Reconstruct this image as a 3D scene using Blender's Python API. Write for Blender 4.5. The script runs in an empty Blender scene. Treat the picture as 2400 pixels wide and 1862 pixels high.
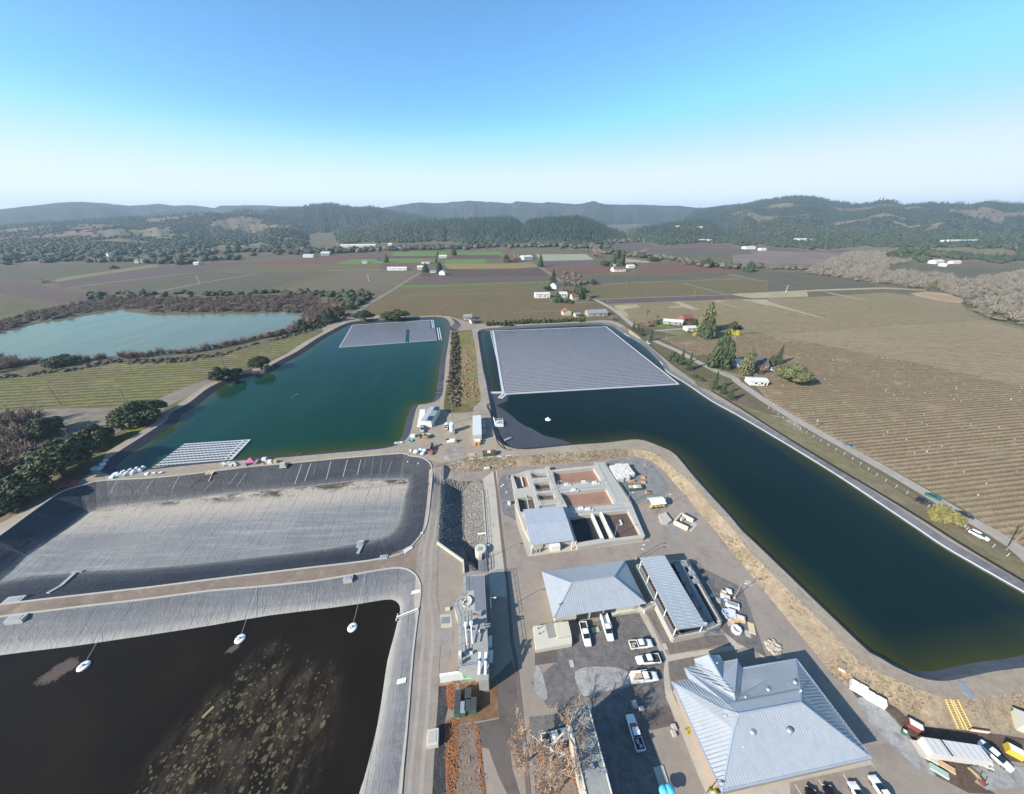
import bpy, bmesh, math, random
import numpy as np
from mathutils import Vector, Matrix, noise
from mathutils.geometry import delaunay_2d_cdt
random.seed(7); np.random.seed(7)
rad = math.radians
SC = bpy.context.scene
COL = SC.collection
# ---------------------------------------------------------------- camera, sky, sun, exposure
FPX = 809.0; TILT = rad(28.0); CAMH = 98.0        # surveyed from the photograph (2400 px wide)
SUN_EL = rad(29.0); SUN_TO = rad(30.0)            # shadows fall towards this bearing (from +X)
cam = bpy.data.cameras.new("camera"); co = bpy.data.objects.new("camera", cam); COL.objects.link(co)
co.location = (0, 0, CAMH); co.rotation_euler = (rad(90) - TILT, 0, 0)
cam.sensor_width = 36.0; cam.sensor_fit = 'HORIZONTAL'; cam.lens = 36.0 * FPX / 2400.0
cam.clip_start = 0.5; cam.clip_end = 60000
SC.camera = co
W = bpy.data.worlds.new("World"); SC.world = W; W.use_nodes = True
wn = W.node_tree; wn.nodes.clear()
sky = wn.nodes.new('ShaderNodeTexSky'); sky.sky_type = 'NISHITA'; sky.sun_disc = False
sky.sun_elevation = SUN_EL
# the lamp shines towards (cos, sin) of SUN_TO, so the sun stands at SUN_TO + 180 deg
sx, sy = -math.cos(SUN_TO), -math.sin(SUN_TO)
sky.sun_rotation = math.atan2(sx, sy)
sky.altitude = 60; sky.air_density = 0.75; sky.dust_density = 0.5; sky.ozone_density = 5.5
bg = wn.nodes.new('ShaderNodeBackground'); bg.inputs[1].default_value = 0.138
wo = wn.nodes.new('ShaderNodeOutputWorld')
wb = wn.nodes.new('ShaderNodeMix'); wb.data_type = 'RGBA'; wb.blend_type = 'MULTIPLY'; wb.inputs[0].default_value = 1.0; wb.inputs[7].default_value = (.92, 1.19, 1.12, 1)   # the camera's white balance
wn.links.new(sky.outputs[0], wb.inputs[6]); wd = wn.nodes.new('ShaderNodeMix'); wd.data_type = 'RGBA'; wd.blend_type = 'DARKEN'; wd.inputs[0].default_value = 1.0; wd.inputs[7].default_value = (2.6, 3.5, 4.4, 1)   # bright sky capped, aureole included, to cut fill light in the shadows
wn.links.new(wb.outputs[2], wd.inputs[6]); 
tcw = wn.nodes.new('ShaderNodeTexCoord'); sx_ = wn.nodes.new('ShaderNodeSeparateXYZ'); wn.links.new(tcw.outputs['Generated'], sx_.inputs[0])
mr = wn.nodes.new('ShaderNodeMapRange'); mr.interpolation_type = 'SMOOTHERSTEP'; mr.inputs[1].default_value = -.02; mr.inputs[2].default_value = .22; mr.inputs[3].default_value = .8; mr.inputs[4].default_value = 0.0; wn.links.new(sx_.outputs[2], mr.inputs[0])
wh = wn.nodes.new('ShaderNodeMix'); wh.data_type = 'RGBA'; wh.inputs[7].default_value = (4.5, 4.9, 4.95, 1)       # pale ground haze low in the sky
wn.links.new(mr.outputs[0], wh.inputs[0]); wn.links.new(wd.outputs[2], wh.inputs[6]); wn.links.new(wh.outputs[2], bg.inputs[0]); wn.links.new(bg.outputs[0], wo.inputs[0])
sl = bpy.data.lights.new("sun", 'SUN'); sl.energy = 5.0; sl.angle = rad(0.5); sl.color = (1.0, 0.94, 0.84)
so = bpy.data.objects.new("sun", sl); COL.objects.link(so)
sdir = Vector((math.cos(SUN_TO) * math.cos(SUN_EL), math.sin(SUN_TO) * math.cos(SUN_EL), -math.sin(SUN_EL)))
so.rotation_euler = sdir.to_track_quat('-Z', 'Y').to_euler(); so.location = (-120, -80, 160)
SC.view_settings.view_transform = 'Standard'; SC.view_settings.look = 'None'
SC.view_settings.exposure = 0.8; SC.view_settings.gamma = 1.0
SC.render.engine = 'CYCLES'
cy = SC.cycles
cy.use_denoising = True
try:
    cy.denoiser = 'OPENIMAGEDENOISE'; cy.denoising_input_passes = 'RGB_ALBEDO_NORMAL'; cy.denoising_prefilter = 'ACCURATE'
except Exception: pass
cy.max_bounces = 5; cy.diffuse_bounces = 2; cy.glossy_bounces = 3; cy.transmission_bounces = 2; cy.volume_bounces = 0
cy.transparent_max_bounces = 6; cy.sample_clamp_indirect = 4.0
cy.caustics_reflective = False; cy.caustics_refractive = False
# ---------------------------------------------------------------- survey: photo zoom windows -> points on the land
REG = dict(r1=(0,450,3.64),r2=(600,450,3.64),r3=(1200,450,3.64),r4=(1800,450,3.64),r5=(0,850,3.64),r6=(600,850,3.64),
 r7=(1200,850,3.64),r8=(1800,850,3.64),s1=(0,1300,3.014),s2=(500,1300,3.014),s3=(950,1050,4.84),s4=(1150,1050,5.46),
 s5=(1000,1350,3.3075),s6=(1240,1280,4.368),s7=(1540,1480,4.1208),s8=(1950,1500,4.68),t1=(1140,740,8.47),t2=(950,930,8.736),
 t3=(350,1010,6.24),t4=(780,740,7.8),t5=(1030,1320,4.706),t6=(1200,1560,4.964),t7=(1640,1320,7.06),t8=(2060,1620,6.424),
 d=(0,0,.9096),s=(0,0,1.0))
def at(r, x, y, z=0.0):
    a = REG[r]; u = a[0] + x / a[2] - 1200; v = a[1] + y / a[2] - 931
    dy = v / FPX; t = (CAMH - z) / (math.sin(TILT) + dy * math.cos(TILT))
    return Vector((u / FPX * t, (math.cos(TILT) - dy * math.sin(TILT)) * t, z))
def ray(r, x, y):
    a = REG[r]; u = a[0] + x / a[2] - 1200; v = a[1] + y / a[2] - 931; dy = v / FPX
    d = Vector((u / FPX, math.cos(TILT) - dy * math.sin(TILT), -(math.sin(TILT) + dy * math.cos(TILT))))
    return math.atan2(d.x, d.y), d.z / math.hypot(d.x, d.y)          # bearing, rise per metre
def mpp(r, x, y, z=0.0):
    """metres across one zoom pixel there"""
    a = REG[r]; v = a[1] + y / a[2] - 931; dy = v / FPX
    return (CAMH - z) / (math.sin(TILT) + dy * math.cos(TILT)) / FPX / a[2]
def P(r, s, z=0.0):
    """'x,y x,y ...' -> list of points; a third number overrides z"""
    out = []
    for w in s.split():
        q = [float(k) for k in w.split(',')]
        out.append(at(r, q[0], q[1], q[2] if len(q) > 2 else z))
    return out
def smooth(pts, n=3, closed=False):
    out = []; m = len(pts)
    rng = range(m if closed else m - 1)
    for i in rng:
        p1, p2 = pts[i], pts[(i + 1) % m]
        p0 = pts[i - 1] if (closed or i > 0) else p1
        p3 = pts[(i + 2) % m] if (closed or i + 2 < m) else p2
        for k in range(n):
            t = k / n
            out.append(0.5 * ((2 * p1) + (p2 - p0) * t + (2 * p0 - 5 * p1 + 4 * p2 - p3) * t * t + (3 * p1 - p0 - 3 * p2 + p3) * t ** 3))
    if not closed: out.append(pts[-1].copy())
    return out
def area(p): return 0.5 * sum(p[i].x * p[(i + 1) % len(p)].y - p[(i + 1) % len(p)].x * p[i].y for i in range(len(p)))
def offset(p, d, z):
    """closed polygon moved outwards by d metres"""
    s = 1 if area(p) > 0 else -1; n = len(p); out = []
    for i in range(n):
        a = p[i - 1]; b = p[(i + 1) % n]; t = Vector((b.x - a.x, b.y - a.y)); 
        if t.length < 1e-6: continue
        t.normalize(); out.append(Vector((p[i].x + s * t.y * d, p[i].y - s * t.x * d, z)))
    return out
def setz(p, z): return [Vector((q.x, q.y, z)) for q in p]
def inside(p, x, y):
    c = False; j = len(p) - 1
    for i in range(len(p)):
        a, b = p[i], p[j]
        if (a.y > y) != (b.y > y) and x < (b.x - a.x) * (y - a.y) / (b.y - a.y) + a.x: c = not c
        j = i
    return c
def ribbon(line, w, w2=None):
    """a strip polygon of width w about a polyline"""
    w2 = w2 or w; L = []; R = []; n = len(line)
    for i, q in enumerate(line):
        t = line[min(i + 1, n - 1)] - line[max(i - 1, 0)]; t = Vector((t.x, t.y, 0)).normalized(); k = (w + (w2 - w) * i / max(1, n - 1)) / 2
        L.append(Vector((q.x - t.y * k, q.y + t.x * k, q.z))); R.append(Vector((q.x + t.y * k, q.y - t.x * k, q.z)))
    return L + R[::-1]
# ---------------------------------------------------------------- materials
def lin(c):
    return tuple(((k / 255.0) / 12.92 if k <= 10 else (((k / 255.0) + .055) / 1.055) ** 2.4) for k in c) + (1,)
MATS = {}
class NT:
    def __init__(s, name):
        s.m = bpy.data.materials.new(name); s.m.use_nodes = True; s.t = s.m.node_tree; s.t.nodes.clear()
        s.out = s.n('ShaderNodeOutputMaterial'); s.b = s.n('ShaderNodeBsdfPrincipled'); s.l(s.b.outputs[0], s.out.inputs[0])
        s.tc = s.n('ShaderNodeTexCoord')
    def n(s, k): return s.t.nodes.new(k)
    def l(s, a, b): s.t.links.new(a, b)
    def noise(s, scale, detail=4, rough=.6, vec=None, dist=0.0):
        q = s.n('ShaderNodeTexNoise'); q.inputs['Scale'].default_value = scale; q.inputs['Detail'].default_value = detail
        q.inputs['Roughness'].default_value = rough; q.inputs['Distortion'].default_value = dist
        s.l(vec if vec is not None else s.tc.outputs['Object'], q.inputs['Vector']); return q.outputs['Fac']
    def ramp(s, f, a, b, ca=(0,0,0,1), cb=(1,1,1,1)):
        q = s.n('ShaderNodeValToRGB'); q.color_ramp.elements[0].position = a; q.color_ramp.elements[1].position = b
        q.color_ramp.elements[0].color = ca; q.color_ramp.elements[1].color = cb; s.l(f, q.inputs[0]); return q.outputs[0]
    def mix(s, f, a, b, mode='MIX'):
        q = s.n('ShaderNodeMix'); q.data_type = 'RGBA'; q.blend_type = mode
        for sock, v in ((q.inputs[0], f), (q.inputs[6], a), (q.inputs[7], b)):
            if isinstance(v, (tuple, list)): sock.default_value = v
            elif isinstance(v, (int, float)): sock.default_value = v
            else: s.l(v, sock)
        return q.outputs[2]
    def math(s, op, a, b=None):
        q = s.n('ShaderNodeMath'); q.operation = op
        for i, v in ((0, a), (1, b)):
            if v is None: continue
            if isinstance(v, (int, float)): q.inputs[i].default_value = v
            else: s.l(v, q.inputs[i])
        return q.outputs[0]
    def mapped(s, rz=0, scale=(1,1,1), loc=(0,0,0)):
        q = s.n('ShaderNodeMapping'); q.inputs['Rotation'].default_value = (0, 0, rz); q.inputs['Scale'].default_value = scale
        q.inputs['Location'].default_value = loc; s.l(s.tc.outputs['Object'], q.inputs[0]); return q.outputs[0]
    def wave(s, rz, period, dist=0.0):
        """0..1 rows running along the bearing rz, one every period metres"""
        q = s.n('ShaderNodeTexWave'); q.wave_type = 'BANDS'; q.bands_direction = 'Y'; q.wave_profile = 'SIN'
        q.inputs['Scale'].default_value = 2 * math.pi / (20.0 * period); q.inputs['Distortion'].default_value = dist
        q.inputs['Detail'].default_value = 1.0; q.inputs['Detail Scale'].default_value = 3.0
        s.l(s.mapped(-rz), q.inputs[0]); return q.outputs['Fac']
    def bump(s, h, strength, dist):
        q = s.n('ShaderNodeBump'); q.inputs['Strength'].default_value = strength; q.inputs['Distance'].default_value = dist
        s.l(h, q.inputs['Height']); s.l(q.outputs[0], s.b.inputs['Normal'])
    def fin(s, col, rough=.85, spec=.25, metal=0):
        if isinstance(col, tuple): s.b.inputs['Base Color'].default_value = col
        else: s.l(col, s.b.inputs['Base Color'])
        if isinstance(rough, (int, float)): s.b.inputs['Roughness'].default_value = rough
        else: s.l(rough, s.b.inputs['Roughness'])
        s.b.inputs['Specular IOR Level'].default_value = spec; s.b.inputs['Metallic'].default_value = metal
        MATS[s.m.name] = s.m; return s.m
def sc4(c, k): return (min(1, c[0] * k), min(1, c[1] * k), min(1, c[2] * k), 1)
def mat(name, c, rough=.6, spec=.35, metal=0, var=.12, scale=1.5, bump=0.0, bscale=None):
    """a plain painted / cast / woven surface with soft wear; c is the real base colour (linear)"""
    if name in MATS: return MATS[name]
    k = NT(name); f = k.noise(scale, 5, .65); f2 = k.ramp(k.noise(scale * .23, 3, .5), .35, .7)
    col = k.mix(f, sc4(c, 1 - var), sc4(c, 1 + var)); col = k.mix(k.math('MULTIPLY', f2, var * 1.2), col, sc4(c, .55))
    if bump: k.bump(k.noise(bscale or scale * 4, 4), bump, .05)
    return k.fin(col, rough, spec, metal)
def gmat(name, c1, c2, s1=.03, c3=None, s2=.2, t3=(.5, .7), fine=.25, fs=3.0, bump=.4, bs=2.0, bd=.1, rows=None, rough=.92, spec=.12):
    """open ground: two broad tones, patches of a third, fine grain, optional planted rows (bearing, period, colour, cover)"""
    if name in MATS: return MATS[name]
    k = NT(name); q_ = .86; c1 = tuple(x * q_ for x in c1); c2 = tuple(x * q_ for x in c2); c3 = c3 and tuple(x * q_ for x in c3)
    if rows: rows = (rows[0], rows[1], tuple(x * q_ for x in rows[2])) + tuple(rows[3:])
    col = k.mix(k.ramp(k.noise(s1, 5, .6), .35, .65), c1 + (1,), c2 + (1,))
    if c3: col = k.mix(k.ramp(k.noise(s2, 6, .65), *t3), col, c3 + (1,))
    h = k.noise(bs, 5, .7)
    if rows:
        w = k.wave(rad(rows[0]), rows[1], rows[4] if len(rows) > 4 else .6)
        g = k.math('MULTIPLY', k.ramp(w, 1 - rows[3] * 1.25, 1 - rows[3] * .6), k.ramp(k.noise(rows[1] * .35, 4, .7), .25, .6))
        st = k.ramp(k.noise(1.0, 4, .65, k.mapped(-rad(rows[0]), (.012, .3, 1))), .3, .7, (.88, .88, .88, 1), (1.12, 1.12, 1.12, 1)); col = k.mix(1.0, k.mix(g, col, rows[2] + (1,)), st, 'MULTIPLY'); h = k.math('ADD', h, k.math('MULTIPLY', w, .7))
    f = k.ramp(k.noise(fs, 6, .75), .25, .75, (1 - fine,) * 3 + (1,), (1 + fine,) * 3 + (1,))
    col = k.mix(1.0, col, f, 'MULTIPLY')
    mid = k.ramp(k.noise(fs * .22, 5, .7), .3, .7, (1 - fine * .7,) * 3 + (1,), (1 + fine * .7,) * 3 + (1,)); col = k.mix(1.0, col, mid, 'MULTIPLY')
    k.bump(h, bump, bd)
    return k.fin(col, rough, spec)
# ---------------------------------------------------------------- mesh building
class MB:
    def __init__(s): s.v = []; s.f = []
    def add(s, vs, fs):
        o = len(s.v); s.v += [tuple(q) for q in vs]; s.f += [tuple(i + o for i in f) for f in fs]; return s
    def box(s, c, d, rz=0.0, top=1.0):
        cs, sn = math.cos(rz), math.sin(rz); vs = []
        for z, k in ((-.5, 1), (.5, top)):
            for x, y in ((-.5, -.5), (.5, -.5), (.5, .5), (-.5, .5)):
                X, Y = x * d[0] * k, y * d[1] * k
                vs.append((c[0] + X * cs - Y * sn, c[1] + X * sn + Y * cs, c[2] + z * d[2]))
        return s.add(vs, [(3,2,1,0),(4,5,6,7),(0,1,5,4),(1,2,6,5),(2,3,7,6),(3,0,4,7)])
    def beam(s, a, b, w, h):
        """a rectangular bar from a to b"""
        a = Vector(a); b = Vector(b); t = (b - a).normalized()
        r = t.cross(Vector((0,0,1))); r = Vector((1,0,0)) if r.length < 1e-4 else r.normalized(); u = r.cross(t)
        vs = []
        for q in (a, b):
            for i, j in ((-1,-1),(1,-1),(1,1),(-1,1)): vs.append(q + r * i * w / 2 + u * j * h / 2)
        return s.add(vs, [(3,2,1,0),(4,5,6,7),(0,1,5,4),(1,2,6,5),(2,3,7,6),(3,0,4,7)])
    def tube(s, a, b, r0, r1=None, n=8, cap=True):
        a = Vector(a); b = Vector(b); r1 = r0 if r1 is None else r1; t = (b - a)
        if t.length < 1e-6: return s
        t.normalize(); x = t.orthogonal().normalized(); y = t.cross(x); vs = []
        for q, r in ((a, r0), (b, r1)):
            for i in range(n):
                an = 2 * math.pi * i / n; vs.append(q + x * math.cos(an) * r + y * math.sin(an) * r)
        fs = [(i, (i + 1) % n, n + (i + 1) % n, n + i) for i in range(n)]
        if cap: fs += [tuple(range(n - 1, -1, -1)), tuple(range(n, 2 * n))]
        return s.add(vs, fs)
    def path(s, pts, r, n=6):
        for i in range(len(pts) - 1): s.tube(pts[i], pts[i + 1], r, r, n)
        return s
    def prism(s, poly, z0, z1, bottom=False):
        n = len(poly); q = list(poly)
        if area([Vector((a[0], a[1], 0)) for a in q]) < 0: q = q[::-1]
        vs = [(a[0], a[1], z0) for a in q] + [(a[0], a[1], z1) for a in q]
        fs = [(i, (i + 1) % n, n + (i + 1) % n, n + i) for i in range(n)] + [tuple(range(n, 2 * n))]
        if bottom: fs.append(tuple(range(n - 1, -1, -1)))
        return s.add(vs, fs)
    def loft(s, rings, cap=True):
        n = len(rings[0]); vs = [p for r in rings for p in r]; fs = []
        for k in range(len(rings) - 1):
            for i in range(n): fs.append((k * n + i, k * n + (i + 1) % n, (k + 1) * n + (i + 1) % n, (k + 1) * n + i))
        if cap: fs += [tuple(range(n - 1, -1, -1)), tuple((len(rings) - 1) * n + i for i in range(n))]
        return s.add(vs, fs)
    def lathe(s, prof, c=(0,0,0), n=16):
        vs = []; fs = []
        for r, z in prof:
            for i in range(n): an = 2 * math.pi * i / n; vs.append((c[0] + r * math.cos(an), c[1] + r * math.sin(an), c[2] + z))
        for k in range(len(prof) - 1):
            for i in range(n): fs.append((k * n + i, k * n + (i + 1) % n, (k + 1) * n + (i + 1) % n, (k + 1) * n + i))
        fs.append(tuple((len(prof) - 1) * n + i for i in range(n))); fs.append(tuple(range(n - 1, -1, -1)))
        return s.add(vs, fs)
    def build(s, name, m, parent=None, smooth=False):
        me = bpy.data.meshes.new(name); me.from_pydata(s.v, [], s.f); me.validate(clean_customdata=False)
        if m: me.materials.append(m)
        if smooth: me.polygons.foreach_set('use_smooth', [True] * len(me.polygons))
        return link(name, me, parent)
def link(name, me, parent=None):
    o = bpy.data.objects.new(name, me); COL.objects.link(o)
    if parent is not None: o.parent = parent
    return o
def np_mesh(name, V, F, m, parent=None, smooth=False):
    """V (n,3) floats, F (k,3 or 4) ints"""
    V = np.asarray(V, np.float32); F = np.asarray(F, np.int32); me = bpy.data.meshes.new(name)
    me.vertices.add(len(V)); me.vertices.foreach_set('co', V.ravel()); q = F.shape[1]
    me.loops.add(F.size); me.loops.foreach_set('vertex_index', F.ravel())
    me.polygons.add(len(F)); me.polygons.foreach_set('loop_start', np.arange(len(F), dtype=np.int32) * q)
    try: me.polygons.foreach_set('loop_total', np.full(len(F), q, np.int32))
    except Exception: pass
    if smooth: me.polygons.foreach_set('use_smooth', np.ones(len(F), bool))
    me.update(calc_edges=True); me.materials.append(m)
    return link(name, me, parent)
def tag(o, label=None, cat=None, group=None, kind=None):
    if label: o['label'] = label
    if cat: o['category'] = cat
    if group: o['group'] = group
    if kind: o['kind'] = kind
    return o
def thing(name, label, cat, loc=(0,0,0), rz=0.0, group=None):
    o = bpy.data.objects.new(name, None); COL.objects.link(o); o.location = loc; o.rotation_euler = (0, 0, rz); o.empty_display_size = .5
    return tag(o, label, cat, group)
def copy_tree(o, parent=None):
    c = o.copy(); COL.objects.link(c)
    if parent is not None: c.parent = parent
    for ch in list(o.children): copy_tree(ch, c)
    return c
def struct(o): return tag(o, kind='structure')
# ================================================================ LAND: one triangulated sheet, cut into zones
ZC, ZW = 3.0, 1.3            # crest of the two big ponds, their water
LW = smooth(P('r2', '1535,1088 1600,1108 1622,1165 1602,1290 1572,1450 1552,1620', ZW)
   + P('r6', '1544,190 1535,280 1490,338 1360,360 1312,408 1280,500 1240,640 1175,695 1050,720 700,750 300,785 0,806', ZW)
   + P('r5', '1750,845 1330,890 1040,925 1000,880 1110,785 1250,690 1400,590 1520,505 1545,450 1620,405 1720,340 1850,235 2000,165 2150,112', ZW)
   + P('r2', '70,1570 150,1530 250,1460 400,1380 560,1270 700,1190 790,1145 870,1125 1080,1112 1310,1100', ZW), 3, True)
RW = smooth(P('r2', '1925,1200 1925,1280 1955,1450 1975,1560', ZW) + P('r6', '1987,140 2012,260 2040,400 2052,500 2068,600 2110,680 2184,722', ZW)
   + P('r7', '100,738 250,728 500,702 800,682 1000,657 1120,665 1250,710 1400,780 1500,885 1600,1005 1750,1170 1900,1330 2000,1450 2150,1590', ZW)
   + P('s8', '300,0 480,140 700,260 900,335 1100,345 1300,305 1600,245 2106,165', ZW) + P('d', '2290,1352 2318,1362 2310,1340 2250,1305', ZW)
   + P('r8', '1560,1620 1280,1435 920,1193 620,993 300,793 0,612', ZW) + P('r7', '1900,445 1700,335 1480,185 1320,85', ZW)
   + P('r3', '1280,1480 1200,1392 1100,1300 950,1212 870,1158 800,1138 700,1134 400,1146 0,1168', ZW) + P('r2', '2050,1182', ZW), 3, True)
L_in, L_out, L_toe = offset(LW, 4.2, ZC), offset(LW, 8.8, ZC), offset(LW, 15, 0)
R_in = offset(RW, 2.6, ZC)
# outer edge of the embankment road round the right-hand pond
R_left = P('r2', '1842,1182 1868,1300 1885,1420 1890,1540', ZC) + P('r6', '1895,140 1918,300 1900,345 1840,385', ZC)
R_top = P('r2', '1850,1175 1960,1150 2150,1136', ZC) + P('r3', '150,1128 400,1117 640,1103 830,1097 950,1140 1100,1250 1250,1378 1400,1500 1550,1612', ZC)
R_bank = P('r7', '1700,243 1950,392', ZC) + P('r8', '0,543 250,697 500,850 900,1088 1290,1325 1620,1535', ZC) + P('d', '2183,1241 2270,1292 2385,1362 2400,1420 2330,1468', ZC)
R_yard = P('r6', '1800,812 2000,805', ZC) + P('r7', '0,800 300,780 560,766 900,735 1100,745 1250,798 1380,905 1500,1000 1700,1225 1900,1438 2040,1620', ZC) + P('s8', '80,0 210,150 400,290 700,440 1000,560 1300,640 1700,620 2106,570', ZC)
R_toe = P('s3', '430,175,2.2 470,232,1 560,262,.3') + P('s3', '650,276 900,262 1170,232') + P('r7', '130,885 300,872 700,840 1000,805 1140,820 1230,868 1300,930 1400,1048 1500,1160 1600,1285 1700,1395 1890,1630') + P('s7', '1450,120 1660,372') + P('s8', '150,500 600,690 870,840 1010,945 1400,985 1720,1025 2106,1040')
R_road_toe = P('r3', '1010,1215 1120,1290 1250,1400 1400,1530') + P('r7', '1500,90 1750,215 2000,370') + P('r8', '0,440 190,520 380,640 740,855 1180,1135 1680,1435 1990,1612') + P('d', '2200,1205 2330,1290')
A_top = P('s', '-70,1300,2 -10,1263,2.4') + P('r5', '200,1330 420,1172 560,1090 760,1035 900,1006 1300,985 1700,945 2150,888', ZC) + P('r6', '300,860 700,820 1000,795 1255,776 1310,797 1400,808 1460,835,2.9 1495,880,2.7 1503,950,2.2 1490,1100,1 1475,1250,.4 1455,1380,0 1420,1450,0 1370,1520,0 1310,1580,0 1230,1636,0', ZC)
A_bot = P('s2', '1100,45 700,92 0,176') + P('s1', '1100,228 600,285 0,356') + P('s', '-120,1440 -200,1448')
A_crest = smooth(A_top + A_bot, 2, True)
ZA = -3.4
A_toe = smooth(P('s1', '0,190 90,112 195,8', ZA) + P('r5', '400,1540 540,1440 700,1318 760,1282 950,1240 1500,1182 1850,1135 2150,1105', ZA)
   + P('r6', '350,1072 800,1022 1000,1006 1240,1000 1290,1018 1280,1080 1250,1170 1220,1280 1180,1400 1100,1480 960,1525 600,1590 200,1640', ZA)
   + P('s1', '1507,55 1200,85 900,108 700,112 500,132 200,155 60,180', ZA), 2, True)
B_crest = smooth(P('s', '-560,1530 -150,1462') + P('s1', '0,441 600,366 1000,321 1480,258') + P('s2', '300,231 700,190 950,151 1200,107 1320,96 1400,120 1450,180 1465,265 1440,450 1410,700 1385,1000 1360,1300 1340,1500 1325,1690') + P('s', '925,1990 905,2210 -560,2210'), 2, True)
ZB = -2.8
B_water = smooth(P('s', '-330,1585', ZB) + P('s1', '0,712 500,650 800,606 1100,562 1480,503', ZB) + P('s2', '400,430 800,381 1050,346 1200,321 1270,321 1310,350 1320,395 1300,480 1270,600 1230,750 1200,950 1160,1200 1100,1450 1060,1600 1030,1690', ZB) + P('s', '810,1990 775,2110 -330,2110', ZB), 2, True)
PIT = smooth(P('s3', '410,400 445,358 560,348 760,350 850,362 880,420 895,600 910,900 925,1060 935,1200 960,1400 830,1395 672,1400 660,1275 370,1065 385,800 400,600'), 1, True)
PITZ = -4.6
PIT_floor = P('s3', '610,505 660,500 668,760 672,980 700,1100 800,1220 815,1330 715,1330 690,1180 640,1060 632,900 628,700', PITZ)
lake = smooth(P('s', '-420,860 -250,815 -100,795', -.6) + P('r1', '0,1205 300,1130 600,1080 900,1030 1010,1005 1250,1045 1500,1050 1850,1042 2150,1040', -.6) + P('r2', '200,1028 400,1022 400,1060 340,1140 250,1180 60,1205', -.6)
   + P('r1', '1850,1330 1500,1380 1200,1400 900,1418 650,1440 440,1462 200,1440 0,1405', -.6) + P('s', '-120,842 -350,900', -.6), 2, True)
lake_bank = offset(lake, 5, 0)
swale = P('r2', '1738,1230,1.4 1745,1400,.8 1760,1620,.8') + P('r6', '1765,180,.8 1745,360,1.6')
swale_edge = P('r2', '1668,1185 1662,1300 1648,1480 1641,1600', ZC) + P('r6', '1636,185 1622,230 1600,380 1640,425 1740,432 1850,420', ZC)
pad_low = P('r6', '1508,900,2.6 1600,890,2.6')
road_e = P('r6', '1600,985,.9 1580,1050,.3 1560,1200,0')
LINES = [(LW, 1), (L_in, 1), (RW, 1), (R_in, 1), (A_crest, 1), (A_toe, 1), (B_crest, 1), (B_water, 1), (PIT, 1), (PIT_floor, 1), (lake, 1), (lake_bank, 1),
 (smooth(R_left), 0), (smooth(R_top), 0), (smooth(R_bank), 0), (smooth(R_yard), 0), (smooth(R_toe), 0), (smooth(R_road_toe), 0), (swale, 0), (smooth(swale_edge), 0), (pad_low, 0), (road_e, 0)]
bank2 = [q.copy() for q in R_bank[:-2]]
for q in bank2: q.x += .62; q.y += .5; q.z = 2.1                     # a steep little scarp beside the right-hand road
LINES.append((smooth(bank2), 0))
for ring, z in ((L_out, ZC), (L_toe, 0)):                             # outside of the left-hand pond, only its left and far sides
    run = []
    far_y = at('r5', 900, 1000).y + 14
    for q in ring + ring[:1]:
        e = max(i.x for i in LW)
        ok = q.y > far_y and not (q.x > -72 and q.y < 330) and not (q.x > -100 and q.y < 180) and q.x < e - 3
        if ok: run.append(q)
        elif len(run) > 1: LINES.append((run, 0)); run = []
    if len(run) > 1: LINES.append((run, 0))
R_head = [q + Vector((-.139 * 7, .99 * 7, -ZC)) for q in smooth(R_top[:9], 2)]; R_head = [R_head[0] + Vector((-16, -2, 0))] + R_head
LINES.append((R_head, 0))
RW_shore = [offset(RW, -3, ZW), offset(RW, -9, ZW)]; LW_shore = [offset(LW, -3, ZW), offset(LW, -9, ZW)]
LINES += [(q, 1) for q in RW_shore + LW_shore]
FAR = 9000
BOX = [Vector((-FAR, -400, 0)), Vector((FAR, -400, 0)), Vector((FAR, FAR, 0)), Vector((-FAR, FAR, 0))]
LINES.append((BOX, 1))
cv, ce, cz = [], [], []
for pts, closed in LINES:
    b = len(cv); n = len(pts)
    for q in pts: cv.append(Vector((q.x, q.y))); cz.append(q.z)
    ce += [(b + i, b + (i + 1) % n) for i in range(n if closed else n - 1)]
for sp_, lim in ((90, 1500), (600, FAR)):                              # keep the open ground in moderate triangles
    for gx in range(-lim, lim + 1, sp_):
        for gy in range(-330, lim, sp_):
            if (-640 < gx < 420 and -260 < gy < 520) or (lim == FAR and abs(gx) < 1500 and gy < 1500) or gy > FAR - 50: continue
            cv.append(Vector((gx + .37, gy + .61))); cz.append(0.0)
_keep = [offset(lake_bank, 8, 0), offset(L_toe, 6, 0), offset(RW, 27, 0), offset(A_crest, 10, 0), offset(B_crest, 10, 0), P('r6', '1200,300 2184,300 2184,1638 1200,1638')] + [[q for q in P('s', '1100,1090 1640,900 1900,1040 2400,1300 2700,2000 900,2100 950,1300')]]
for gx in range(-640, 421, 24):
    for gy in range(-250, 521, 24):
        x, y = gx + .33, gy + .21
        if not any(inside(k, x, y) for k in _keep): cv.append(Vector((x, y))); cz.append(0.0)
ov_, oe_, of_, orv, ore, orf = delaunay_2d_cdt(cv, ce, [], 0, 1e-3)
TZ = [None] * len(ov_)
for i, o in enumerate(orv):
    if o: TZ[i] = cz[o[0]]
for (a, b), src in zip(oe_, ore):
    for i in (a, b):
        if TZ[i] is None and src:
            for e in src:
                if e < len(ce):
                    p, q = cv[ce[e][0]], cv[ce[e][1]]; L = (q - p).length
                    t = 0 if L < 1e-6 else max(0, min(1, (ov_[i] - p).length / L)); TZ[i] = cz[ce[e][0]] * (1 - t) + cz[ce[e][1]] * t; break
TV = [Vector((v.x, v.y, z or 0.0)) for v, z in zip(ov_, TZ)]
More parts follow.
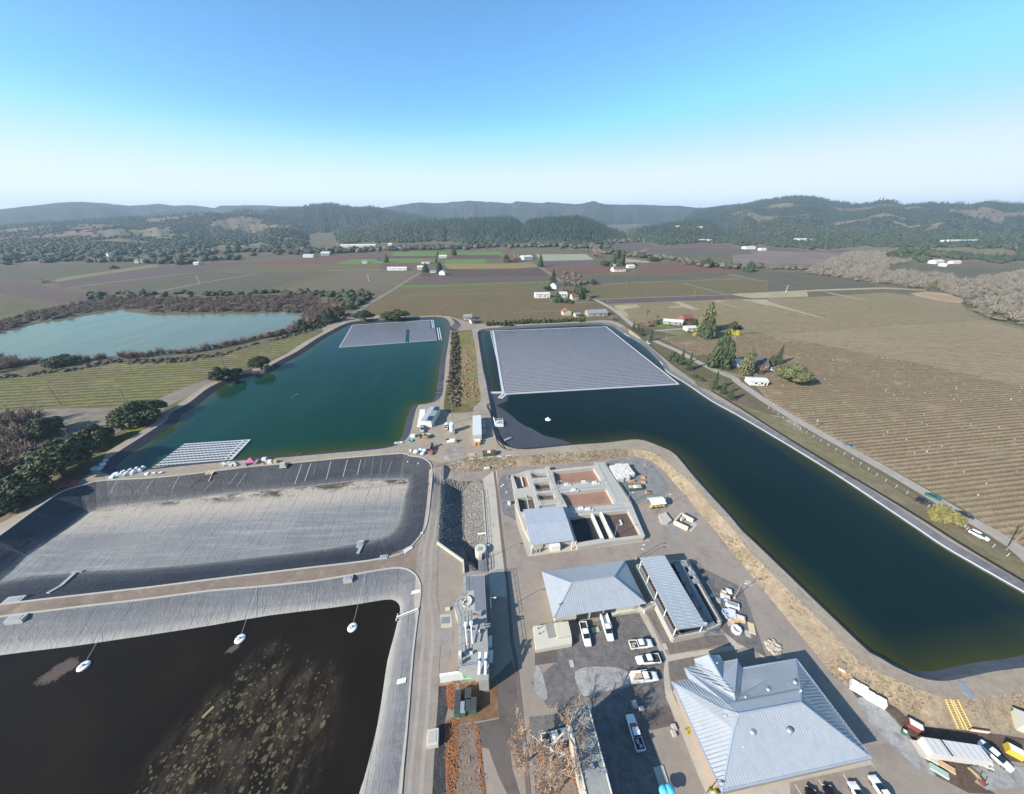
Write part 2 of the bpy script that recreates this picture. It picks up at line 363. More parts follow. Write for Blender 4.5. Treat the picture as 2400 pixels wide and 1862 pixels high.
# zone polygons, later ones win
Z_crestR = smooth(R_left[::-1] , 2) + smooth(R_top + R_bank, 2) + [R_in_q for R_in_q in []]
crestR = smooth(R_left, 2)[::-1] + smooth(R_top, 2) + smooth(R_bank, 2) + smooth(R_yard, 2)[::-1]
slopeR = smooth(R_yard, 2) + smooth(R_toe, 2)[::-1]
vergeR = smooth(R_top[7:], 2) + smooth(R_bank, 2) + smooth(R_road_toe, 2)[::-1]
padz = P('r6', '1330,380 1480,350 1560,300 1600,385 1640,428 1740,435 1860,415 1925,330 2030,300 2060,640 2184,735 2184,805 1800,815 1690,770 1600,850 1590,900 1505,900 1490,860 1310,797 1255,776 700,820 0,885') + P('r5', '1700,945 900,1006 560,1090 1000,900') + P('r6', '0,806 700,752 1180,697 1250,640', 0)
swz = swale_edge + P('r6', '1900,330 1925,280 1900,140') + P('r2', '1890,1540 1885,1420 1868,1300 1842,1182 1760,1175')
site = P('s', '-420,1440 -80,1290 80,1200 160,1150 260,1080 420,960 600,880 760,765 820,742 950,738 1120,742 1290,750 1420,752 1480,800 1560,850 1640,900') + P('d', '1700,905 1900,1040 2183,1240 2600,1500 2600,1900 -500,2100')
C = lambda *k: tuple(x for x in lin(k)[:3])
G_valley = gmat('valley_soil', (.13,.115,.065), (.17,.135,.09), .006, (.10,.105,.045), .02, fine=.18, fs=.5, bs=.6, bd=.5)
G_site = gmat('yard_paving', (.33,.275,.225), (.29,.245,.205), .035, (.25,.215,.185), .11, (.52,.72), fine=.1, fs=1.6, bump=.2, bd=.02)
G_crest = gmat('crest_gravel', (.37,.31,.24), (.31,.26,.205), .06, (.24,.2,.16), .3, (.55,.75), fine=.2, fs=2.5, bump=.3, bd=.04)
G_slope = gmat('dry_grass', (.35,.28,.20), (.30,.235,.165), .06, (.24,.19,.12), .11, (.48,.7), fine=.35, fs=2.2, bump=.9, bd=.25)
G_verge = gmat('verge_grass', (.27,.215,.125), (.225,.19,.095), .05, (.32,.26,.175), .12, (.5,.7), fine=.3, fs=1.6, bump=.8, bd=.2)
G_swale = gmat('swale_grass', (.15,.16,.05), (.145,.125,.055), .08, (.22,.16,.095), .14, (.44,.6), fine=.35, fs=1.3, bump=1.0, bd=.4)
G_rock = gmat('rock_lining', (.17,.155,.14), (.13,.12,.11), .15, (.24,.22,.2), .8, (.5,.62), fine=.7, fs=1.7, bump=1.0, bs=1.5, bd=.5)
G_bank = gmat('lake_bank', (.13,.10,.07), (.11,.095,.055), .05, (.16,.11,.07), .2, fine=.3, fs=1.0, bd=.3)
def liner(name, base, pale, beige=None, residue=None, floor=None):
    k = NT(name); o = k.tc.outputs['Object']
    col = k.mix(k.ramp(k.noise(.05, 4), .35, .7), base + (1,), pale + (1,))
    streak = k.noise(.5, 5, .7, k.mapped(rad(8), (.08, 1, 1)))
    col = k.mix(k.math('MULTIPLY', k.ramp(streak, .48, .72), .6), col, sc4(pale, 1.4))
    sp = k.n('ShaderNodeSeparateXYZ'); k.l(k.mapped(rad(-8)), sp.inputs[0]); wob = k.math('MULTIPLY', k.math('SUBTRACT', k.noise(.12, 5, .65, k.mapped(rad(-8), (.25, 1, 1))), .5), 1.0)
    if residue:                                # dried sediment left at the former water lines: (level, reach, colour)
        for lv, rc, cc, am in residue:
            q = k.math('DIVIDE', k.math('SUBTRACT', k.math('ADD', sp.outputs[2], k.math('MULTIPLY', wob, .9)), lv), rc)
            col = k.mix(k.math('MULTIPLY', k.ramp(q, 0, 1, (1,1,1,1), (0,0,0,1)), am), col, cc + (1,))
    if floor:                                  # the far part of the floor carries pale silt with dark mud at its rim
        y0, y1 = floor
        q = k.math('ADD', k.math('DIVIDE', k.math('SUBTRACT', sp.outputs[1], y0), y1 - y0), k.math('MULTIPLY', wob, .35))
        col = k.mix(k.ramp(q, .50, .78), col, beige + (1,))
        mud = k.math('MULTIPLY', k.ramp(q, .84, .93), k.ramp(k.noise(.25, 6, .75, k.mapped(rad(-8), (.35, 1, 1))), .46, .56)); col = k.mix(mud, col, (.085,.062,.042,1))
        fl = k.ramp(k.noise(.5, 7, .8, k.mapped(rad(30), (.4, 1, 1))), .60, .66); col = k.mix(k.math('MULTIPLY', k.math('MULTIPLY', fl, k.ramp(q, .45, .75)), .7), col, (.11,.08,.055,1))
    base = tuple(base)
    seam = k.math('MULTIPLY', k.ramp(k.wave(rad(98), 4.6, .25), .975, .995), k.ramp(k.noise(.15, 3), .4, .55)); col = k.mix(k.math('MULTIPLY', seam, .4), col, sc4(base, .45)); seam2 = k.ramp(k.wave(rad(8), 7.3, .2), .985, .998); col = k.mix(k.math('MULTIPLY', seam2, .2), col, sc4(pale, 1.5))
    w1 = k.noise(.35, 3, .55, k.mapped(rad(-40), (1, .16, 1)), 1.2); w2 = k.noise(.5, 3, .55, k.mapped(rad(35), (1, .2, 1)), 1.5)
    r1 = k.ramp(k.math('ABSOLUTE', k.math('SUBTRACT', w1, .5)), 0, .05, (1,1,1,1), (0,0,0,1)); r2 = k.ramp(k.math('ABSOLUTE', k.math('SUBTRACT', w2, .52)), 0, .04, (1,1,1,1), (0,0,0,1))
    k.bump(k.math('ADD', k.math('ADD', r1, r2), k.math('MULTIPLY', k.noise(1.2, 4), .2)), .45, .12)
    return k.fin(col, .62, .22)
G_linA = liner('pond_liner_dark', (.030,.033,.041), (.046,.050,.060), residue=((-3.4, 1.9, (.10,.103,.11), .85), (-3.4, .7, (.22,.21,.195), .8)))
G_linB = liner('pond_liner_grey', (.095,.10,.115), (.13,.132,.14), residue=((-2.8, 2.3, (.21,.205,.20), .9), (-2.8, .8, (.33,.315,.285), .85)))
G_linR = liner('pond_liner_pale', (.07,.075,.088), (.11,.115,.13))
_fy = [-q.x * math.sin(rad(8)) + q.y * math.cos(rad(8)) for q in A_toe]; FLY = (min(_fy), max(_fy))
G_floorA = liner('pond_floor', (.185,.185,.188), (.245,.24,.232), (.39,.345,.29), None, FLY)
def water(name, deep, shore, rough=.06, deep2=None, s=.012, spec=.2):
    k = NT(name); a = k.n('ShaderNodeAttribute'); a.attribute_name = 'shore'; a.attribute_type = 'GEOMETRY'
    c = k.mix(k.ramp(k.noise(s, 3, .5), .35, .65), deep + (1,), (deep2 or deep) + (1,)); c = k.mix(a.outputs['Fac'], c, shore + (1,))
    sw = k.noise(.018, 6, .65, k.mapped(rad(-25), (1, .4, 1)), 1.5); c = k.mix(1.0, c, k.ramp(sw, .3, .7, (.82,.84,.86,1), (1.22,1.18,1.15,1)), 'MULTIPLY')
    k.bump(k.noise(.9, 4, .65, k.mapped(rad(20), (1, .45, 1))), .09, .05)
    m = k.fin(c, k.ramp(sw, .42, .6, (rough * .6,) * 3 + (1,), (rough * 2.4,) * 3 + (1,)), spec); k.b.inputs['IOR'].default_value = 1.33; return m
G_wL = water('pond_water_teal', (.004,.038,.022), (.036,.052,.008), .08, (.005,.035,.029))
G_wR = water('pond_water_navy', (.0042,.0135,.0125), (.032,.038,.010), .06, (.005,.016,.017))
G_lake = water('lake_water', (.175,.21,.185), (.13,.16,.12), .08, (.19,.225,.20))
def scum():
    k = NT('scum_water')
    def blob(x, y, rx, ry, rz):
        q = k.n('ShaderNodeMapping'); q.vector_type = 'TEXTURE'; q.inputs['Location'].default_value = (x, y, ZB); q.inputs['Scale'].default_value = (rx, ry, 50); q.inputs['Rotation'].default_value = (0, 0, rz)
        k.l(k.tc.outputs['Object'], q.inputs[0]); g = k.n('ShaderNodeTexGradient'); g.gradient_type = 'SPHERICAL'; k.l(q.outputs[0], g.inputs[0]); return g.outputs['Fac']
    b1 = at('s2', 450, 1350, ZB); b2 = at('s1', 1420, 1400, ZB); b3 = at('s1', 420, 820, ZB); b4 = at('s2', 130, 670, ZB); b5 = at('s2', 150, 1100, ZB)
    m = k.math('MAXIMUM', blob(b1.x, b1.y, 13, 20, 0), blob(b2.x, b2.y, 11, 24, -.25)); m = k.math('MAXIMUM', m, blob(b5.x, b5.y, 10, 18, -.3))
    m2 = k.math('MAXIMUM', blob(b3.x, b3.y, 6.5, 4, .6), blob(b4.x, b4.y, 2.6, 1.8, .5))
    v = k.n('ShaderNodeTexVoronoi'); v.inputs['Scale'].default_value = 1.7; v.feature = 'F1'
    wv = k.noise(.7, 3); mp = k.n('ShaderNodeVectorMath'); mp.operation = 'ADD'; k.l(k.tc.outputs['Object'], mp.inputs[0])
    nz = k.n('ShaderNodeTexNoise'); nz.inputs['Scale'].default_value = .9; nz.inputs['Detail'].default_value = 7; nz.inputs['Roughness'].default_value = .7; k.l(k.tc.outputs['Object'], nz.inputs[0]); k.l(nz.outputs['Color'], mp.inputs[1]); k.l(mp.outputs[0], v.inputs['Vector'])
    sep = k.n('ShaderNodeSeparateColor'); k.l(v.outputs['Color'], sep.inputs[0])
    keep = k.math('GREATER_THAN', k.math('ADD', k.math('MULTIPLY', m, .9), k.math('MULTIPLY', k.ramp(k.noise(.22, 5, .7), .35, .7), .6)), k.math('ADD', sep.outputs[0], .42))
    gap = k.ramp(k.math('ADD', v.outputs['Distance'], k.math('MULTIPLY', sep.outputs[2], .35)), .50, .56, (1,1,1,1), (0,0,0,1))
    pat = k.math('MULTIPLY', k.math('MULTIPLY', keep, gap), k.ramp(m, .05, .2))
    vb = k.n('ShaderNodeTexVoronoi'); vb.inputs['Scale'].default_value = .62; k.l(mp.outputs[0], vb.inputs['Vector']); sb_ = k.n('ShaderNodeSeparateColor'); k.l(vb.outputs['Color'], sb_.inputs[0])
    big = k.math('MULTIPLY', k.math('GREATER_THAN', k.math('ADD', k.math('MULTIPLY', m, .55), k.math('MULTIPLY', k.noise(.16, 2), .3)), k.math('ADD', sb_.outputs[0], .27)), k.ramp(k.math('ADD', vb.outputs['Distance'], k.math('MULTIPLY', k.noise(1.6, 5, .7), .5)), .58, .64, (1,1,1,1), (0,0,0,1)))
    haze_ = k.ramp(k.math('ADD', k.math('MULTIPLY', m2, .8), k.math('MULTIPLY', k.noise(.55, 7, .7), 1.1)), .84, .98)
    spk = k.math('MULTIPLY', k.ramp(k.noise(2.2, 6, .75), .64, .70), k.ramp(k.noise(.06, 4), .4, .6))
    base = k.mix(k.ramp(k.noise(.05, 4), .35, .65), (.011,.0085,.006,1), (.017,.0125,.0085,1))
    c = k.mix(k.math('MULTIPLY', spk, .8), base, (.085,.068,.05,1))
    film = k.math('MULTIPLY', k.ramp(m, .0, .5), k.ramp(k.noise(.3, 9, .8, k.mapped(rad(-25), (1, .45, 1))), .46, .64))
    c = k.mix(k.math('MULTIPLY', film, .7), c, (.085,.066,.044,1))
    pc = k.mix(sep.outputs[1], (.07,.057,.038,1), (.12,.102,.056,1))
    pat = k.math('MAXIMUM', pat, k.math('MULTIPLY', big, k.ramp(m, .05, .2)))
    c = k.mix(pat, c, pc); c = k.mix(k.math('MULTIPLY', haze_, .75), c, (.13,.10,.085,1))
    k.bump(k.noise(1.5, 4), .1, .03)
    k.b.inputs['IOR'].default_value = 1.33; return k.fin(c, k.math('ADD', .18, k.math('MULTIPLY', pat, .6)), .14)
G_scum = scum()
ZONES = [('ground', None, G_valley), ('yard_pavement', site, G_site), ('road_verge', vergeR, G_verge), ('embankment_road', crestR, G_crest), ('embankment_slope', slopeR, G_slope),
 ('crest_track', L_out, G_crest), ('gravel_pad', padz, G_crest), ('grass_swale', swz, G_swale), ('pond_liner', L_in, G_linA), ('pond_liner', R_in, G_linR), ('lake_bank', lake_bank, G_bank),
 ('pond_liner', A_crest, G_linA), ('pond_floor', A_toe, G_floorA), ('pond_liner', B_crest, G_linB), ('rock_basin', PIT, G_rock),
 ('pond_water', LW, G_wL), ('pond_water', RW, G_wR), ('lake_water', lake, G_lake), ('pond_water', B_water, G_scum)]
zb = [None if z[1] is None else (min(q.x for q in z[1]), max(q.x for q in z[1]), min(q.y for q in z[1]), max(q.y for q in z[1])) for z in ZONES]
zf = [[] for _ in ZONES]
for f in of_:
    x = sum(ov_[i].x for i in f) / 3; y = sum(ov_[i].y for i in f) / 3; k = 0
    for j in range(len(ZONES) - 1, 0, -1):
        b = zb[j]
        if b[0] <= x <= b[1] and b[2] <= y <= b[3] and inside(ZONES[j][1], x, y): k = j; break
    zf[k].append(f)
def seg_dist(pts, x, y):
    A = np.array([(q.x, q.y) for q in pts]); B = np.roll(A, -1, 0); d = B - A; t = np.clip(((x - A[:, 0]) * d[:, 0] + (y - A[:, 1]) * d[:, 1]) / np.maximum(1e-9, (d ** 2).sum(1)), 0, 1)
    return float(np.sqrt(((A + d * t[:, None] - (x, y)) ** 2).sum(1)).min())
for (nm, poly, m), fs in zip(ZONES, zf):
    if not fs: continue
    used = sorted({i for f in fs for i in f}); ix = {q: i for i, q in enumerate(used)}
    me = bpy.data.meshes.new(nm); me.from_pydata([TV[i] for i in used], [], [tuple(ix[i] for i in f) for f in fs]); me.materials.append(m)
    if nm in ('pond_water', 'lake_water') and poly is not B_water:
        at_ = me.attributes.new('shore', 'FLOAT', 'POINT')
        at_.data.foreach_set('value', [max(0.0, 1 - seg_dist(poly, TV[i].x, TV[i].y) / 8.5) ** 1.6 for i in used])
    struct(link(nm, me))
# height lookup on that sheet
from mathutils.bvhtree import BVHTree
_bvh = BVHTree.FromPolygons(TV, [tuple(f) for f in of_])
def gz(x, y):
    h = _bvh.ray_cast(Vector((x, y, 200)), Vector((0, 0, -1)))
    return h[0].z if h[0] is not None else 0.0
def on(r, x, y):
    """the land point seen at that spot"""
    a = at(r, x, y)
    d = (a - Vector((0, 0, CAMH))).normalized(); h = _bvh.ray_cast(Vector((0, 0, CAMH)), d)
    return h[0] if h[0] is not None else a
# ---------------------------------------------------------------- sheets laid on the land
LAY = [0]
def sheet(name, poly, m, layer=1, dz=.012, kind='structure', drape=False):
    """a thin surface laid over the flat ground (or draped over the slope)"""
    poly = [Vector((q.x, q.y, 0)) for q in poly]; LAY[0] += 1; lift = dz * layer + (.0006 * LAY[0]) % .011
    if drape:
        pts = [Vector((q.x, q.y)) for q in poly]; n = len(pts); inner = []
        x0, x1 = min(q.x for q in pts), max(q.x for q in pts); y0, y1 = min(q.y for q in pts), max(q.y for q in pts); st = max(1.0, (x1 - x0 + y1 - y0) / 120)
        y = y0
        while y < y1:
            x = x0
            while x < x1:
                if inside(poly, x, y): inner.append(Vector((x, y)))
                x += st
            y += st
        r = delaunay_2d_cdt(pts + inner, [(i, (i + 1) % n) for i in range(n)], [], 1, 1e-3)
        me = bpy.data.meshes.new(name); me.from_pydata([(v.x, v.y, gz(v.x, v.y) + lift + .03) for v in r[0]], [], [tuple(f) for f in r[2]])
    else:
        r = delaunay_2d_cdt([Vector((q.x, q.y)) for q in poly], [(i, (i + 1) % len(poly)) for i in range(len(poly))], [], 1, 1e-3)
        me = bpy.data.meshes.new(name); me.from_pydata([(v.x, v.y, lift) for v in r[0]], [], [tuple(f) for f in r[2]])
    me.materials.append(m); o = link(name, me); o['kind'] = kind; return o
# ---- near yard
G_asph = gmat('asphalt_road', (.29,.245,.21), (.33,.28,.24), .05, (.24,.205,.18), .18, (.5,.7), fine=.12, fs=2, bump=.15, bd=.02)
G_dark = gmat('dark_gravel', (.155,.145,.14), (.185,.17,.162), .08, (.125,.118,.115), .3, (.5,.7), fine=.4, fs=3.2, bump=.6, bd=.06)
G_pale = gmat('crushed_rock', (.33,.32,.305), (.39,.375,.355), .1, (.2,.195,.19), .4, (.5,.7), fine=.25, fs=2.5, bump=.4, bd=.05)
G_brown = gmat('dirt_track', (.27,.205,.16), (.22,.17,.135), .07, (.31,.25,.2), .25, (.5,.7), fine=.2, fs=1.5, bump=.3, bd=.05)
G_conc = gmat('concrete_paving', (.50,.45,.37), (.44,.395,.335), .1, (.36,.325,.28), .35, (.55,.75), fine=.08, fs=2, bump=.1, bd=.01)
G_conc2 = gmat('grey_concrete', (.30,.29,.275), (.26,.25,.24), .15, (.2,.19,.18), .5, (.55,.75), fine=.1, fs=2, bump=.1, bd=.01)
G_wet = gmat('damp_asphalt', (.13,.112,.1), (.155,.132,.117), .07, (.10,.088,.08), .2, (.5,.7), fine=.12, fs=2, bump=.15, bd=.02)
G_mud = gmat('mud', (.12,.085,.065), (.15,.11,.085), .1, (.09,.065,.05), .4, (.45,.65), fine=.3, fs=1.5, bump=.7, bd=.15)
G_rust = gmat('rust_stain', (.20,.105,.055), (.24,.17,.10), .2, (.15,.075,.04), .5, (.45,.65), fine=.2, fs=2, bump=.1, bd=.02)
G_leafbed = gmat('leaf_litter', (.33,.13,.055), (.26,.12,.06), .3, (.16,.10,.07), .7, (.5,.65), fine=.5, fs=3.0, bump=.8, bd=.1)
G_soil = gmat('garden_soil', (.20,.155,.125), (.235,.185,.15), .15, (.3,.14,.075), .8, (.58,.68), fine=.35, fs=2, bump=.5, bd=.08)
# A/B service track
bt = [q for q in A_bot]
sheet('dirt_track', P('s1', '0,356 600,286 1100,229 1507,176') + P('s2', '700,93 1100,46 1235,0 1460,-90 1465,170 1400,112 1320,88 1200,98 950,142 700,180 300,222') + P('s1', '1480,250 1000,312 600,357 0,432') + P('s', '-250,1475 -250,1452'), G_brown, 1, drape=True)
# left road with its two wheel tracks
roadL = smooth(P('r6', '1550,940 1540,1100 1520,1300 1490,1500') + P('s3', '265,1100 250,1250 240,1500 225,1690') + P('s5', '15,400 -8,700 -28,1000 -58,1300 -92,1700') + P('s', '965,1990 950,2150'), 3)
sheet('access_road', ribbon(roadL, 6.6), G_asph, 2, drape=True)
G_tread = gmat('pale_tread', (.33,.29,.25), (.37,.325,.28), .08, fine=.1, fs=2, bump=.1, bd=.01)
for dx in (-1.15, 1.15):
    sheet('wheel_track', ribbon([q + Vector((dx, 0, 0)) for q in roadL], .85), G_tread, 3, drape=True)
# yard carriageways
sheet('service_road', ribbon(smooth(P('s3', '500,300 700,330 1000,300 1300,240') + P('r7', '200,890 700,850 1000,830 1140,850 1220,900 1330,1040 1440,1180 1560,1330 1700,1500 1820,1650') + P('s7', '1330,70 1560,330 1900,700 2200,1080')), 5.5, 7.5), G_asph, 1)
sheet('yard_road', P('s3', '880,350 1000,262 1040,264 1070,700 1120,1100 1150,1400 1180,1690 960,1690 950,1400 925,900 905,520'), G_conc, 2)
sheet('drain_strip', ribbon(P('s3', '1010,265 1040,500 1075,850 1110,1150 1140,1400 1165,1600') + P('s5', '660,500 690,650 715,900 745,1200 790,1694'), .9), gmat('drain_concrete', (.19,.14,.12), (.16,.12,.105), .3, fine=.15), 4)
sheet('gravel_bed', smooth(P('s3', '1055,400 1085,335 1130,308 1205,300 1235,500 1250,700 1290,850 1250,850 1160,815 1110,740 1075,560'), 2, True), gmat('grey_stones', (.2,.195,.195), (.17,.165,.165), .2, fine=.45, fs=3, bump=.7, bd=.06), 2)
sheet('asphalt_yard', P('s3', '1110,750 1300,850 1345,1250 1694,1220 1694,1400 1550,1420 1180,1690 1150,1400'), G_asph, 2)
sheet('asphalt_yard', P('s4', '440,1260 1000,1330 2040,1200 1830,760 2100,700 2250,900 2450,1300 1900,1420 1800,1460 650,1580 470,1400'), G_asph, 3)
sheet('stone_yard', smooth(P('r7', '800,850 1000,812 1130,830 1220,890 1330,1050 1300,1140 1140,1170 1030,1230 960,1200 930,1000'), 2, True), gmat('storage_gravel', (.22,.215,.215), (.26,.255,.25), .1, (.17,.16,.155), .3, fine=.3, fs=2.5, bump=.4, bd=.05), 4)
sheet('asphalt_yard', P('s6', '1500,0 1990,0 2184,230 2184,420 2600,1000 2500,1080 2130,1000 1650,70'), G_asph, 4)
# car park
sheet('car_park', P('s6', '280,760 700,770 900,700 1130,690 1400,1190 1385,1290 1390,1500 1450,1660 600,1660 200,1660 20,1400 280,1190 270,1050'), G_dark, 3)
sheet('rock_patch', smooth(P('s6', '470,1290 600,1240 800,1240 960,1260 1030,1320 1060,1420 900,1470 720,1500 560,1540 490,1420'), 2, True), G_pale, 4)
sheet('rock_patch', smooth(P('s6', '60,1240 110,1240 160,1400 190,1560 120,1570 50,1450'), 2, True), G_pale, 4)
sheet('asphalt_patch', P('s6', '60,1075 275,1045 290,1190 60,1225'), G_wet, 5)
sheet('rear_yard', P('t6', '200,600 600,560 850,470 1350,300 1500,500 1700,1100 1900,1600 2000,1900 800,1900 300,1900'), G_dark, 2)
sheet('car_park_lane', P('t6', '1480,530 1830,470 1900,690 1600,760'), G_wet, 4)
# walks
sheet('footpath', P('s6', '1130,690 1190,680 1350,1010 1420,1120 1720,1075 2070,1025 2000,900 2060,930 2130,990 2184,985 2300,980 2430,1150 2390,1160 2270,1010 2140,1060 1730,1125 1420,1185 1430,1300 1450,1440 1520,1650 1450,1660 1390,1500 1375,1290 1390,1180'), G_conc, 5)
sheet('footpath', P('s7', '80,290 105,290 115,560 150,620 215,735 330,960 460,1270 560,1590 480,1590 380,1350 240,1000 85,640'), G_conc, 5)
sheet('planting_bed', P('s6', '1200,680 1310,650 1450,945 1740,920 2000,915 2060,1000 1440,1110'), gmat('bed_gravel', (.16,.145,.135), (.19,.17,.155), .2, (.2,.15,.12), .4, fine=.35, fs=3, bump=.5, bd=.05), 4)
sheet('planting_bed', P('s7', '108,300 350,240 370,340 265,360 300,460 140,490 220,720 150,610'), gmat('bed_gravel', (.16,.145,.135), (.19,.17,.155), .2), 4)
sheet('entrance_slab', P('s7', '215,735 340,960 640,1574 1700,1330 2060,1240 2150,1400 700,1750 480,1590 420,1290'), G_conc, 3)
sheet('parking_bay', P('s7', '1280,1460 2070,1290 2400,1700 2400,2100 1300,2100'), G_asph, 4)
for x in (1330, 1560, 1800): sheet('bay_line', ribbon(P('s7', '%d,%d %d,%d' % (x, 1480 - (x - 1330) * .2, x + 330, 2000)), .12), mat('road_paint', (.75,.75,.72), .6), 5)
sheet('service_yard', P('s6', '1600,140 2184,430 2300,760 2430,1140 2140,1000 1970,850'), G_dark, 5)
# lower middle
sheet('damp_lane', smooth(P('s5', '500,820 660,650 720,900 760,1200 800,1450 700,1490 640,1300 660,1500 730,1720 640,1720 560,1560 500,1400 480,1340 420,1330 405,1140 560,1110 545,800'), 1, True), G_wet, 3)
sheet('container_slab', P('s5', '250,850 540,795 560,1100 250,1155'), G_rust, 4)
sheet('planting_strip', P('s5', '240,1160 400,1140 465,1720 150,1720 145,1280'), G_soil, 3)
sheet('leaf_litter', smooth(P('s5', '150,850 225,860 215,1030 165,1020'), 2, True), G_leafbed, 5)
sheet('leaf_litter', smooth(P('s5', '145,1130 245,1120 235,1300 240,1500 205,1720 160,1720 150,1400'), 2, True), G_leafbed, 5)
sheet('leaf_litter', smooth(P('s5', '375,1150 405,1150 430,1450 460,1720 440,1720 395,1350'), 1, True), G_leafbed, 5)
sheet('leaf_litter', smooth(P('s5', '1080,1290 1140,1270 1180,1450 1215,1694 1160,1660 1120,1500'), 1, True), G_leafbed, 5)
sheet('leaf_litter', smooth(P('s5', '850,1260 900,1280 900,1480 860,1400'), 1, True), G_leafbed, 5)
sheet('rock_strip', P('s5', '40,860 150,850 165,1020 140,1130 150,1400 160,1720 -60,1720 10,1200'), gmat('black_rock', (.055,.054,.055), (.075,.073,.073), .2, fine=.5, fs=2.5, bump=1.0, bd=.3), 3)
sheet('tree_bed', P('s5', '850,1250 1130,1180 1150,1300 1225,1720 840,1720'), gmat('bed_soil', (.20,.17,.14), (.24,.2,.165), .2, (.27,.15,.09), .6, (.5,.65), fine=.3, fs=2), 3)
for r, s in (('s5', '100,300 195,295 200,400 95,410'), ('s5', '90,425 205,418 203,530 80,545'), ('s5', '120,580 183,577 180,640 117,647')):
    sheet('concrete_slab', P(r, s), G_conc if '300' in s else G_conc2, 4)
sheet('sump_cover', P('s5', '118,322 180,318 182,368 112,372'), mat('galvanised_grating', (.27,.28,.30), .5, .4, .4), 5)
sheet('concrete_slab', P('r7', '1305,1390 1375,1380 1430,1455 1360,1470'), G_conc2, 5)
sheet('concrete_slab', P('r7', '1380,1485 1425,1473 1455,1505 1408,1518'), G_conc2, 5)
sheet('concrete_slab', P('t7', '740,290 830,285 890,380 820,405'), G_conc, 5)
# lower right storage strip
sheet('yard_pavement', P('s8', '-560,560 -100,330 0,400 140,560 300,660 560,780 760,940 950,1170 1150,1500 1500,1690 2106,1650 2300,2100 -600,2100'), G_site, .5)
sheet('rock_patch', smooth(P('s8', '270,640 420,620 560,740 700,900 790,1010 1000,1300 1130,1500 960,1430 700,1200 450,950 330,800'), 1, True), G_pale, 3)
sheet('mud', smooth(P('s8', '0,260 60,330 150,430 240,560 330,560 620,660 760,800 880,900 1000,950 1700,1020 2106,1080 2106,1350 1700,1300 1500,1400 1640,1600 1800,1694 1500,1680 1150,1500 900,1120 700,880 560,740 280,640 100,430 0,380'), 1, True), G_mud, 2)
sheet('rock_patch', smooth(P('s8', '1480,1360 1700,1340 2106,1400 2106,1620 1700,1650 1560,1560 1620,1500'), 1, True), G_pale, 4)
sheet('spoil_heap', smooth(P('t2', '770,1280 850,1180 1000,1140 1200,1150 1240,1250 1180,1400 1000,1480 880,1460'), 2, True), gmat('spoil', (.27,.23,.19), (.32,.29,.255), .2, (.38,.36,.33), .3, (.5,.65), fine=.3, fs=1.5, bump=.6, bd=.15), 2, drape=True)
# ================================================================ VALLEY FIELDS
def vrows(name, c1, c2, rowc, bearing, period=2.6, cover=.45, fine=.15, c3=None, s1=.008):
    w_ = lambda c: c and (c[0] * 1.28, c[1] * 1.2, c[2] * 1.15)
    return gmat(name, w_(c1), w_(c2), s1, w_(c3), .03, (.5, .7), fine + .12, .8, .5, .6, .4, rows=(bearing, period, rowc, cover))
V_brown = vrows('vineyard_tan', (.255,.208,.135), (.23,.188,.115), (.19,.145,.095), 8, 2.4, .42, c3=(.255,.225,.125))
V_green = vrows('vineyard_olive', (.125,.125,.055), (.145,.125,.065), (.095,.07,.05), 8, 3.0, .4, c3=(.16,.13,.075))
V_grey = vrows('vineyard_greygreen', (.105,.105,.068), (.115,.105,.075), (.085,.07,.06), 8, 3.0, .4, c3=(.085,.1,.05))
V_purple = vrows('vineyard_purple', (.13,.10,.09), (.115,.09,.08), (.085,.062,.062), 8, 3.4, .45)
V_red = vrows('vineyard_redsoil', (.155,.09,.07), (.14,.085,.066), (.11,.068,.058), 100, 3.0, .4)
V_dark = vrows('vineyard_dark', (.115,.085,.068), (.10,.078,.062), (.06,.045,.042), 98, 4.5, .5)
F_bright = gmat('spring_grass', (.12,.21,.045), (.15,.20,.06), .01, fine=.15, fs=.4, bump=.3, bd=.2)
F_gold = gmat('gold_stubble', (.28,.20,.085), (.24,.19,.08), .02, fine=.15, fs=.5, bump=.3, bd=.2)
F_pale = gmat('pale_meadow', (.21,.20,.11), (.18,.185,.09), .02, fine=.15, fs=.4, bump=.3, bd=.2)
F_white = gmat('straw_mulch', (.33,.33,.25), (.29,.30,.2), .02, fine=.15, fs=.4, bump=.3, bd=.2)
F_tan = gmat('straw_track', (.40,.33,.215), (.34,.28,.18), .04, fine=.2, fs=.6, bump=.3, bd=.1)
F_soilpale = gmat('pale_soil', (.225,.175,.15), (.195,.155,.13), .006, (.17,.125,.105), .012, fine=.12, fs=.3, bump=.3, bd=.3)
F_orange = gmat('orange_clay', (.40,.25,.14), (.36,.225,.13), .05, fine=.12, fs=.4)
G_path = gmat('farm_lane', (.27,.235,.19), (.23,.2,.16), .05, fine=.15, fs=.8)
G_dirtlot = gmat('dirt_lot', (.26,.215,.175), (.22,.185,.15), .03, (.17,.15,.09), .09, (.5,.7), fine=.2, fs=.8, bump=.3, bd=.1)
V_strip = vrows('vineyard_green_strip', (.185,.20,.065), (.165,.17,.07), (.095,.075,.05), 8, 4.4, .6, fine=.25, c3=(.19,.165,.085), s1=.03)
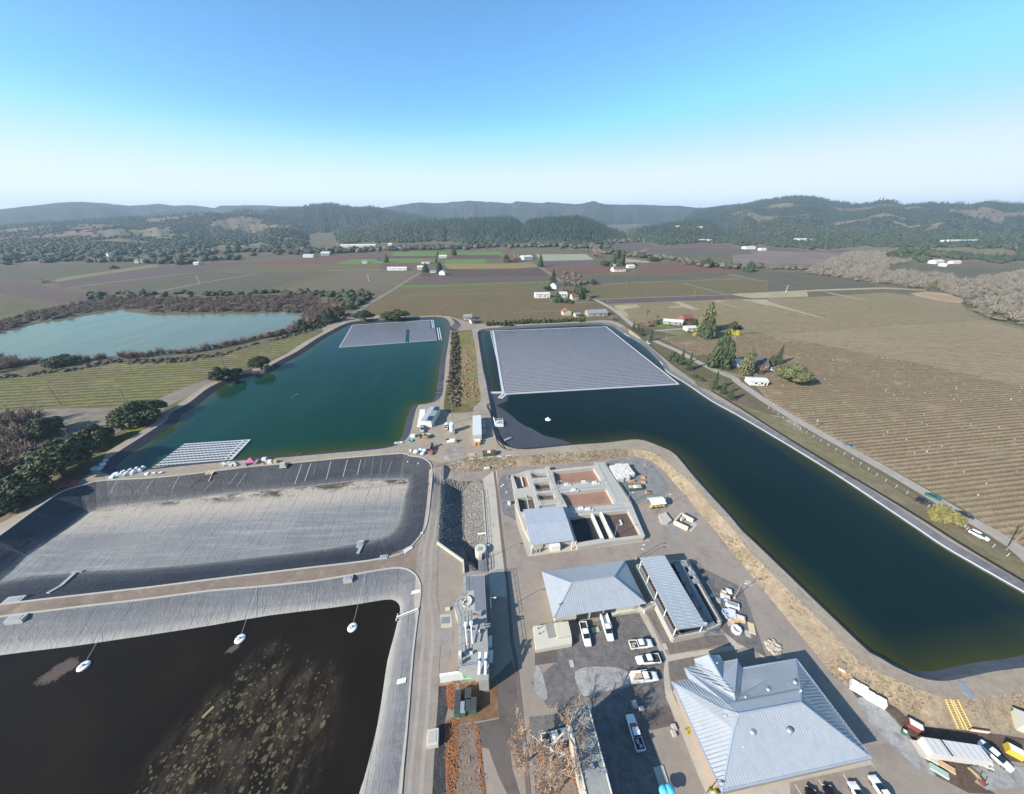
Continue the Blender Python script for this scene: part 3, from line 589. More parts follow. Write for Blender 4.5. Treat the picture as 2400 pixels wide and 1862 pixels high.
FIELDS = [
 (V_grey, 1, 'r1:-900,780 -300,650 0,640 900,600 1330,612 480,735 0,790'), (F_pale, 2, 'r1:480,742 1340,615 1345,640 880,705 470,772'),
 (V_purple, 1, 'r1:470,772 880,706 1400,640 1950,602 2184,600 1650,690 1400,720 600,815 520,820'),
 (V_grey, 2, 'r1:600,822 1660,695 2184,690 1700,780 1300,860 1000,862 870,850'),
 (V_purple, 2, 'r1:-500,860 0,790 250,775 420,820 800,880 700,935 500,950 0,870'),
 (V_grey, 1, 'r2:-840,860 0,692 700,680 560,702 40,845 -300,860'), (V_green, 2, 'r2:40,845 560,700 720,680 210,842'),
 (vrows('vineyard_brown', (.155,.135,.09), (.14,.12,.085), (.095,.078,.06), 8, 3.0, .4), 1, 'r2:220,842 750,676 1400,676 1200,800 1050,842'),
 (V_green, 1, 'r2:0,622 650,620 1080,612 1040,665 700,676 0,688'), (V_red, 1, 'r2:-40,600 250,570 850,532 1190,516 1100,542 820,575 640,616 -40,625'),
 (F_bright, 1, 'r2:680,608 820,577 1020,571 1545,570 1540,602 690,617'), (F_bright, 1, 'r2:1190,516 1480,512 1640,515 1600,545 1150,548'),
 (V_dark, 1, 'r2:830,570 1150,549 1600,548 1540,569'), (V_red, 2, 'r2:1080,612 1410,606 1400,642 1040,665'),
 (F_bright, 1, 'r2:1720,516 2100,512 2095,538 1700,541'), (V_dark, 1, 'r2:1690,545 2090,541 2100,570 1640,575'), (F_bright, 1, 'r2:1630,579 1970,573 1950,610 1600,612'),
 (F_gold, 1, 'r2:1600,614 2184,611;r3:160,600 225,640 10,655;r2:1640,659'), (V_dark, 2, 'r2:1640,662 2184,657;r3:230,648 310,720 0,722;r2:1400,725 1420,690'),
 (V_purple, 1, 'r2:1400,728 2184,717;r3:310,722 330,760 0,768;r2:1270,797 1330,760'), (F_bright, 1, 'r2:1240,802 2184,778;r3:320,763 310,775 0,782;r2:1230,817'),
 (V_green, 1, 'r2:940,970 1230,820 2184,788;r3:240,785 180,850 320,930 700,940 890,1035 640,1090 0,1112;r2:1870,1130 1650,1062 1300,1062 1000,1050'),
 (vrows('vineyard_olive_brown', (.155,.12,.07), (.14,.12,.065), (.105,.075,.05), 8, 2.6, .4, c3=(.12,.12,.05)), 2, 'r2:960,975 1130,880 2184,860;r3:180,862 320,935 690,945 860,1030 640,1085 0,1105;r2:1870,1125 1650,1058 1300,1058 1010,1046'),
 (F_white, 1, 'r3:205,534 630,531 700,580 240,590'), (V_purple, 1, 'r3:250,602 760,586 760,625 270,640'), (V_red, 1, 'r3:300,650 820,627 870,660 850,690 330,720'),
 (F_tan, 1, 'r3:950,566 1150,590 1180,605 950,600'), (V_red, 1, 'r3:1050,690 1180,612 1500,615 1980,650 1980,690 1850,688 1080,705'),
 (V_grey, 1, 'r3:580,722 1080,711 1850,691 2184,690 2184,770 1900,702 1450,770 600,790'), (V_green, 1, 'r3:640,797 1290,767 1460,777 1800,872 760,915'),
 (V_purple, 2, 'r3:760,917 1850,880 1980,905 1500,930 800,960'), (V_green, 2, 'r3:1460,775 1890,702 2184,775 2184,852 1850,866'),
 (vrows('vineyard_tan_green', (.235,.195,.125), (.205,.175,.095), (.165,.125,.09), 8, 2.6, .4, c3=(.19,.185,.08)), 1, 'r3:820,962 1500,932 2000,912 2184,960;r4:0,905 340,900 1000,860 1280,890 1650,955 1750,1060 1850,1090 900,1150 0,1215;r3:1750,1150 1300,1080 1040,1130'),
 (V_brown, 1, 'r4:0,1217 900,1152 1850,1092 2184,1182 2700,1350;r8:3000,900 3000,1900 2500,1850 2184,1600 1700,1270 1100,930 400,560 0,325;r3:1850,1380 1560,1400 1300,1260 1500,1200 1700,1200'),
 (V_grey, 1, 'r4:0,680 300,690 700,760 1000,810 450,835 0,850'), (F_soilpale, 1, 'r4:-300,520 0,500 660,525 500,580 400,620 0,650 -300,640'),
 (V_purple, 1, 'r4:-600,440 0,430 330,420 1050,482 700,522 0,500 -600,500'), (F_soilpale, 1, 'r4:350,400 1550,420 1830,440 1830,475 1060,480 340,425'),
 (V_purple, 1, 'r3:860,440 2184,430 2184,500 1230,510 900,520'), (V_grey, 2, 'r3:1250,515 2030,500 2050,530 1500,560'),
 (V_grey, 1, 'r4:1000,640 1500,640 1790,640 2184,660 2600,800 2184,780 1500,720 1100,690'), (V_purple, 1, 'r4:700,385 1600,380 1600,410 700,402'),
 (F_tan, 3, 'r3:870,970 1060,960 1090,985 950,1002 1000,1060 955,1070 900,1010'), (F_tan, 3, 'r3:1380,942 1430,936 1600,1003 1540,1008 1470,985 1330,992 1340,978 1450,975'),
 (F_tan, 3, 'r3:1700,928 1850,930 1760,945 1920,982 1890,985'), (F_tan, 3, 'r3:1850,872 2184,856;r4:0,905;r3:2050,910'), (F_tan, 3, 'r3:1960,922 2184,916;r4:0,972'),
 (F_tan, 3, 'r4:-10,855 500,832 1000,815 1350,838 1340,846 1000,828 330,852 345,895 -10,905'), (F_tan, 2, 'r4:0,935 160,985 480,1080 530,1090 470,1082 150,1000 0,965'), (F_tan, 3, 'r4:470,850 560,868 850,925 820,924 540,872'),
 (F_tan, 2, 'r4:1210,868 1350,852 1560,870 1690,920 1640,952 1450,930 1270,890'), (F_orange, 3, 'r4:1285,868 1500,880 1650,922 1610,937 1450,915'),
 (F_pale, 1, 'r4:1700,1000 1850,1080 2184,1160 2400,1240 2184,1185 1850,1095 1650,1050'),
 (V_strip, 1, 'r5:-700,400 -200,160 0,128 600,55 1000,10;r1:1000,1468 1550,1440 2184,1320;r2:300,1250 540,1190 420,1290 200,1400 0,1450;r5:1800,110 1500,250 1350,300 1100,360 900,385 500,385 0,415'),
 (G_dirtlot, 2, 'r5:-300,440 0,420 500,392 900,390 1120,365 1350,310 1650,180 1850,120 1870,150 1600,290 1450,370 1250,500 1080,560 900,650 650,700 450,560 0,500 -300,500'),
 (gmat('grass_bank', (.20,.22,.045), (.17,.19,.05), .1, (.16,.13,.075), .12, (.5,.7), fine=.35, fs=1.2, bump=1, bd=.3), 3, 'r5:1240,520 1100,560 1020,640 860,720 720,820 560,930 420,1020 250,1130 0,1180 -200,1330 -200,1420 60,1330 300,1190 450,1085 640,985 760,890 980,750 1120,660 1260,560'),
 (F_pale, 1, 'r3:1180,1195 1440,1175 1480,1200 1600,1240 1500,1280 1250,1260'),
]
G_green = gmat('lawn', (.17,.20,.055), (.15,.17,.06), .06, fine=.25, fs=1)
FIELDS += [(G_green, 2, 'r3:1230,1100 1350,1120 1380,1160 1210,1165'), (G_green, 2, 'r3:1760,1510 1900,1550 1950,1570 1900,1590 1700,1540'), (F_pale, 2, 'r3:1700,1200 1950,1210 2100,1190 2000,1160 1850,1180')]
for m, ly, spec in FIELDS:
    pts = []
    for seg in spec.split(';'):
        r, s = seg.split(':'); pts += P(r, s)
    sheet('field', pts, m, ly, .03)
for r, s, w in (('r2', '1400,690 1300,750 1200,815 1120,865 1040,912 960,960 900,1000 820,1050 740,1095', 5), ('r1', '1300,862 1700,782 2184,700', 6), ('r1', '600,818 1000,765 1660,692', 6),
                ('r2', '600,672 1080,665', 8), ('r3', '640,795 1290,766 1960,742', 4), ('r3', '1460,778 1800,870 1850,880', 4), ('r3', '720,918 1300,897 1850,878', 4), ('r3', '0,1030 400,1020', 2), ('r2', '1230,890 2184,862', 1.5), ('r3', '1850,702 2050,745 2184,768', 6), ('r3', '800,962 1500,932', 3),
                ('r3', '1150,485 1600,470 2000,488 2184,500', 9), ('r3', '160,620 240,648 330,700 420,770', 5), ('r4', '0,405 700,402 1550,422', 14), ('r3', '60,590 160,625', 6)):
    sheet('farm_lane', ribbon(smooth(P(r, s)), w), G_path, 4, .03)
lane = smooth(P('r3', '700,918 800,968 900,1030 1030,1140 1200,1262 1400,1352 1560,1440 1800,1555 1900,1592') + P('r7', '1920,165 2060,260 2184,345') + P('r8', '250,495 450,610 650,720 1000,915 1300,1090 1700,1330 2100,1572') + P('d', '2260,1250 2420,1345'), 3)
G_lane = gmat('country_lane', (.38,.34,.295), (.34,.305,.265), .08, (.42,.38,.33), .2, (.5,.7), fine=.12, fs=1.5, bump=.15, bd=.02)
sheet('country_road', ribbon(lane, 5.4), G_lane, 5, .03)
sheet('driveway', ribbon(smooth(P('r3', '1120,1195 1300,1180 1450,1168'), 2), 3.5), G_lane, 4, .03)
sheet('driveway', ribbon(smooth(P('r7', '1800,80 1950,120 2100,130 2184,110'), 2), 4), G_path, 4, .03)
sheet('driveway', ribbon(smooth(P('r3', '320,930 480,948 700,938'), 2), 3.5), G_path, 4, .03)
# ================================================================ HILLS
def ridge(*segs):
    a = []
    for r, s in segs:
        for w in s.split():
            x, y = map(float, w.split(',')); a.append(ray(r, x, y))
    a.sort(); return np.array([q[0] for q in a]), np.array([q[1] for q in a])
RIDGES = [  # profile, distance, width in front, width behind, wood cover, tree height allowance
 (ridge(('r2', '380,455 560,370 700,320 900,290 1000,270 1150,245 1400,232 1700,225 2000,215 2184,215'), ('r3', '60,240 120,300')), 2250, 950, 500, 1.0, 16),
 (ridge(('r3', '-40,390 60,300 150,240 300,222 450,212 600,212 700,245 850,312 1000,360 1100,420')), 1950, 600, 500, 1.0, 16),
 (ridge(('r1', '1900,170 2100,150'), ('r2', '0,175 120,155 300,138 500,112 630,96 720,116 800,126 900,136 970,124 1050,140 1300,190 1600,230')), 3700, 1300, 900, 1.0, 8),
 (ridge(('r2', '700,190 1050,140 1200,115 1400,90 1550,95 1700,95 2000,85 2184,98'), ('r3', '30,80 150,88 300,98 500,108 660,98 850,108 1200,114 1450,124 1620,139 1750,122 2000,98 2184,75'), ('r4', '200,60 600,110')), 5800, 1900, 1500, .85, 3),
 (ridge(('r1', '-900,200 -300,170 0,149 200,124 400,103 600,84 700,84 900,98 1100,119 1330,108 1500,123 1600,115 1830,138 1880,118 2184,113'), ('r2', '300,125 700,140')), 6300, 2200, 1500, .8, 3),
 (ridge(('r3', '1500,150 1750,135 2000,105 2184,80'), ('r4', '0,76 200,51 400,48 550,90 740,116 880,106 960,82 1080,86 1150,120 1380,96 1750,115 1850,91 2000,91 2184,106 2700,120 3300,170')), 4300, 2300, 1500, .62, 6),
 (ridge(('r1', '-900,330 -300,310 0,305 400,270 800,240 1100,222 1400,208 1700,180 1900,190 2184,175'), ('r2', '150,185 400,230')), 3500, 1700, 800, .42, 4),
 (ridge(('r1', '-900,440 -300,430 0,415 300,395 700,375 1000,350 1300,370 1600,345 1800,360 2184,350'), ('r2', '100,300 300,310 500,380')), 2150, 850, 450, .5, 10),
 (ridge(('r3', '830,400 1000,325 1200,290 1400,255 1600,235 1680,255 1800,300 2184,330'), ('r4', '150,270 500,300 900,320 1400,330 2184,330 2900,340')), 2300, 900, 600, .66, 14),
]
AZ = np.linspace(rad(-66), rad(66), 760); RR = np.concatenate([np.linspace(1180, 3200, 110), np.linspace(3240, 8200, 90)])
def fbm(x, y, s, o=4): return noise.fractal(Vector((x * s, y * s, 3.7)), 1.0, 2.0, o)
def sstep(t): t = np.clip(t, 0, 1); return t * t * (3 - 2 * t)
Hh = np.zeros((len(RR), len(AZ))); Cov = np.zeros_like(Hh)
for (pa, pe), rd, wf, wb, cov, tall in RIDGES:
    prof = CAMH + np.interp(AZ, pa, pe) * rd - tall * .8; edge = sstep((AZ - pa[0]) / .05 + .5) * sstep((pa[-1] - AZ) / .05 + .5) * ((AZ >= pa[0] - .03) & (AZ <= pa[-1] + .03))
    prof = np.maximum(prof, 0) * edge
    d = RR[:, None] - rd
    wig = np.array([fbm(a * 14, rd * .01, 1.0) for a in AZ]) * .28
    fall = np.where(d < 0, sstep(1 + d / (wf * (1 + wig[None, :]))) ** .85, sstep(1 - d / wb))
    h = prof[None, :] * fall
    Cov = np.where(h > Hh, cov, Cov); Hh = np.maximum(Hh, h)
XX = RR[:, None] * np.sin(AZ)[None, :]; YY = RR[:, None] * np.cos(AZ)[None, :]
NZ = np.array([[fbm(XX[i, j], YY[i, j], 1 / 420.) for j in range(len(AZ))] for i in range(len(RR))])
NZ2 = np.array([[fbm(XX[i, j] + 9000, YY[i, j], 1 / 90., 3) for j in range(len(AZ))] for i in range(len(RR))])
rel = np.zeros_like(Hh)
for (pa, pe), rd, wf, wb, cov, tall in RIDGES: rel = np.maximum(rel, np.exp(-((RR[:, None] - rd) / (wf * .22)) ** 2))
Hh = np.where(Hh > .5, Hh * (1 + NZ * .42 * (1 - rel)) + NZ2 * np.minimum(Hh * .1, 7) * (1 - .35 * rel), Hh)
Hh[RR < 1230] = np.minimum(Hh[RR < 1230], 0)
forest_n = np.array([[fbm(XX[i, j], YY[i, j], 1 / 260., 5) for j in range(len(AZ))] for i in range(len(RR))])
Wood = sstep((forest_n * .9 + (Cov - .5) * 2.2 + .12) / .22 + .5) * (Hh > 1.5)
verts = np.stack([XX, YY, np.where(Hh > .4, Hh, -3)], -1).reshape(-1, 3)
ii, jj = np.meshgrid(np.arange(len(RR) - 1), np.arange(len(AZ) - 1), indexing='ij'); n_ = len(AZ)
quads = np.stack([ii * n_ + jj, ii * n_ + jj + 1, (ii + 1) * n_ + jj + 1, (ii + 1) * n_ + jj], -1).reshape(-1, 4)
def hillmat():
    k = NT('hill_cover'); a = k.n('ShaderNodeAttribute'); a.attribute_name = 'wood'
    grass = k.mix(k.ramp(k.noise(.004, 5), .35, .65), (.165,.135,.085,1), (.14,.13,.075,1)); grass = k.mix(k.ramp(k.noise(.0022, 4), .52, .6), grass, (.17,.105,.085,1))
    tr = k.mix(k.ramp(k.noise(.05, 6, .75), .3, .7), (.020,.030,.016,1), (.05,.06,.03,1)); tr = k.mix(k.ramp(k.noise(.003, 4), .5, .7), tr, (.06,.055,.04,1))
    w = k.ramp(k.math('ADD', a.outputs['Fac'], k.math('MULTIPLY', k.math('SUBTRACT', k.noise(.02, 5, .7), .5), 1.3)), .4, .6)
    k.bump(k.math('MULTIPLY', k.noise(.045, 5, .75), w), 1.0, 14)
    return k.fin(k.mix(w, grass, tr), .95, .05)
HTOP = max(150.0, float(Hh.max()) + 45)
hill = np_mesh('hills', verts, quads, hillmat(), None, True); struct(hill)
wa = hill.data.attributes.new('wood', 'FLOAT', 'POINT'); wa.data.foreach_set('value', Wood.reshape(-1).astype(np.float32))
def hz(a, r):
    i = np.clip(np.searchsorted(RR, r) - 1, 0, len(RR) - 2); j = np.clip(((a - AZ[0]) / (AZ[1] - AZ[0])).astype(int), 0, len(AZ) - 2)
    u = (r - RR[i]) / (RR[i + 1] - RR[i]); v = (a - AZ[j]) / (AZ[1] - AZ[0])
    f = lambda M: (M[i, j] * (1 - u) * (1 - v) + M[i + 1, j] * u * (1 - v) + M[i, j + 1] * (1 - u) * v + M[i + 1, j + 1] * u * v)
    return f(Hh), f(Wood)
# ---- woods on them: one mass of small trees
def t_conifer(k=5, n=6, seed=0):
    R = np.random.RandomState(seed); V = []; F = []
    for t in range(k):
        z0 = .06 + .8 * t / k; z1 = z0 + .36 * (1 - .35 * t / k); r = .23 * (1 - .8 * t / k); b = len(V)
        for i in range(n): an = 2 * math.pi * (i + .5 * (t % 2)) / n; q = r * (.75 + .5 * R.rand()); V.append((q * math.cos(an), q * math.sin(an), z0 - .05 * R.rand()))
        V.append((0, 0, min(1, z1))); F += [(b + i, b + (i + 1) % n, b + n) for i in range(n)]
    return np.array(V), np.array(F)
def t_round(seed=0, squash=.75, sub_=2):
    R = np.random.RandomState(seed); bm = bmesh.new(); bmesh.ops.create_icosphere(bm, subdivisions=sub_, radius=.5)
    V = np.array([v.co[:] for v in bm.verts]); F = np.array([[v.index for v in f.verts] for f in bm.faces]); bm.free()
    ph = R.rand(3) * 9
    d = np.array([noise.noise(Vector(v * 3.2) + Vector(ph)) for v in V]); V = V * (1 + .55 * d[:, None] + .12 * R.randn(len(V))[:, None]); V[:, 2] = V[:, 2] * squash + .5 * squash
    return V, F
TPL_C = [t_conifer(5, 6, s) for s in range(4)]; TPL_R = [t_round(s, .7 + .1 * (s % 3)) for s in range(5)]
def scatter(name, items, m, label, cat, parent=None):
    """items: (template, x, y, z, width, height, turn) merged to one mass"""
    Vs = []; Fs = []; b = 0
    for (V, F), x, y, z, w, h, t in items:
        c, s = math.cos(t), math.sin(t)
        Vs.append(np.stack([x + (V[:, 0] * c - V[:, 1] * s) * w, y + (V[:, 0] * s + V[:, 1] * c) * w, z + V[:, 2] * h], 1)); Fs.append(F + b); b += len(V)
    if not Vs: return
    return tag(np_mesh(name, np.concatenate(Vs), np.concatenate(Fs), m), label, cat, kind='stuff')
def leafmat(name, c1, c2, c3=None, rough=.7):
    k = NT(name); g = k.n('ShaderNodeNewGeometry'); col = k.mix(g.outputs['Random Per Island'], c1 + (1,), c2 + (1,))
    col = k.mix(k.ramp(k.noise(.35, 3), .35, .7), col, sc4((c3 or c1) + (1,), 1.0)); return k.fin(col, rough, .2)
L_con = leafmat('conifer_needles', (.016,.030,.022), (.036,.056,.036), (.022,.04,.028))
L_oak = leafmat('oak_leaves', (.030,.043,.024), (.066,.08,.042), (.04,.052,.028))
L_grey = leafmat('bare_wood_mass', (.20,.175,.14), (.32,.28,.225), (.24,.21,.17)); L_far = leafmat('far_bare_wood', (.085,.075,.058), (.15,.13,.10), (.10,.09,.07))
L_brush = leafmat('willow_brush', (.12,.085,.068), (.18,.13,.10), (.13,.10,.085))
TPL_S = [t_round(10 + s, .75, 1) for s in range(5)]
rs = np.random.RandomState(3)
nT = 95000
a_ = rs.uniform(rad(-60), rad(60), nT); r_ = 1200 + (4300 - 1200) * rs.rand(nT) ** 1.5
h_, w_ = hz(a_, r_); cl = np.array([noise.noise(Vector((r_[i] * math.sin(a_[i]) / 70., r_[i] * math.cos(a_[i]) / 70., 1))) for i in range(nT)])
keep = rs.rand(nT) < np.clip(w_ * 1.1 + .25 * (cl > .25) * (h_ > 1.5), 0, 1) * (h_ > 1.2)
con = []; oak = []; bare = []
centre = np.exp(-((a_ - .12) / .33) ** 2)
for i in np.nonzero(keep)[0]:
    x, y = r_[i] * math.sin(a_[i]), r_[i] * math.cos(a_[i]); z = h_[i] - 1; t = rs.rand() * 6.28
    pc = np.clip(.12 + .75 * centre[i] * min(1, h_[i] / 22) + .5 * (r_[i] > 2900) - .2, .04, .92)
    g = rs.rand()
    if g < pc: hh = rs.uniform(14, 26); con.append((TPL_C[rs.randint(4)], x, y, z, hh * .75, hh, t))
    elif g < pc + .86 * (1 - pc): ww = rs.uniform(8, 14); oak.append(((TPL_S if r_[i] > 1700 else TPL_R)[rs.randint(5)], x, y, z, ww, ww * .8, t))
    else: ww = rs.uniform(6, 10); bare.append((TPL_S[rs.randint(5)], x, y, z, ww, ww * .8, t))
# belts of trees at the foot of the hills and along the creek
def belt(r, s, n, w, kinds, hmin, hmax, avoid=None):
    line = smooth(P(r, s), 4); L = [0]
    for i in range(len(line) - 1): L.append(L[-1] + (line[i + 1] - line[i]).length)
    for _ in range(n):
        q = rs.rand() * L[-1]; i = max(0, min(len(line) - 2, int(np.searchsorted(L, q)) - 1)); p = line[i].lerp(line[i + 1], (q - L[i]) / max(.1, L[i + 1] - L[i]))
        x, y = p.x + rs.randn() * w * .5, p.y + rs.randn() * w * .5; k = kinds[rs.randint(len(kinds))]; hh = rs.uniform(hmin, hmax); t = rs.rand() * 6.28
        z = max(0, gz(x, y))
        if k == 'c': con.append((TPL_C[rs.randint(4)], x, y, z - .5, hh * .8, hh * 1.5, t))
        elif k == 'o': oak.append((TPL_R[rs.randint(5)], x, y, z - .3, hh * 1.25, hh, t))
        else: bare.append((TPL_R[rs.randint(5)], x, y, z - .3, hh * 1.1, hh, t))
belt('r1', '-400,590 0,570 400,600 700,575', 90, 60, 'ooo', 8, 15); belt('r1', '880,590 1300,600 1600,610 2000,560', 70, 40, 'ooc', 8, 14); belt('r1', '1000,500 1500,540 1900,520 2100,500', 130, 70, 'ooob', 9, 15)
belt('r2', '0,500 250,520 420,530', 60, 40, 'oobc', 8, 14); belt('r2', '450,500 700,515 1000,500 1400,490 1900,480', 240, 40, 'ooob', 9, 16); belt('r2', '1800,470 2184,460', 60, 40, 'ob', 8, 14)
belt('r3', '0,470 300,465 600,470 720,480', 190, 40, 'oobb', 9, 16); belt('r3', '720,450 1000,425 1300,430 1700,420 2184,420', 220, 45, 'oob', 9, 15); belt('r4', '0,405 500,380 900,360 1500,350 2184,345', 260, 60, 'obb', 8, 14)
belt('r4', '320,440 700,455 1050,470', 45, 12, 'oo', 7, 11); belt('r3', '690,500 850,530 1000,545 1200,570', 85, 26, 'obbb', 8, 14); belt('r3', '1180,545 1400,580 1600,615 1800,645 2100,645', 110, 18, 'obbb', 7, 12)
belt('r3', '0,560 60,575', 10, 10, 'bo', 6, 10); belt('r3', '420,690 560,720 600,790 500,790 420,740', 16, 8, 'bb', 5, 8); belt('r4', '0,655 200,660 400,660', 60, 12, 'bb', 6, 9)
scatter('conifer_woods', con, L_con, 'dark conifer forest covering the central hills and ridges', 'forest')
scatter('oak_woods', oak, L_oak, 'dull green oak woodland spread over the hills and valley edge', 'forest')
scatter('bare_woods', bare, L_far, 'greyish leafless trees mixed in the woods at the valley edge', 'forest')
# creek woods on the right: leafless crowns made of many twigs
def t_twigs(seed=0, n=26):
    R = np.random.RandomState(seed); V = []; F = []
    for i in range(n):
        d = R.randn(3); d[2] = abs(d[2]) * .8 + .25; d /= np.linalg.norm(d); s = np.array([0, 0, .18]) + R.randn(3) * .05; e = s + d * np.array([.5, .5, .75]) * R.uniform(.6, 1.05)
        sd = np.cross(d, R.randn(3)); sd /= np.linalg.norm(sd); w = .022; up = np.cross(sd, d)
        for j in range(3):
            pass
        b = len(V); m_ = (s + e) / 2 + R.randn(3) * .05
        for p_, ww in ((s, w * 1.4), (m_, w), (e, w * .25)):
            V += [p_ + sd * ww, p_ - sd * ww * .5 + up * ww, p_ - sd * ww * .5 - up * ww]
        for a in (0, 3):
            for j in range(3): F += [(b + a + j, b + a + (j + 1) % 3, b + a + 3 + (j + 1) % 3), (b + a + j, b + a + 3 + (j + 1) % 3, b + a + 3 + j)]
        for q in range(3):                                    # side twigs
            t = R.uniform(.35, .95); o = s + (e - s) * t; dd = d + R.randn(3) * .7; dd /= np.linalg.norm(dd); e2 = o + dd * R.uniform(.12, .3); b = len(V); sd2 = np.cross(dd, R.randn(3)); sd2 /= np.linalg.norm(sd2)
            V += [o + sd2 * .012, o - sd2 * .012, o + np.cross(sd2, dd) * .014, e2]; F += [(b, b + 1, b + 3), (b + 1, b + 2, b + 3), (b + 2, b, b + 3)]
    return np.array(V), np.array(F)
TPL_B = [t_twigs(s) for s in range(6)]
def poly_scatter(specs, dens, tpl, w0, w1, asp):
    poly = []
    for seg in specs.split(';'):
        r, s = seg.split(':'); poly += P(r, s)
    A = abs(area(poly)); x0, x1 = min(q.x for q in poly), max(q.x for q in poly); y0, y1 = min(q.y for q in poly), max(q.y for q in poly); out = []
    n = int(A * dens); tries = 0
    while len(out) < n and tries < n * 12:
        tries += 1; x, y = rs.uniform(x0, x1), rs.uniform(y0, y1)
        if inside(poly, x, y): w = rs.uniform(w0, w1); out.append((tpl[rs.randint(len(tpl))], x, y, max(-.5, gz(x, y)) - .3, w, w * asp * rs.uniform(.8, 1.2), rs.rand() * 6.28))
    return out
CREEK = 'r4:300,690 420,640 520,590 700,530 900,520 1100,560 1250,600 1000,640 1050,690 1300,700 1480,720 1700,780 1900,730 2184,690 2700,800;r4:2700,1300 2184,1150 1900,1080 1760,1050 1680,930 1500,860 1330,830 1050,800 800,770 600,735'
cw = poly_scatter(CREEK, .0085, TPL_B, 11, 17, .8) + poly_scatter('r4:1350,530 1450,480 1800,490 2184,470 2500,500 2500,560 2100,540 1700,540', .006, TPL_B, 12, 18, .75)
scatter('creek_wood', cw, L_grey, 'pale grey leafless trees crowding the creek beyond the right vineyard', 'woodland')
cu = poly_scatter(CREEK, .006, TPL_R, 6, 11, .55)
scatter('creek_undergrowth', cu, leafmat('brown_scrub', (.11,.085,.07), (.17,.135,.105), (.10,.095,.06)), 'brown and olive undergrowth beneath the leafless creek trees', 'undergrowth')
# brush round the lake
lb = poly_scatter('r1:-600,1330 -300,1200 0,1110 300,1030 600,970 760,930 1000,905 1400,910 1800,920 2184,890;r2:0,890 500,880 560,960 480,1040 0,1020;r1:2184,1025 1850,1030 1500,1035 1250,1030 1020,990 900,1015 600,1065 300,1118 0,1190 -300,1290 -600,1420', .03, TPL_B, 5, 8, .85)
lb += poly_scatter('r1:-500,1450 0,1400 140,1430 400,1455 420,1480 200,1510 0,1540 -500,1650', .035, TPL_B, 6, 9, .9)
lb += poly_scatter('r1:640,1432 900,1410 1200,1395 1500,1370 1800,1330 2184,1250;r2:100,1240 330,1150 420,1060 620,940 760,960 640,1060 300,1215 0,1265;r1:1800,1355 1500,1395 900,1432 660,1455', .09, TPL_B, 4.5, 8, .95)
scatter('lake_willows', lb, L_brush, 'brown leafless willow brush fringing the pale lake', 'brush')
lu = poly_scatter('r1:-600,1330 0,1110 300,1030 760,930 1000,905 1400,910 2184,890;r2:0,890 500,880 480,1020 0,1010;r1:2184,1015 1500,1025 1020,985 600,1058 0,1180 -600,1410', .02, TPL_R, 3, 6, .5)
lu += poly_scatter('r1:-500,1690 0,1575 600,1510 900,1440 1500,1420 1900,1370 2184,1300;r2:200,1240 540,1110 800,1040 830,1060 560,1160 250,1250 0,1290;r1:1900,1400 1500,1460 900,1470 600,1535 0,1600', .2, TPL_R, 1.8, 3.6, .6)
scatter('lake_scrub', lu, leafmat('dark_scrub', (.055,.05,.035), (.10,.08,.055), (.065,.055,.04)), 'low dark scrub on the banks between lake and vineyard', 'scrub')
lg = poly_scatter('r1:760,880 1000,860 1300,860 2184,860;r2:0,860 400,855 900,850 1010,900 900,960 830,1000 760,960 600,900 0,880;r1:1300,905 760,930', .012, TPL_R, 5, 9, .75)
scatter('lake_evergreens', lg, L_oak, 'row of dark green bushes along the far side of the lake brush', 'bushes')
# leafless thicket left of the near pond
tb = poly_scatter('r5:-500,500 0,490 150,470 330,500 430,620 420,800 330,860 200,950 60,960 -100,1050 -500,1100', .035, TPL_B, 8, 13, .85)
scatter('leafless_thicket', tb, L_brush, 'mauve brown leafless thicket behind the oaks by the green pond', 'thicket')
ty = poly_scatter('r5:-200,900 0,860 60,880 90,960 0,990 -200,1020', .02, TPL_R, 4, 7, .9)
scatter('yellow_thicket', ty, leafmat('autumn_leaves', (.30,.19,.04), (.40,.27,.06), (.26,.15,.04)), 'yellow autumn foliage at the edge of the leafless thicket', 'thicket')
# swale scrub
ss = poly_scatter('r2:1668,1195 1720,1200 1730,1350 1720,1500 1715,1560;r6:1720,180 1740,300 1730,410 1640,400 1625,300 1640,190;r2:1652,1560 1665,1400', .3, TPL_R, 1.2, 2.8, .6)
br = poly_scatter('r6:1800,150 1880,160 1900,260 1860,360 1720,410 1700,300;r2:1800,1400 1835,1400 1850,1560 1810,1560', .22, TPL_R, .9, 2.2, .6)
scatter('bracken_scrub', br, leafmat('bracken', (.17,.105,.065), (.25,.165,.10), (.19,.12,.075)), 'reddish brown bracken on the right side of the grassy swale', 'scrub')
scatter('swale_scrub', ss, leafmat('bramble', (.05,.045,.03), (.12,.085,.05), (.075,.06,.035)), 'brown bramble scrub in the grassy swale between the two ponds', 'scrub')
# air
hb = MB().box((0, 4000, (HTOP - 7) / 2), (19000, 10600, HTOP + 7)); hm = bpy.data.materials.new('air'); hm.use_nodes = True; t_ = hm.node_tree; t_.nodes.clear()
o_ = t_.nodes.new('ShaderNodeOutputMaterial'); v_ = t_.nodes.new('ShaderNodeVolumePrincipled'); v_.inputs['Color'].default_value = (.62,.80,1,1); v_.inputs['Density'].default_value = .0001; v_.inputs['Anisotropy'].default_value = .1
t_.links.new(v_.outputs[0], o_.inputs['Volume']); tag(hb.build('haze', hm), 'thin blue haze over the valley', 'haze', kind='stuff')
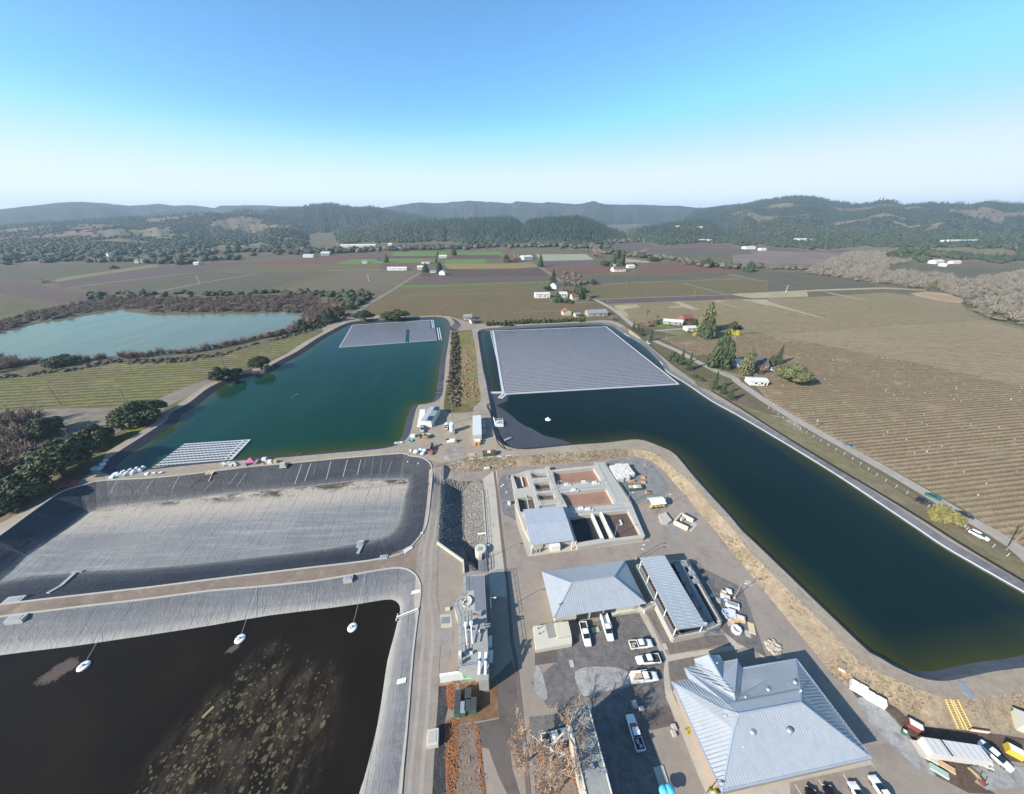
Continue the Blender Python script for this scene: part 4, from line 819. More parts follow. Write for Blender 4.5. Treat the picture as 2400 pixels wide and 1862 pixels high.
# ================================================================ BUILDINGS AND WORKS
def metal_roof(name, c, rough=.42):
    k = NT(name); col = k.mix(k.noise(.8, 5, .65), sc4(c, .86), sc4(c, 1.1)); col = k.mix(k.math('MULTIPLY', k.ramp(k.noise(.6, 5, .7, k.mapped(rad(-8), (1.6, .12, 1))), .5, .72), .35), col, sc4(c, .72)); col = k.mix(k.math('MULTIPLY', k.ramp(k.noise(.35, 4), .55, .75), .18), col, sc4(c, .6))
    return k.fin(col, rough, .4, .15)
M_roof = metal_roof('standing_seam_roof', (.385,.41,.44,1)); M_roof2 = metal_roof('galvanised_roof', (.40,.44,.48,1), .5)
M_conc = mat('cast_concrete', (.42,.395,.35,1), .85, .2, var=.14, scale=.6, bump=.15)
M_cream = mat('cream_block_wall', (.52,.49,.40,1), .85, .2, var=.1, scale=.8, bump=.1)
M_white = mat('white_painted_steel', (.74,.74,.72,1), .5, .4, var=.06); M_whitew = mat('weathered_white', (.62,.61,.58,1), .7, .3, var=.12)
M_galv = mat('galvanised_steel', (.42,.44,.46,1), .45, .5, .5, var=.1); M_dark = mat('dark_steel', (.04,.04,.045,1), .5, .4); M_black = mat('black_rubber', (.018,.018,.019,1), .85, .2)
M_glass = mat('dark_glass', (.012,.017,.022,1), .08, .6, var=.05); M_grate = mat('walkway_grating', (.22,.23,.245,1), .6, .4, .3, var=.12, scale=3)
M_green = mat('green_paint', (.05,.13,.08,1), .5); M_red = mat('red_paint', (.22,.06,.05,1), .5); M_blue = mat('blue_paint', (.03,.12,.30,1), .45); M_orange = mat('orange_paint', (.48,.24,.07,1), .5)
M_yellow = mat('yellow_paint', (.60,.40,.06,1), .5); M_wood = mat('raw_timber', (.50,.36,.20,1), .8, .15, var=.2, scale=3); M_pink = mat('pink_canvas', (.45,.13,.24,1), .8, .15); M_turq = mat('turquoise_plastic', (.05,.42,.50,1), .4)
M_tan = mat('tan_cladding', (.46,.42,.36,1), .7, .25, var=.1); M_cyan = mat('aqua_plastic', (.10,.55,.66,1), .35, .5); M_brownwall = mat('brown_wall', (.34,.25,.19,1), .85, .2)
def basis(poly):
    a, b, c = Vector(poly[0]), Vector(poly[1]), Vector(poly[-1]); n = Vector((0, 0, 0))
    for i in range(len(poly)): p, q = Vector(poly[i]), Vector(poly[(i + 1) % len(poly)]); n += p.cross(q)
    n.normalize(); n = n if n.z > 0 else -n
    d = Vector((n.x, n.y, 0)); d = Vector((0, 1, 0)) if d.length < 1e-4 else d
    down = (d - n * d.dot(n)).normalized(); across = n.cross(down); return n, down, across
def seamed(mb, poly, step=.6, w=.1, h=.07, thick=.12):
    """a roof plane with raised seams running down its slope"""
    poly = [Vector(p) for p in poly]; n, dn, ac = basis(poly); o = poly[0]
    k = len(poly); lo = [p - n * thick for p in poly]
    mb.add(poly + lo, [tuple(range(k)), tuple(range(2 * k - 1, k - 1, -1))] + [(i, k + i, k + (i + 1) % k, (i + 1) % k) for i in range(k)])
    uv = [((p - o).dot(ac), (p - o).dot(dn)) for p in poly]; u = min(q[0] for q in uv) + step * .5; hi = max(q[0] for q in uv)
    while u < hi:
        xs = []
        for i in range(k):
            (u0, v0), (u1, v1) = uv[i], uv[(i + 1) % k]
            if (u0 > u) != (u1 > u): xs.append(v0 + (v1 - v0) * (u - u0) / (u1 - u0))
        xs.sort()
        for i in range(0, len(xs) - 1, 2):
            if xs[i + 1] - xs[i] > .15: a, b = o + ac * u + dn * xs[i] + n * h * .5, o + ac * u + dn * xs[i + 1] + n * h * .5; bar(mb, a, b, ac, n, w, h)
        u += step
def bar(mb, a, b, ac, n, w, h):
    vs = []
    for q in (a, b):
        for i, j in ((-1, -1), (1, -1), (.6, 1), (-.6, 1)): vs.append(q + ac * i * w / 2 + n * j * h / 2)
    mb.add(vs, [(3,2,1,0),(4,5,6,7),(0,1,5,4),(1,2,6,5),(2,3,7,6),(3,0,4,7)])
def inset(poly, d, z=0): return offset([Vector((p[0], p[1], 0)) for p in poly], -d, z)
def rail(mb, pts, h=1.05, z=None, step=2.0, r=.04):
    for i in range(len(pts) - 1):
        a, b = Vector(pts[i]), Vector(pts[i + 1]); n = max(1, int((b - a).length / step))
        for k in range(n + 1): p = a.lerp(b, k / n); mb.tube(p, p + Vector((0, 0, h)), r, r, 4, False)
        for hh in (h, h * .52): mb.tube(a + Vector((0, 0, hh)), b + Vector((0, 0, hh)), r, r, 4, False)
def local(pts, o): return [Vector((p[0] - o[0], p[1] - o[1], p[2])) for p in pts]
def hexa(mb, quad, z0, z1): mb.prism([(q[0], q[1]) for q in quad], z0, z1, True)
# ---- hip-roofed workshop
zE = 4.2
c4 = P('s6', '135,265 980,150 1200,590 240,745', zE); rg = [at('s6', 440, 395, 7.6), at('s6', 865, 340, 7.6)]
# square it up: mean centre and bearing
def square(c):
    m = sum(c, Vector()) / 4; u = ((c[1] - c[0]) + (c[2] - c[3])); u.z = 0; L = u.length / 2; u.normalize(); v = Vector((-u.y, u.x, 0)); D = ((c[0] - c[3]) + (c[1] - c[2])).dot(v) / 2
    return m, math.atan2(u.y, u.x), L, D
m, rz, L, D = square(c4); t = thing('workshop', 'pale hip roofed workshop of cream block beside the white pickups', 'building', (m.x, m.y, 0), rz)
a, b = L / 2, D / 2; e = [(-a, -b, zE), (a, -b, zE), (a, b, zE), (-a, b, zE)]; r0, r1 = (-a + b * 1.02, .1, zE + 3.1), (a - b * 1.02, .1, zE + 3.1)
mb = MB()
for pl in ((e[0], e[1], r1, r0), (e[1], e[2], r1), (e[2], e[3], r0, r1), (e[3], e[0], r0)): seamed(mb, pl)
ro = mb.build('roof', M_roof, t)
mb = MB()
for p, q in ((r0, r1), (e[0], r0), (e[3], r0), (e[1], r1), (e[2], r1)): mb.beam(Vector(p) + Vector((0,0,.1)), Vector(q) + Vector((0,0,.1)), .35, .1)
mb.build('ridge_cap', M_roof, ro)
MB().prism([(-a + .9, -b + .9), (a - .9, -b + .9), (a - .9, b - .9), (-a + .9, b - .9)], 0, zE - .05).build('wall', M_cream, t)
for x in (-4.6, -.6, 3.2): MB().box((x, -b + .86, 1.75), (3.2, .16, 3.5)).build('roller_door', M_dark, t)
MB().box((a - 2.4, -b + .84, 1.1), (1.1, .16, 2.2)).build('door', M_galv, t)
for x, y, z in ((a - 4.7, 2.2, 5.6), (-a + 2.2, -4.3, 5.3)): MB().tube((x, y, z - .5), (x, y, z + 1.0), .14, .14, 8).build('vent_pipe', M_galv, t)
WS = t
# ---- long canopy over the filter tanks
zc = 6.4; c4 = P('s6', '1125,125 1390,95 1815,810 1525,855', zc); m, rz, L, D = square(c4)
t = thing('filter_canopy', 'long galvanised shed roof on posts over the grey filter tanks', 'canopy', (m.x, m.y, 0), rz)
a, b = L / 2, D / 2; mb = MB(); seamed(mb, [(-a, -b, zc - .1), (a, -b, zc - .35), (a, b, zc - .15), (-a, b, zc + .1)], .9, .16, .12)
n_ = int(D / .9); mb2 = MB()
for k in range(n_ + 1): mb2.beam((-a, -b + k * D / n_, zc + .06), (a, -b + k * D / n_, zc - .19), .1, .1)
rf = mb.build('roof', M_roof2, t); mb2.build('roof_rib', M_roof2, rf)
for x in (-a + .3, a - .3):
    for k in range(5): y = -b + .6 + k * (D - 1.2) / 4; MB().tube((x, y, 0), (x, y, zc - .4), .13, .13, 6).build('post', M_white, t)
# filter tank beneath and beside it
wl = P('s6', '1100,195 1480,945 1840,880 1975,800 1620,150 1400,180', 2.2)
t = thing('filter_tank', 'grey concrete filter tanks with railed walkway partly under the long canopy', 'tank', (0, 0, 0))
def walls(mb, poly, w, z0, z1):
    o = [Vector(p) for p in poly]; n = len(o)
    for i in range(n): mb.prism(ribbon([o[i], o[(i + 1) % n]], w), z0, z1)
mb = MB(); o = P('s6', '1105,195 1400,160 1605,150 1965,790 1800,870 1480,935', 2.4); walls(mb, o, .4, 0, 2.4)
for s in ('1150,200 1520,930', '1190,195 1560,920', '1500,175 1840,830', '1560,170 1900,800'): q = P('s6', s, 2.3); mb.prism(ribbon(q, .3), 0, 2.3)
mb.build('wall', M_conc, t)
MB().prism(inset(o, .3), .1, 1.1).build('liquid', mat('dark_tank_water', (.02,.028,.04,1), .15, .5), t)
mb = MB(); mb.prism(ribbon(P('s6', '1530,170 1870,815', 2.5), 1.5), 2.35, 2.5, True); mb.prism(ribbon(P('s6', '1125,200 1500,935', 2.45), 1.2), 2.38, 2.48, True); mb.build('walkway', M_grate, t)
mb = MB(); rail(mb, P('s6', '1120,195 1490,935 1800,865 1965,790 1610,155', 2.5), 1.05); rail(mb, P('s6', '1545,180 1850,800', 2.5)); mb.build('railing', M_galv, t)
mb = MB(); ribs = P('s6', '1175,215 1535,915', 2.3)
for k in range(26): p = ribs[0].lerp(ribs[1], k / 25); mb.box((p.x, p.y, 2.32), (1.1, .45, .12), rad(8))
mb.build('weir_plate', mat('rusty_plate', (.22,.11,.06,1), .8), t)
for k, (x, y) in enumerate(((1590, 200), (1660, 290), (1700, 370))): p = at('s6', x, y, 2.6); MB().box((p.x, p.y, 3.0), (1.6, 1.1, .9), rad(8)).build('control_cabinet', M_galv, t)
for x, y in ((1525, 290), (1590, 405), (1665, 520), (1745, 650), (1830, 790)): p = at('s6', x, y, 2.4); mb = MB(); mb.tube((p.x, p.y, 2.4), (p.x, p.y, 3.3), .16, .16, 8); mb.lathe([(.1, .9), (.36, .95), (.36, 1.15), (.1, 1.2)], (p.x, p.y, 2.4), 10); mb.build('valve', M_blue, t)
# stairs at its lower corner
mb = MB(); p0, p1 = at('s6', 1810, 850, 2.4), at('s6', 1950, 890, 0)
for k in range(9): p = p0.lerp(p1, k / 8); mb.box((p.x, p.y, p.z), (.45, 1.2, .06), rad(-10))
rail(mb, [p0 + Vector((.1, .6, 0)), p1 + Vector((.1, .6, 0))], 1.0); rail(mb, [p0 + Vector((-.1, -.6, 0)), p1 + Vector((-.1, -.6, 0))], 1.0)
mb.build('stair', M_galv, t)
# ---- concrete ramp wall and loading dock by the workshop
t = thing('loading_dock', 'cream concrete loading dock with stained top below the workshop eaves', 'loading dock', (0, 0, 0))
q = P('s6', '40,830 160,805 190,945 290,925 255,785 400,770 435,915 415,1000 70,1065', 1.6)
MB().prism(P('s6', '40,820 165,805 200,945 435,905 440,1000 70,1065', 1.5), 0, 1.5).build('platform', M_cream, t)
MB().prism(P('s6', '258,785 400,770 435,915 295,940', 2.3), 1.5, 2.3).build('raised_deck', M_cream, t)
MB().prism(P('s6', '160,805 256,790 290,935 200,948', 1.2), 0, 1.55).build('ramp', G_conc2, t)
for x, y in ((95, 850), (105, 905)): p = at('s6', x, y, 1.5); MB().tube(p, p + Vector((0, 0, .9)), .1, .1, 8).build('bollard', M_dark, t)
t = thing('ramp_wall', 'low cream concrete wall with steps between workshop and filter tanks', 'wall', (0, 0, 0))
MB().prism(ribbon(P('s6', '850,700 920,672 1030,655 1110,640 1160,640', 1), .9), 0, 1.1).build('wall', M_cream, t)
MB().prism(P('s6', '1165,640 1330,575 1335,600 1190,672', 1.4), 0, 1.4).build('ramp', M_conc, t)
mb = MB(); rail(mb, P('s6', '1165,642 1325,578', 1.4)); rail(mb, P('s6', '1190,672 1335,602', 1.4)); mb.build('railing', M_galv, t)
# ---- main office with stepped hips
def R7(x, y, z): return at('s7', x, y, z)
E0 = 4.2
V = dict(A=R7(140,490,E0), B=R7(620,1545,E0), Cc=R7(2065,1220,E0), D=R7(1345,272,E0), m0=R7(790,800,8.4), m1=R7(1390,688,8.4), u0=R7(690,706,7.4), u1=R7(1388,572,7.2), n0=R7(760,668,6.6), n1=R7(1365,552,6.6),
 f=R7(825,360,E0), fa=R7(770,268,5.6), fb=R7(742,602,6.9), s0=R7(300,466,E0), w0=R7(262,358,E0), w1=R7(380,341,E0), g0=R7(355,270,E0), g1=R7(495,226,6.4), g2=R7(605,230,4.6), g3=R7(642,291,E0+.1), g4=R7(622,452,6.5), k0=R7(808,612,5.6), j0=R7(620,748,7.2), j1=R7(735,950,7.6))
t = thing('office_building', 'large office with stepped pale blue metal hip roofs and roof vents', 'building', (0, 0, 0))
mb = MB()
PL = [['A','B','j1','j0'], ['j0','j1','m0'], ['B','Cc','m1','m0','j1'], ['m0','m1','u1','u0'], ['A','s0','u0','j0'], ['j0','m0','u0'], ['u0','u1','n1','n0'], ['f','D','n1','n0','k0'], ['D','Cc','m1','u1','n1'], ['s0','w0','n0','u0'], ['w0','w1','g4','fb','n0'], ['g0','g1','g4','w1'], ['g1','g2','g3','g4'], ['g3','fa','fb','g4'], ['fa','f','k0','fb'], ['fb','k0','n0']]
for pl in PL: seamed(mb, [V[k] for k in pl], .6, .1, .06, .06)
rf = mb.build('roof', M_roof, t)
mb = MB(); up = Vector((0, 0, .1))
for s in ('B j1','j1 m0','m0 m1','m1 Cc','A j0','j0 m0','D n1','w0 n0','fa fb','g1 g4','B Cc','A B','D Cc','u1 m1','f D'): p, q = s.split(); mb.beam(V[p] + up, V[q] + up, .3, .09)
mb.build('ridge_cap', metal_roof('ridge_metal', (.36,.42,.50,1)), rf)
foot = [V[k] for k in ('A','B','Cc','D','f','fa','g3','g2','g1','g0','w1','w0','s0')]
MB().prism(inset(foot, 1.2), 0, E0 - .35).build('wall', M_brownwall, t)
fa_ = [V['B'], V['Cc']]
for k in range(6): p = fa_[0].lerp(fa_[1], .12 + k * .15); q = fa_[0].lerp(fa_[1], .18 + k * .15); dd = Vector((-.12, .85, 0)); mb = MB(); mb.beam(Vector((p.x, p.y, 1.9)) + dd, Vector((q.x, q.y, 1.9)) + dd, .12, 1.5); mb.build('window', M_glass, t)
for x, y, r in ((915, 985, .5), (1270, 970, .48), (1065, 575, .4), (1325, 505, .42)):
    p = R7(x, y, 6.6 if y > 900 else 5.8); mb = MB(); mb.lathe([(r * .7, -1.0), (r * .7, .2), (r * 1.15, .25), (r * 1.2, .55), (r * .9, .85), (r * .3, .95)], (p.x, p.y, p.z), 14); mb.build('roof_vent', M_galv, t, True)
for x, y, z in ((575, 315, 5.8), (1385, 580, 7.6), (850, 645, 6.5), (1265, 515, 5.8), (660, 830, 7.2), (1500, 830, 6.4), (825, 1125, 6.0)):
    p = R7(x, y, z); MB().tube(p + Vector((0, 0, -.6)), p + Vector((0, 0, .55)), .14, .14, 8).build('vent_pipe', M_whitew, t)
# ---- long flat-roofed store at the bottom of the picture
q = P('t6', '655,575 885,470 1190,1640 850,1640', 7.6); t = thing('flat_roof_store', 'tall store with a long pale grey flat roof under the bare tree shadow', 'building', (0, 0, 0))
qa, qb = q[0], q[1]; dv = Vector((math.sin(rad(8)), -math.cos(rad(8)), 0)) * 24; q = [qa, qb, qb + dv, qa + dv]
MB().prism(inset(q, .05), 0, 7.5).build('wall', M_tan, t)
MB().prism(inset(q, .25), 7.5, 7.62).build('roof', gmat('membrane_roof', (.34,.345,.32), (.29,.295,.28), .12, (.22,.22,.215), .4, (.5,.72), fine=.1, fs=2, bump=.1, bd=.02), t)
mb = MB(); walls(mb, q, .25, 7.4, 7.85); mb.build('parapet', M_whitew, t)
for x, y in ((925, 1190), (1070, 1235)): p = at('t6', x, y, 7.8); mb = MB(); mb.box((p.x, p.y, 7.95), (.9, .7, .6), .3); mb.tube((p.x - .5, p.y, 7.9), (p.x - 1.2, p.y - .3, 7.9), .12, .12, 6); mb.build('roof_fan', M_galv, t)
# ---- treatment basins
ZT, ZL = 1.9, .15
t = thing('treatment_basins', 'concrete treatment basins with brown water, walkways and railings', 'tank', (0, 0, 0))
TK = [('800,308 1315,252 1425,425 835,475', 0), ('890,578 1475,515 1590,725 990,770', 0), ('1005,888 1285,850 1425,1160 1110,1215', 2), ('1315,848 1395,838 1540,1160 1460,1175', 2), ('1425,832 1755,797 1925,1112 1595,1155', 1),
 ('285,350 452,340 505,495 345,525', 0), ('505,322 722,316 735,372 528,388', 1), ('545,452 752,430 785,540 580,556', 1), ('585,592 800,568 825,662 610,674', 1), ('345,646 540,618 585,800 380,820', 1), ('620,742 845,716 880,820 640,850', 1)]
outer = P('s4', '262,345 300,342 455,290 690,270 700,240 745,235 760,285 1320,225 1330,185 1450,190 1810,730 1975,1125 1960,1150 1570,1195 1110,1270 1080,1190 545,1240 440,1060 330,760', ZT)
holes = [P('s4', s, ZT) for s, _ in TK]
def slab_with_holes(mb, outer, holes, z0, z1):
    pts = []; ed = []
    for poly in [outer] + holes:
        b = len(pts); n = len(poly); pts += [Vector((p.x, p.y)) for p in poly]; ed += [(b + i, b + (i + 1) % n) for i in range(n)]
    r = delaunay_2d_cdt(pts, ed, [], 0, 1e-4); vs = [(v.x, v.y, z1) for v in r[0]]; fs = []
    for f in r[2]:
        x = sum(r[0][i].x for i in f) / 3; y = sum(r[0][i].y for i in f) / 3
        if inside(outer, x, y) and not any(inside(h, x, y) for h in holes): fs.append(tuple(f))
    mb.add(vs, fs)
    for poly in [outer] + holes:
        n = len(poly); vs = [(p.x, p.y, z0) for p in poly] + [(p.x, p.y, z1) for p in poly]; mb.add(vs, [(i, (i + 1) % n, n + (i + 1) % n, n + i) for i in range(n)])
mb = MB(); slab_with_holes(mb, outer, holes, 0, ZT); mb.build('basin_wall', M_conc, t)
MB().prism(P('s4', '440,1100 545,1235 1080,1180 1110,1270 1570,1195 1970,1130 2040,1190 480,1395 330,960 300,720 345,715', 0), 0, .12).build('apron', G_conc, t)
def tankw(name, c, c2, c3):
    k = NT(name); col = k.mix(k.ramp(k.noise(.25, 5, .7), .4, .65), c + (1,), c2 + (1,)); v = k.ramp(k.noise(.45, 6, .7, None, 2.0), .60, .64); col = k.mix(k.math('MULTIPLY', v, k.ramp(k.noise(.12, 2), .5, .6)), col, c3 + (1,)); return k.fin(col, .3, .4)
LQ = [tankw('brown_foam_water', (.30,.175,.12), (.25,.145,.105), (.10,.075,.065)), tankw('dark_brown_water', (.105,.068,.055), (.13,.085,.068), (.19,.13,.10)), tankw('shaded_tank_water', (.018,.02,.024), (.024,.026,.03), (.03,.03,.034))]  # last, black tone paints the canopy's shadow into the tanks beside it
for (s, kind), h in zip(TK, holes): MB().prism(offset(h, .03, 0), .05, ZL + .1 * (kind == 1)).build('liquid', LQ[kind], t)
mb = MB()
for s in ('1330,200 1600,705', '1450,195 1795,715', '1365,425 1440,420', '840,490 1430,435', '850,560 1460,505', '1000,775 1600,735', '1020,850 1760,785', '470,300 620,745', '500,300 640,740', '700,270 880,730', '745,260 900,720', '510,395 735,378', '528,440 750,410', '560,560 785,545', '600,690 830,668', '605,720 840,700'): rail(mb, P('s4', s, ZT + .05), 1.05, step=1.6, r=.03)
mb.build('railing', mat('pale_steel_rail', (.55,.55,.52,1), .5, .4, .2), t)
mb = MB()
for s, w in (('1395,200 1690,700', 2.6), ('850,520 1440,465', 2.0), ('1010,810 1700,752', 2.4)): mb.prism(ribbon(P('s4', s, ZT), w), ZT + .01, ZT + .08, True)
mb.build('walkway', mat('walkway_deck', (.37,.37,.35,1), .8, .2, var=.15, scale=2), t)
for x, y in ((965, 470), (1190, 440), (1155, 780), (1245, 790), (1060, 545), (1330, 450)): p = at('s4', x, y, 2.2); mb = MB(); mb.box((p.x, p.y, ZT + .4), (1.7, 1.2, .7), rad(8)); mb.box((p.x + 1.5, p.y - .1, ZT + .25), (.9, .7, .45), rad(8)); mb.build('blower_cabinet', M_whitew, t)
for s in ('385,380 415,500', '1650,930 1680,985'): MB().beam(*[q + Vector((0, 0, .3)) for q in P('s4', s, .4)], .5, .25).build('scum_pipe', M_whitew, t)
MB().beam(*P('s4', '455,610 490,800', 2.2), .3, .3).build('green_pipe', mat('pale_green_pipe', (.35,.50,.38,1), .5), t)
for s in ('1295,845 1430,1150', '1410,825 1555,1150'): MB().prism(ribbon(P('s4', s, ZT + .1), .8), ZT + .02, ZT + .2, True).build('catwalk', M_white, t)
# canopy over the lower left of the basins
zc = 5.2; c4 = P('s4', '382,785 908,735 1080,1175 545,1235', zc); m, rz, L, D = square(c4); t = thing('basin_canopy', 'square corrugated grey metal canopy over the corner of the basins', 'canopy', (m.x, m.y, 0), rz)
a, b = L / 2, D / 2; mb = MB(); seamed(mb, [(-a, -b, zc - .25), (a, -b, zc - .25), (a, 0, zc + .3), (-a, 0, zc + .3)], .55, .1, .07); seamed(mb, [(-a + .0, .02, zc + .3), (a, .02, zc + .3), (a, b, zc - .25), (-a, b, zc - .25)], .55, .1, .07); mb.build('roof', metal_roof('canopy_sheet', (.46,.49,.53,1)), t)
for x in (-a + .4, a - .4):
    for y in (-b + .4, 0, b - .4): MB().box((x, y, zc / 2 - .2), (.25, .25, zc - .4)).build('post', M_white, t)
MB().box((1.4, -b + 1.4, 1.2), (3.0, 2.0, 2.3)).build('blower_house', M_white, t)
for k in range(3): MB().tube((-a + 1.2 + k * 1.1, -b + .8, 0), (-a + 1.2 + k * 1.1, -b + .8, 1.7), .3, .3, 10).build('pump', M_galv, t)
# ---- screening building: raised deck with machinery
ZH = 5.0; q = P('t5', '262,140 492,120 546,1165 540,1290 430,1300 420,1190 210,1165 205,600 160,480 175,420 225,370 262,350', ZH)
t = thing('headworks', 'raised concrete screening works with railed deck, grates and machinery', 'treatment plant', (0, 0, 0))
MB().prism(q, 0, ZH).build('deck', mat('grey_deck_concrete', (.33,.32,.30,1), .85, .2, var=.22, scale=.8), t)
for s, m_ in (('300,150 372,148 380,300 300,305', M_grate), ('375,150 482,140 505,520 392,530', M_grate), ('300,310 385,302 390,520 300,525', M_conc)): MB().prism(P('t5', s, ZH), ZH, ZH + .05).build('grate', m_, t)
mb = MB(); rail(mb, P('t5', '262,140 492,120 522,640', ZH)); rail(mb, P('t5', '526,700 546,1165', ZH)); rail(mb, P('t5', '262,140 264,350 175,430 162,490 205,590 210,1160 400,1130', ZH)); rail(mb, P('t5', '300,380 250,420 240,480 270,540', ZH)); rail(mb, P('t5', '245,620 255,1000', ZH)); rail(mb, P('t5', '280,560 285,1010', ZH)); mb.build('railing', M_galv, t)
mb = MB(); c = at('t5', 300, 430, ZH); mb.lathe([(1.5, 0), (1.5, .5), (1.35, .55), (1.2, .3)], (c.x, c.y, ZH), 20); mb.build('hopper', M_cream, t)
for s in ('288,690 302,905', '350,680 365,890'): a_, b_ = P('t5', s, ZH + 1.2); mb = MB(); mb.tube(a_ + Vector((0, 0, 1.0)), b_, .16, .16, 8); mb.box((a_.x, a_.y, ZH + 1.7), (.8, .7, 1.0)); mb.build('screw_press', M_white, t)
for s in ('480,680 560,670', '490,710 560,695', '270,720 340,740', '410,760 450,770'): a_, b_ = P('t5', s, ZH + .6); mb = MB(); mb.tube(a_, b_, .16, .16, 8); mb.box((a_.x, a_.y, ZH + .4), (.8, .6, .8)); mb.build('pipework', M_galv, t)
for x, y, w, d, h in ((440, 575, 1.1, .8, 1.2), (350, 575, 1.0, .3, .4), (260, 450, .6, .5, .9), (345, 660, .7, .6, 1.0), (230, 1030, .7, 1.0, 1.5), (240, 1105, .6, .6, 1.2), (350, 1000, .7, .4, .7), (290, 1005, .7, .4, .7), (430, 770, .8, .6, .9)): p = at('t5', x, y, ZH); MB().box((p.x, p.y, ZH + h / 2), (w, d, h), rad(6)).build('control_panel', M_galv if (x + y) % 2 else M_whitew, t)
mb = MB(); p = at('t5', 415, 578, ZH); mb.tube((p.x - .9, p.y, ZH + .5), (p.x + .9, p.y, ZH + .5), .18, .18, 8); mb.build('red_pipe', M_red, t)
for x in (448, 515):
    p = at('t5', x, 1115, ZH); mb = MB(); mb.tube((p.x, p.y + 1.6, ZH + 1.9), (p.x, p.y - 2.2, ZH + .3), .36, .36, 10); mb.build('screening_chute', M_white, t); mb = MB(); mb.tube((p.x, p.y + .3, ZH + 1.75), (p.x, p.y - .1, ZH + 1.6), .42, .42, 12); mb.build('blue_collar', M_blue, t)
for x, y in ((562, 860), (572, 1020)): p = at('t5', x, y, 3.0); MB().box((p.x - .1, p.y, 2.6), (.9, 2.4, .9)).build('side_hood', M_white, t)
mb = MB(); rail(mb, P('t5', '430,1200 430,1300 540,1295', 2.0), 1.0)
MB().prism(ribbon(P('t5', '0,1235 205,1205 400,1180', 3.2), .5), 0, 3.2).build('retaining_wall', M_white, t)
for k in range(8): p = at('t5', 20 + k * 48, 1238 - k * 7, 2.2); MB().box((p.x, p.y - .3, 2.2), (.15, .12, .15)).build('wall_stud', M_dark, t)
mb = MB(); g0 = P('t5', '230,1245 270,1275 390,1265 385,1180', 1.2); mb.path(g0, .14); rail(mb, g0, 1.0, step=1.2); mb.build('green_guard', mat('light_green_paint', (.28,.62,.30,1), .5), t)
# ---- channel, its sloping wall, silo and rails beside the rock basin
t = thing('channel_wall', 'long slanting cream wall along the rock lined basin', 'wall', (0, 0, 0)); q = P('s3', '362,1068 655,1275 662,1410', .9); MB().prism(ribbon(q, .55), -2, .9).build('coping', M_cream, t)
t = thing('basin_fence', 'thin steel railing along the right edge of the rock basin', 'fence', (0, 0, 0)); mb = MB(); rail(mb, P('s3', '882,490 900,700 915,960 928,1150 940,1320 938,1400', 0), 1.1); mb.build('railing', M_galv, t); MB().prism(ribbon(P('s3', '878,490 912,965 935,1390'), .5), 0, .18).build('kerb', M_conc, t)
MB().prism(ribbon(P('s3', '820,975 915,965', .25), .5), 0, .3, True).build('footbridge', M_white, t)
c = at('s3', 855, 1140, 1.6); t = thing('round_manhole', 'round concrete wet well with a hatch in the rock basin', 'manhole', (c.x, c.y, 0)); MB().lathe([(1.9, -3), (1.9, 1.5), (1.75, 1.6)], n=28).build('shaft', M_cream, t); MB().box((-.2, -.2, 1.66), (1.3, 1.3, .12)).build('hatch', M_galv, t); MB().box((.1, -2.6, .5), (1.0, 1.6, 2.0)).build('step', M_conc, t)
t = thing('channel_cover', 'railed steel grating over the channel mouth beside the wet well', 'grating', (0, 0, 0)); MB().prism(P('s3', '825,1270 930,1250 935,1400 830,1405', .3), 0, .3, True).build('deck', M_grate, t); mb = MB(); rail(mb, P('s3', '825,1270 930,1250 935,1395', .3)); rail(mb, P('s3', '860,1270 865,1400', .3)); rail(mb, P('s3', '895,1262 900,1398', .3)); mb.build('railing', M_dark, t)
# ---- pump houses on the pad
def house(name, label, cat, c, rz, L, D, h, rise, wallm, roofm, group=None, wins=2, door=True, over=.4, shed=False):
    t = thing(name, label, cat, (c.x, c.y, c.z), rz, group); a, b = L / 2, D / 2
    mb = MB(); mb.prism([(-a, -b), (a, -b), (a, b), (-a, b)], -.3, h)
    if not shed: mb.add([(-a, -b, h), (-a, b, h), (-a, 0, h + rise)], [(0, 1, 2)]); mb.add([(a, -b, h), (a, b, h), (a, 0, h + rise)], [(0, 1, 2)])
    mb.build('wall', wallm, t); mb = MB(); A, B = a + over, b + over; k = rise * over / b; th = .15
    pls = [((-A, -B, h - k), (A, -B, h - k), (A, 0, h + rise), (-A, 0, h + rise)), ((A, B, h - k), (-A, B, h - k), (-A, 0, h + rise), (A, 0, h + rise))] if not shed else [((-A, -B, h + .05), (A, -B, h + .05), (A, B, h + rise), (-A, B, h + rise))]
    for pl in pls:
        pl = [Vector(p) for p in pl]; n = len(pl); mb.add([p + Vector((0, 0, .05)) for p in pl] + [p + Vector((0, 0, .05 + th)) for p in pl], [(3,2,1,0), (4,5,6,7)] + [(i, (i + 1) % n, n + (i + 1) % n, n + i) for i in range(n)])
    mb.build('roof', roofm, t)
    for i in range(wins): x = -a + L * (i + 1) / (wins + 1); MB().box((x, -b - .03, h * .55), (min(1.4, L / (wins + 2)), .1, h * .35)).build('window', M_glass, t)
    if door: MB().box((a * .82 - .4, -b - .04, 1.0), (.9, .1, 2.0)).build('door', M_dark, t)
    return t
q = [on('t2', *p) for p in ((1365, 380), (1530, 375), (1580, 860), (1385, 880))]; m, rz, L, D = square(P('t2', '1365,380 1535,375 1580,770 1390,785', 6.4)); t = thing('pump_station', 'long white roofed pump station with pipes beside the black shade balls', 'building', (m.x, m.y, 3.0), rz)
a, b = L / 2, D / 2; MB().prism([(-a, -b), (a, -b), (a, b), (-a, b)], -.2, 3.3).build('roof', M_whitew, t) if False else None
MB().prism([(-a + .1, -b + .1), (a - .1, -b + .1), (a - .1, b - .1), (-a + .1, b - .1)], -.2, 3.1).build('wall', M_tan, t)
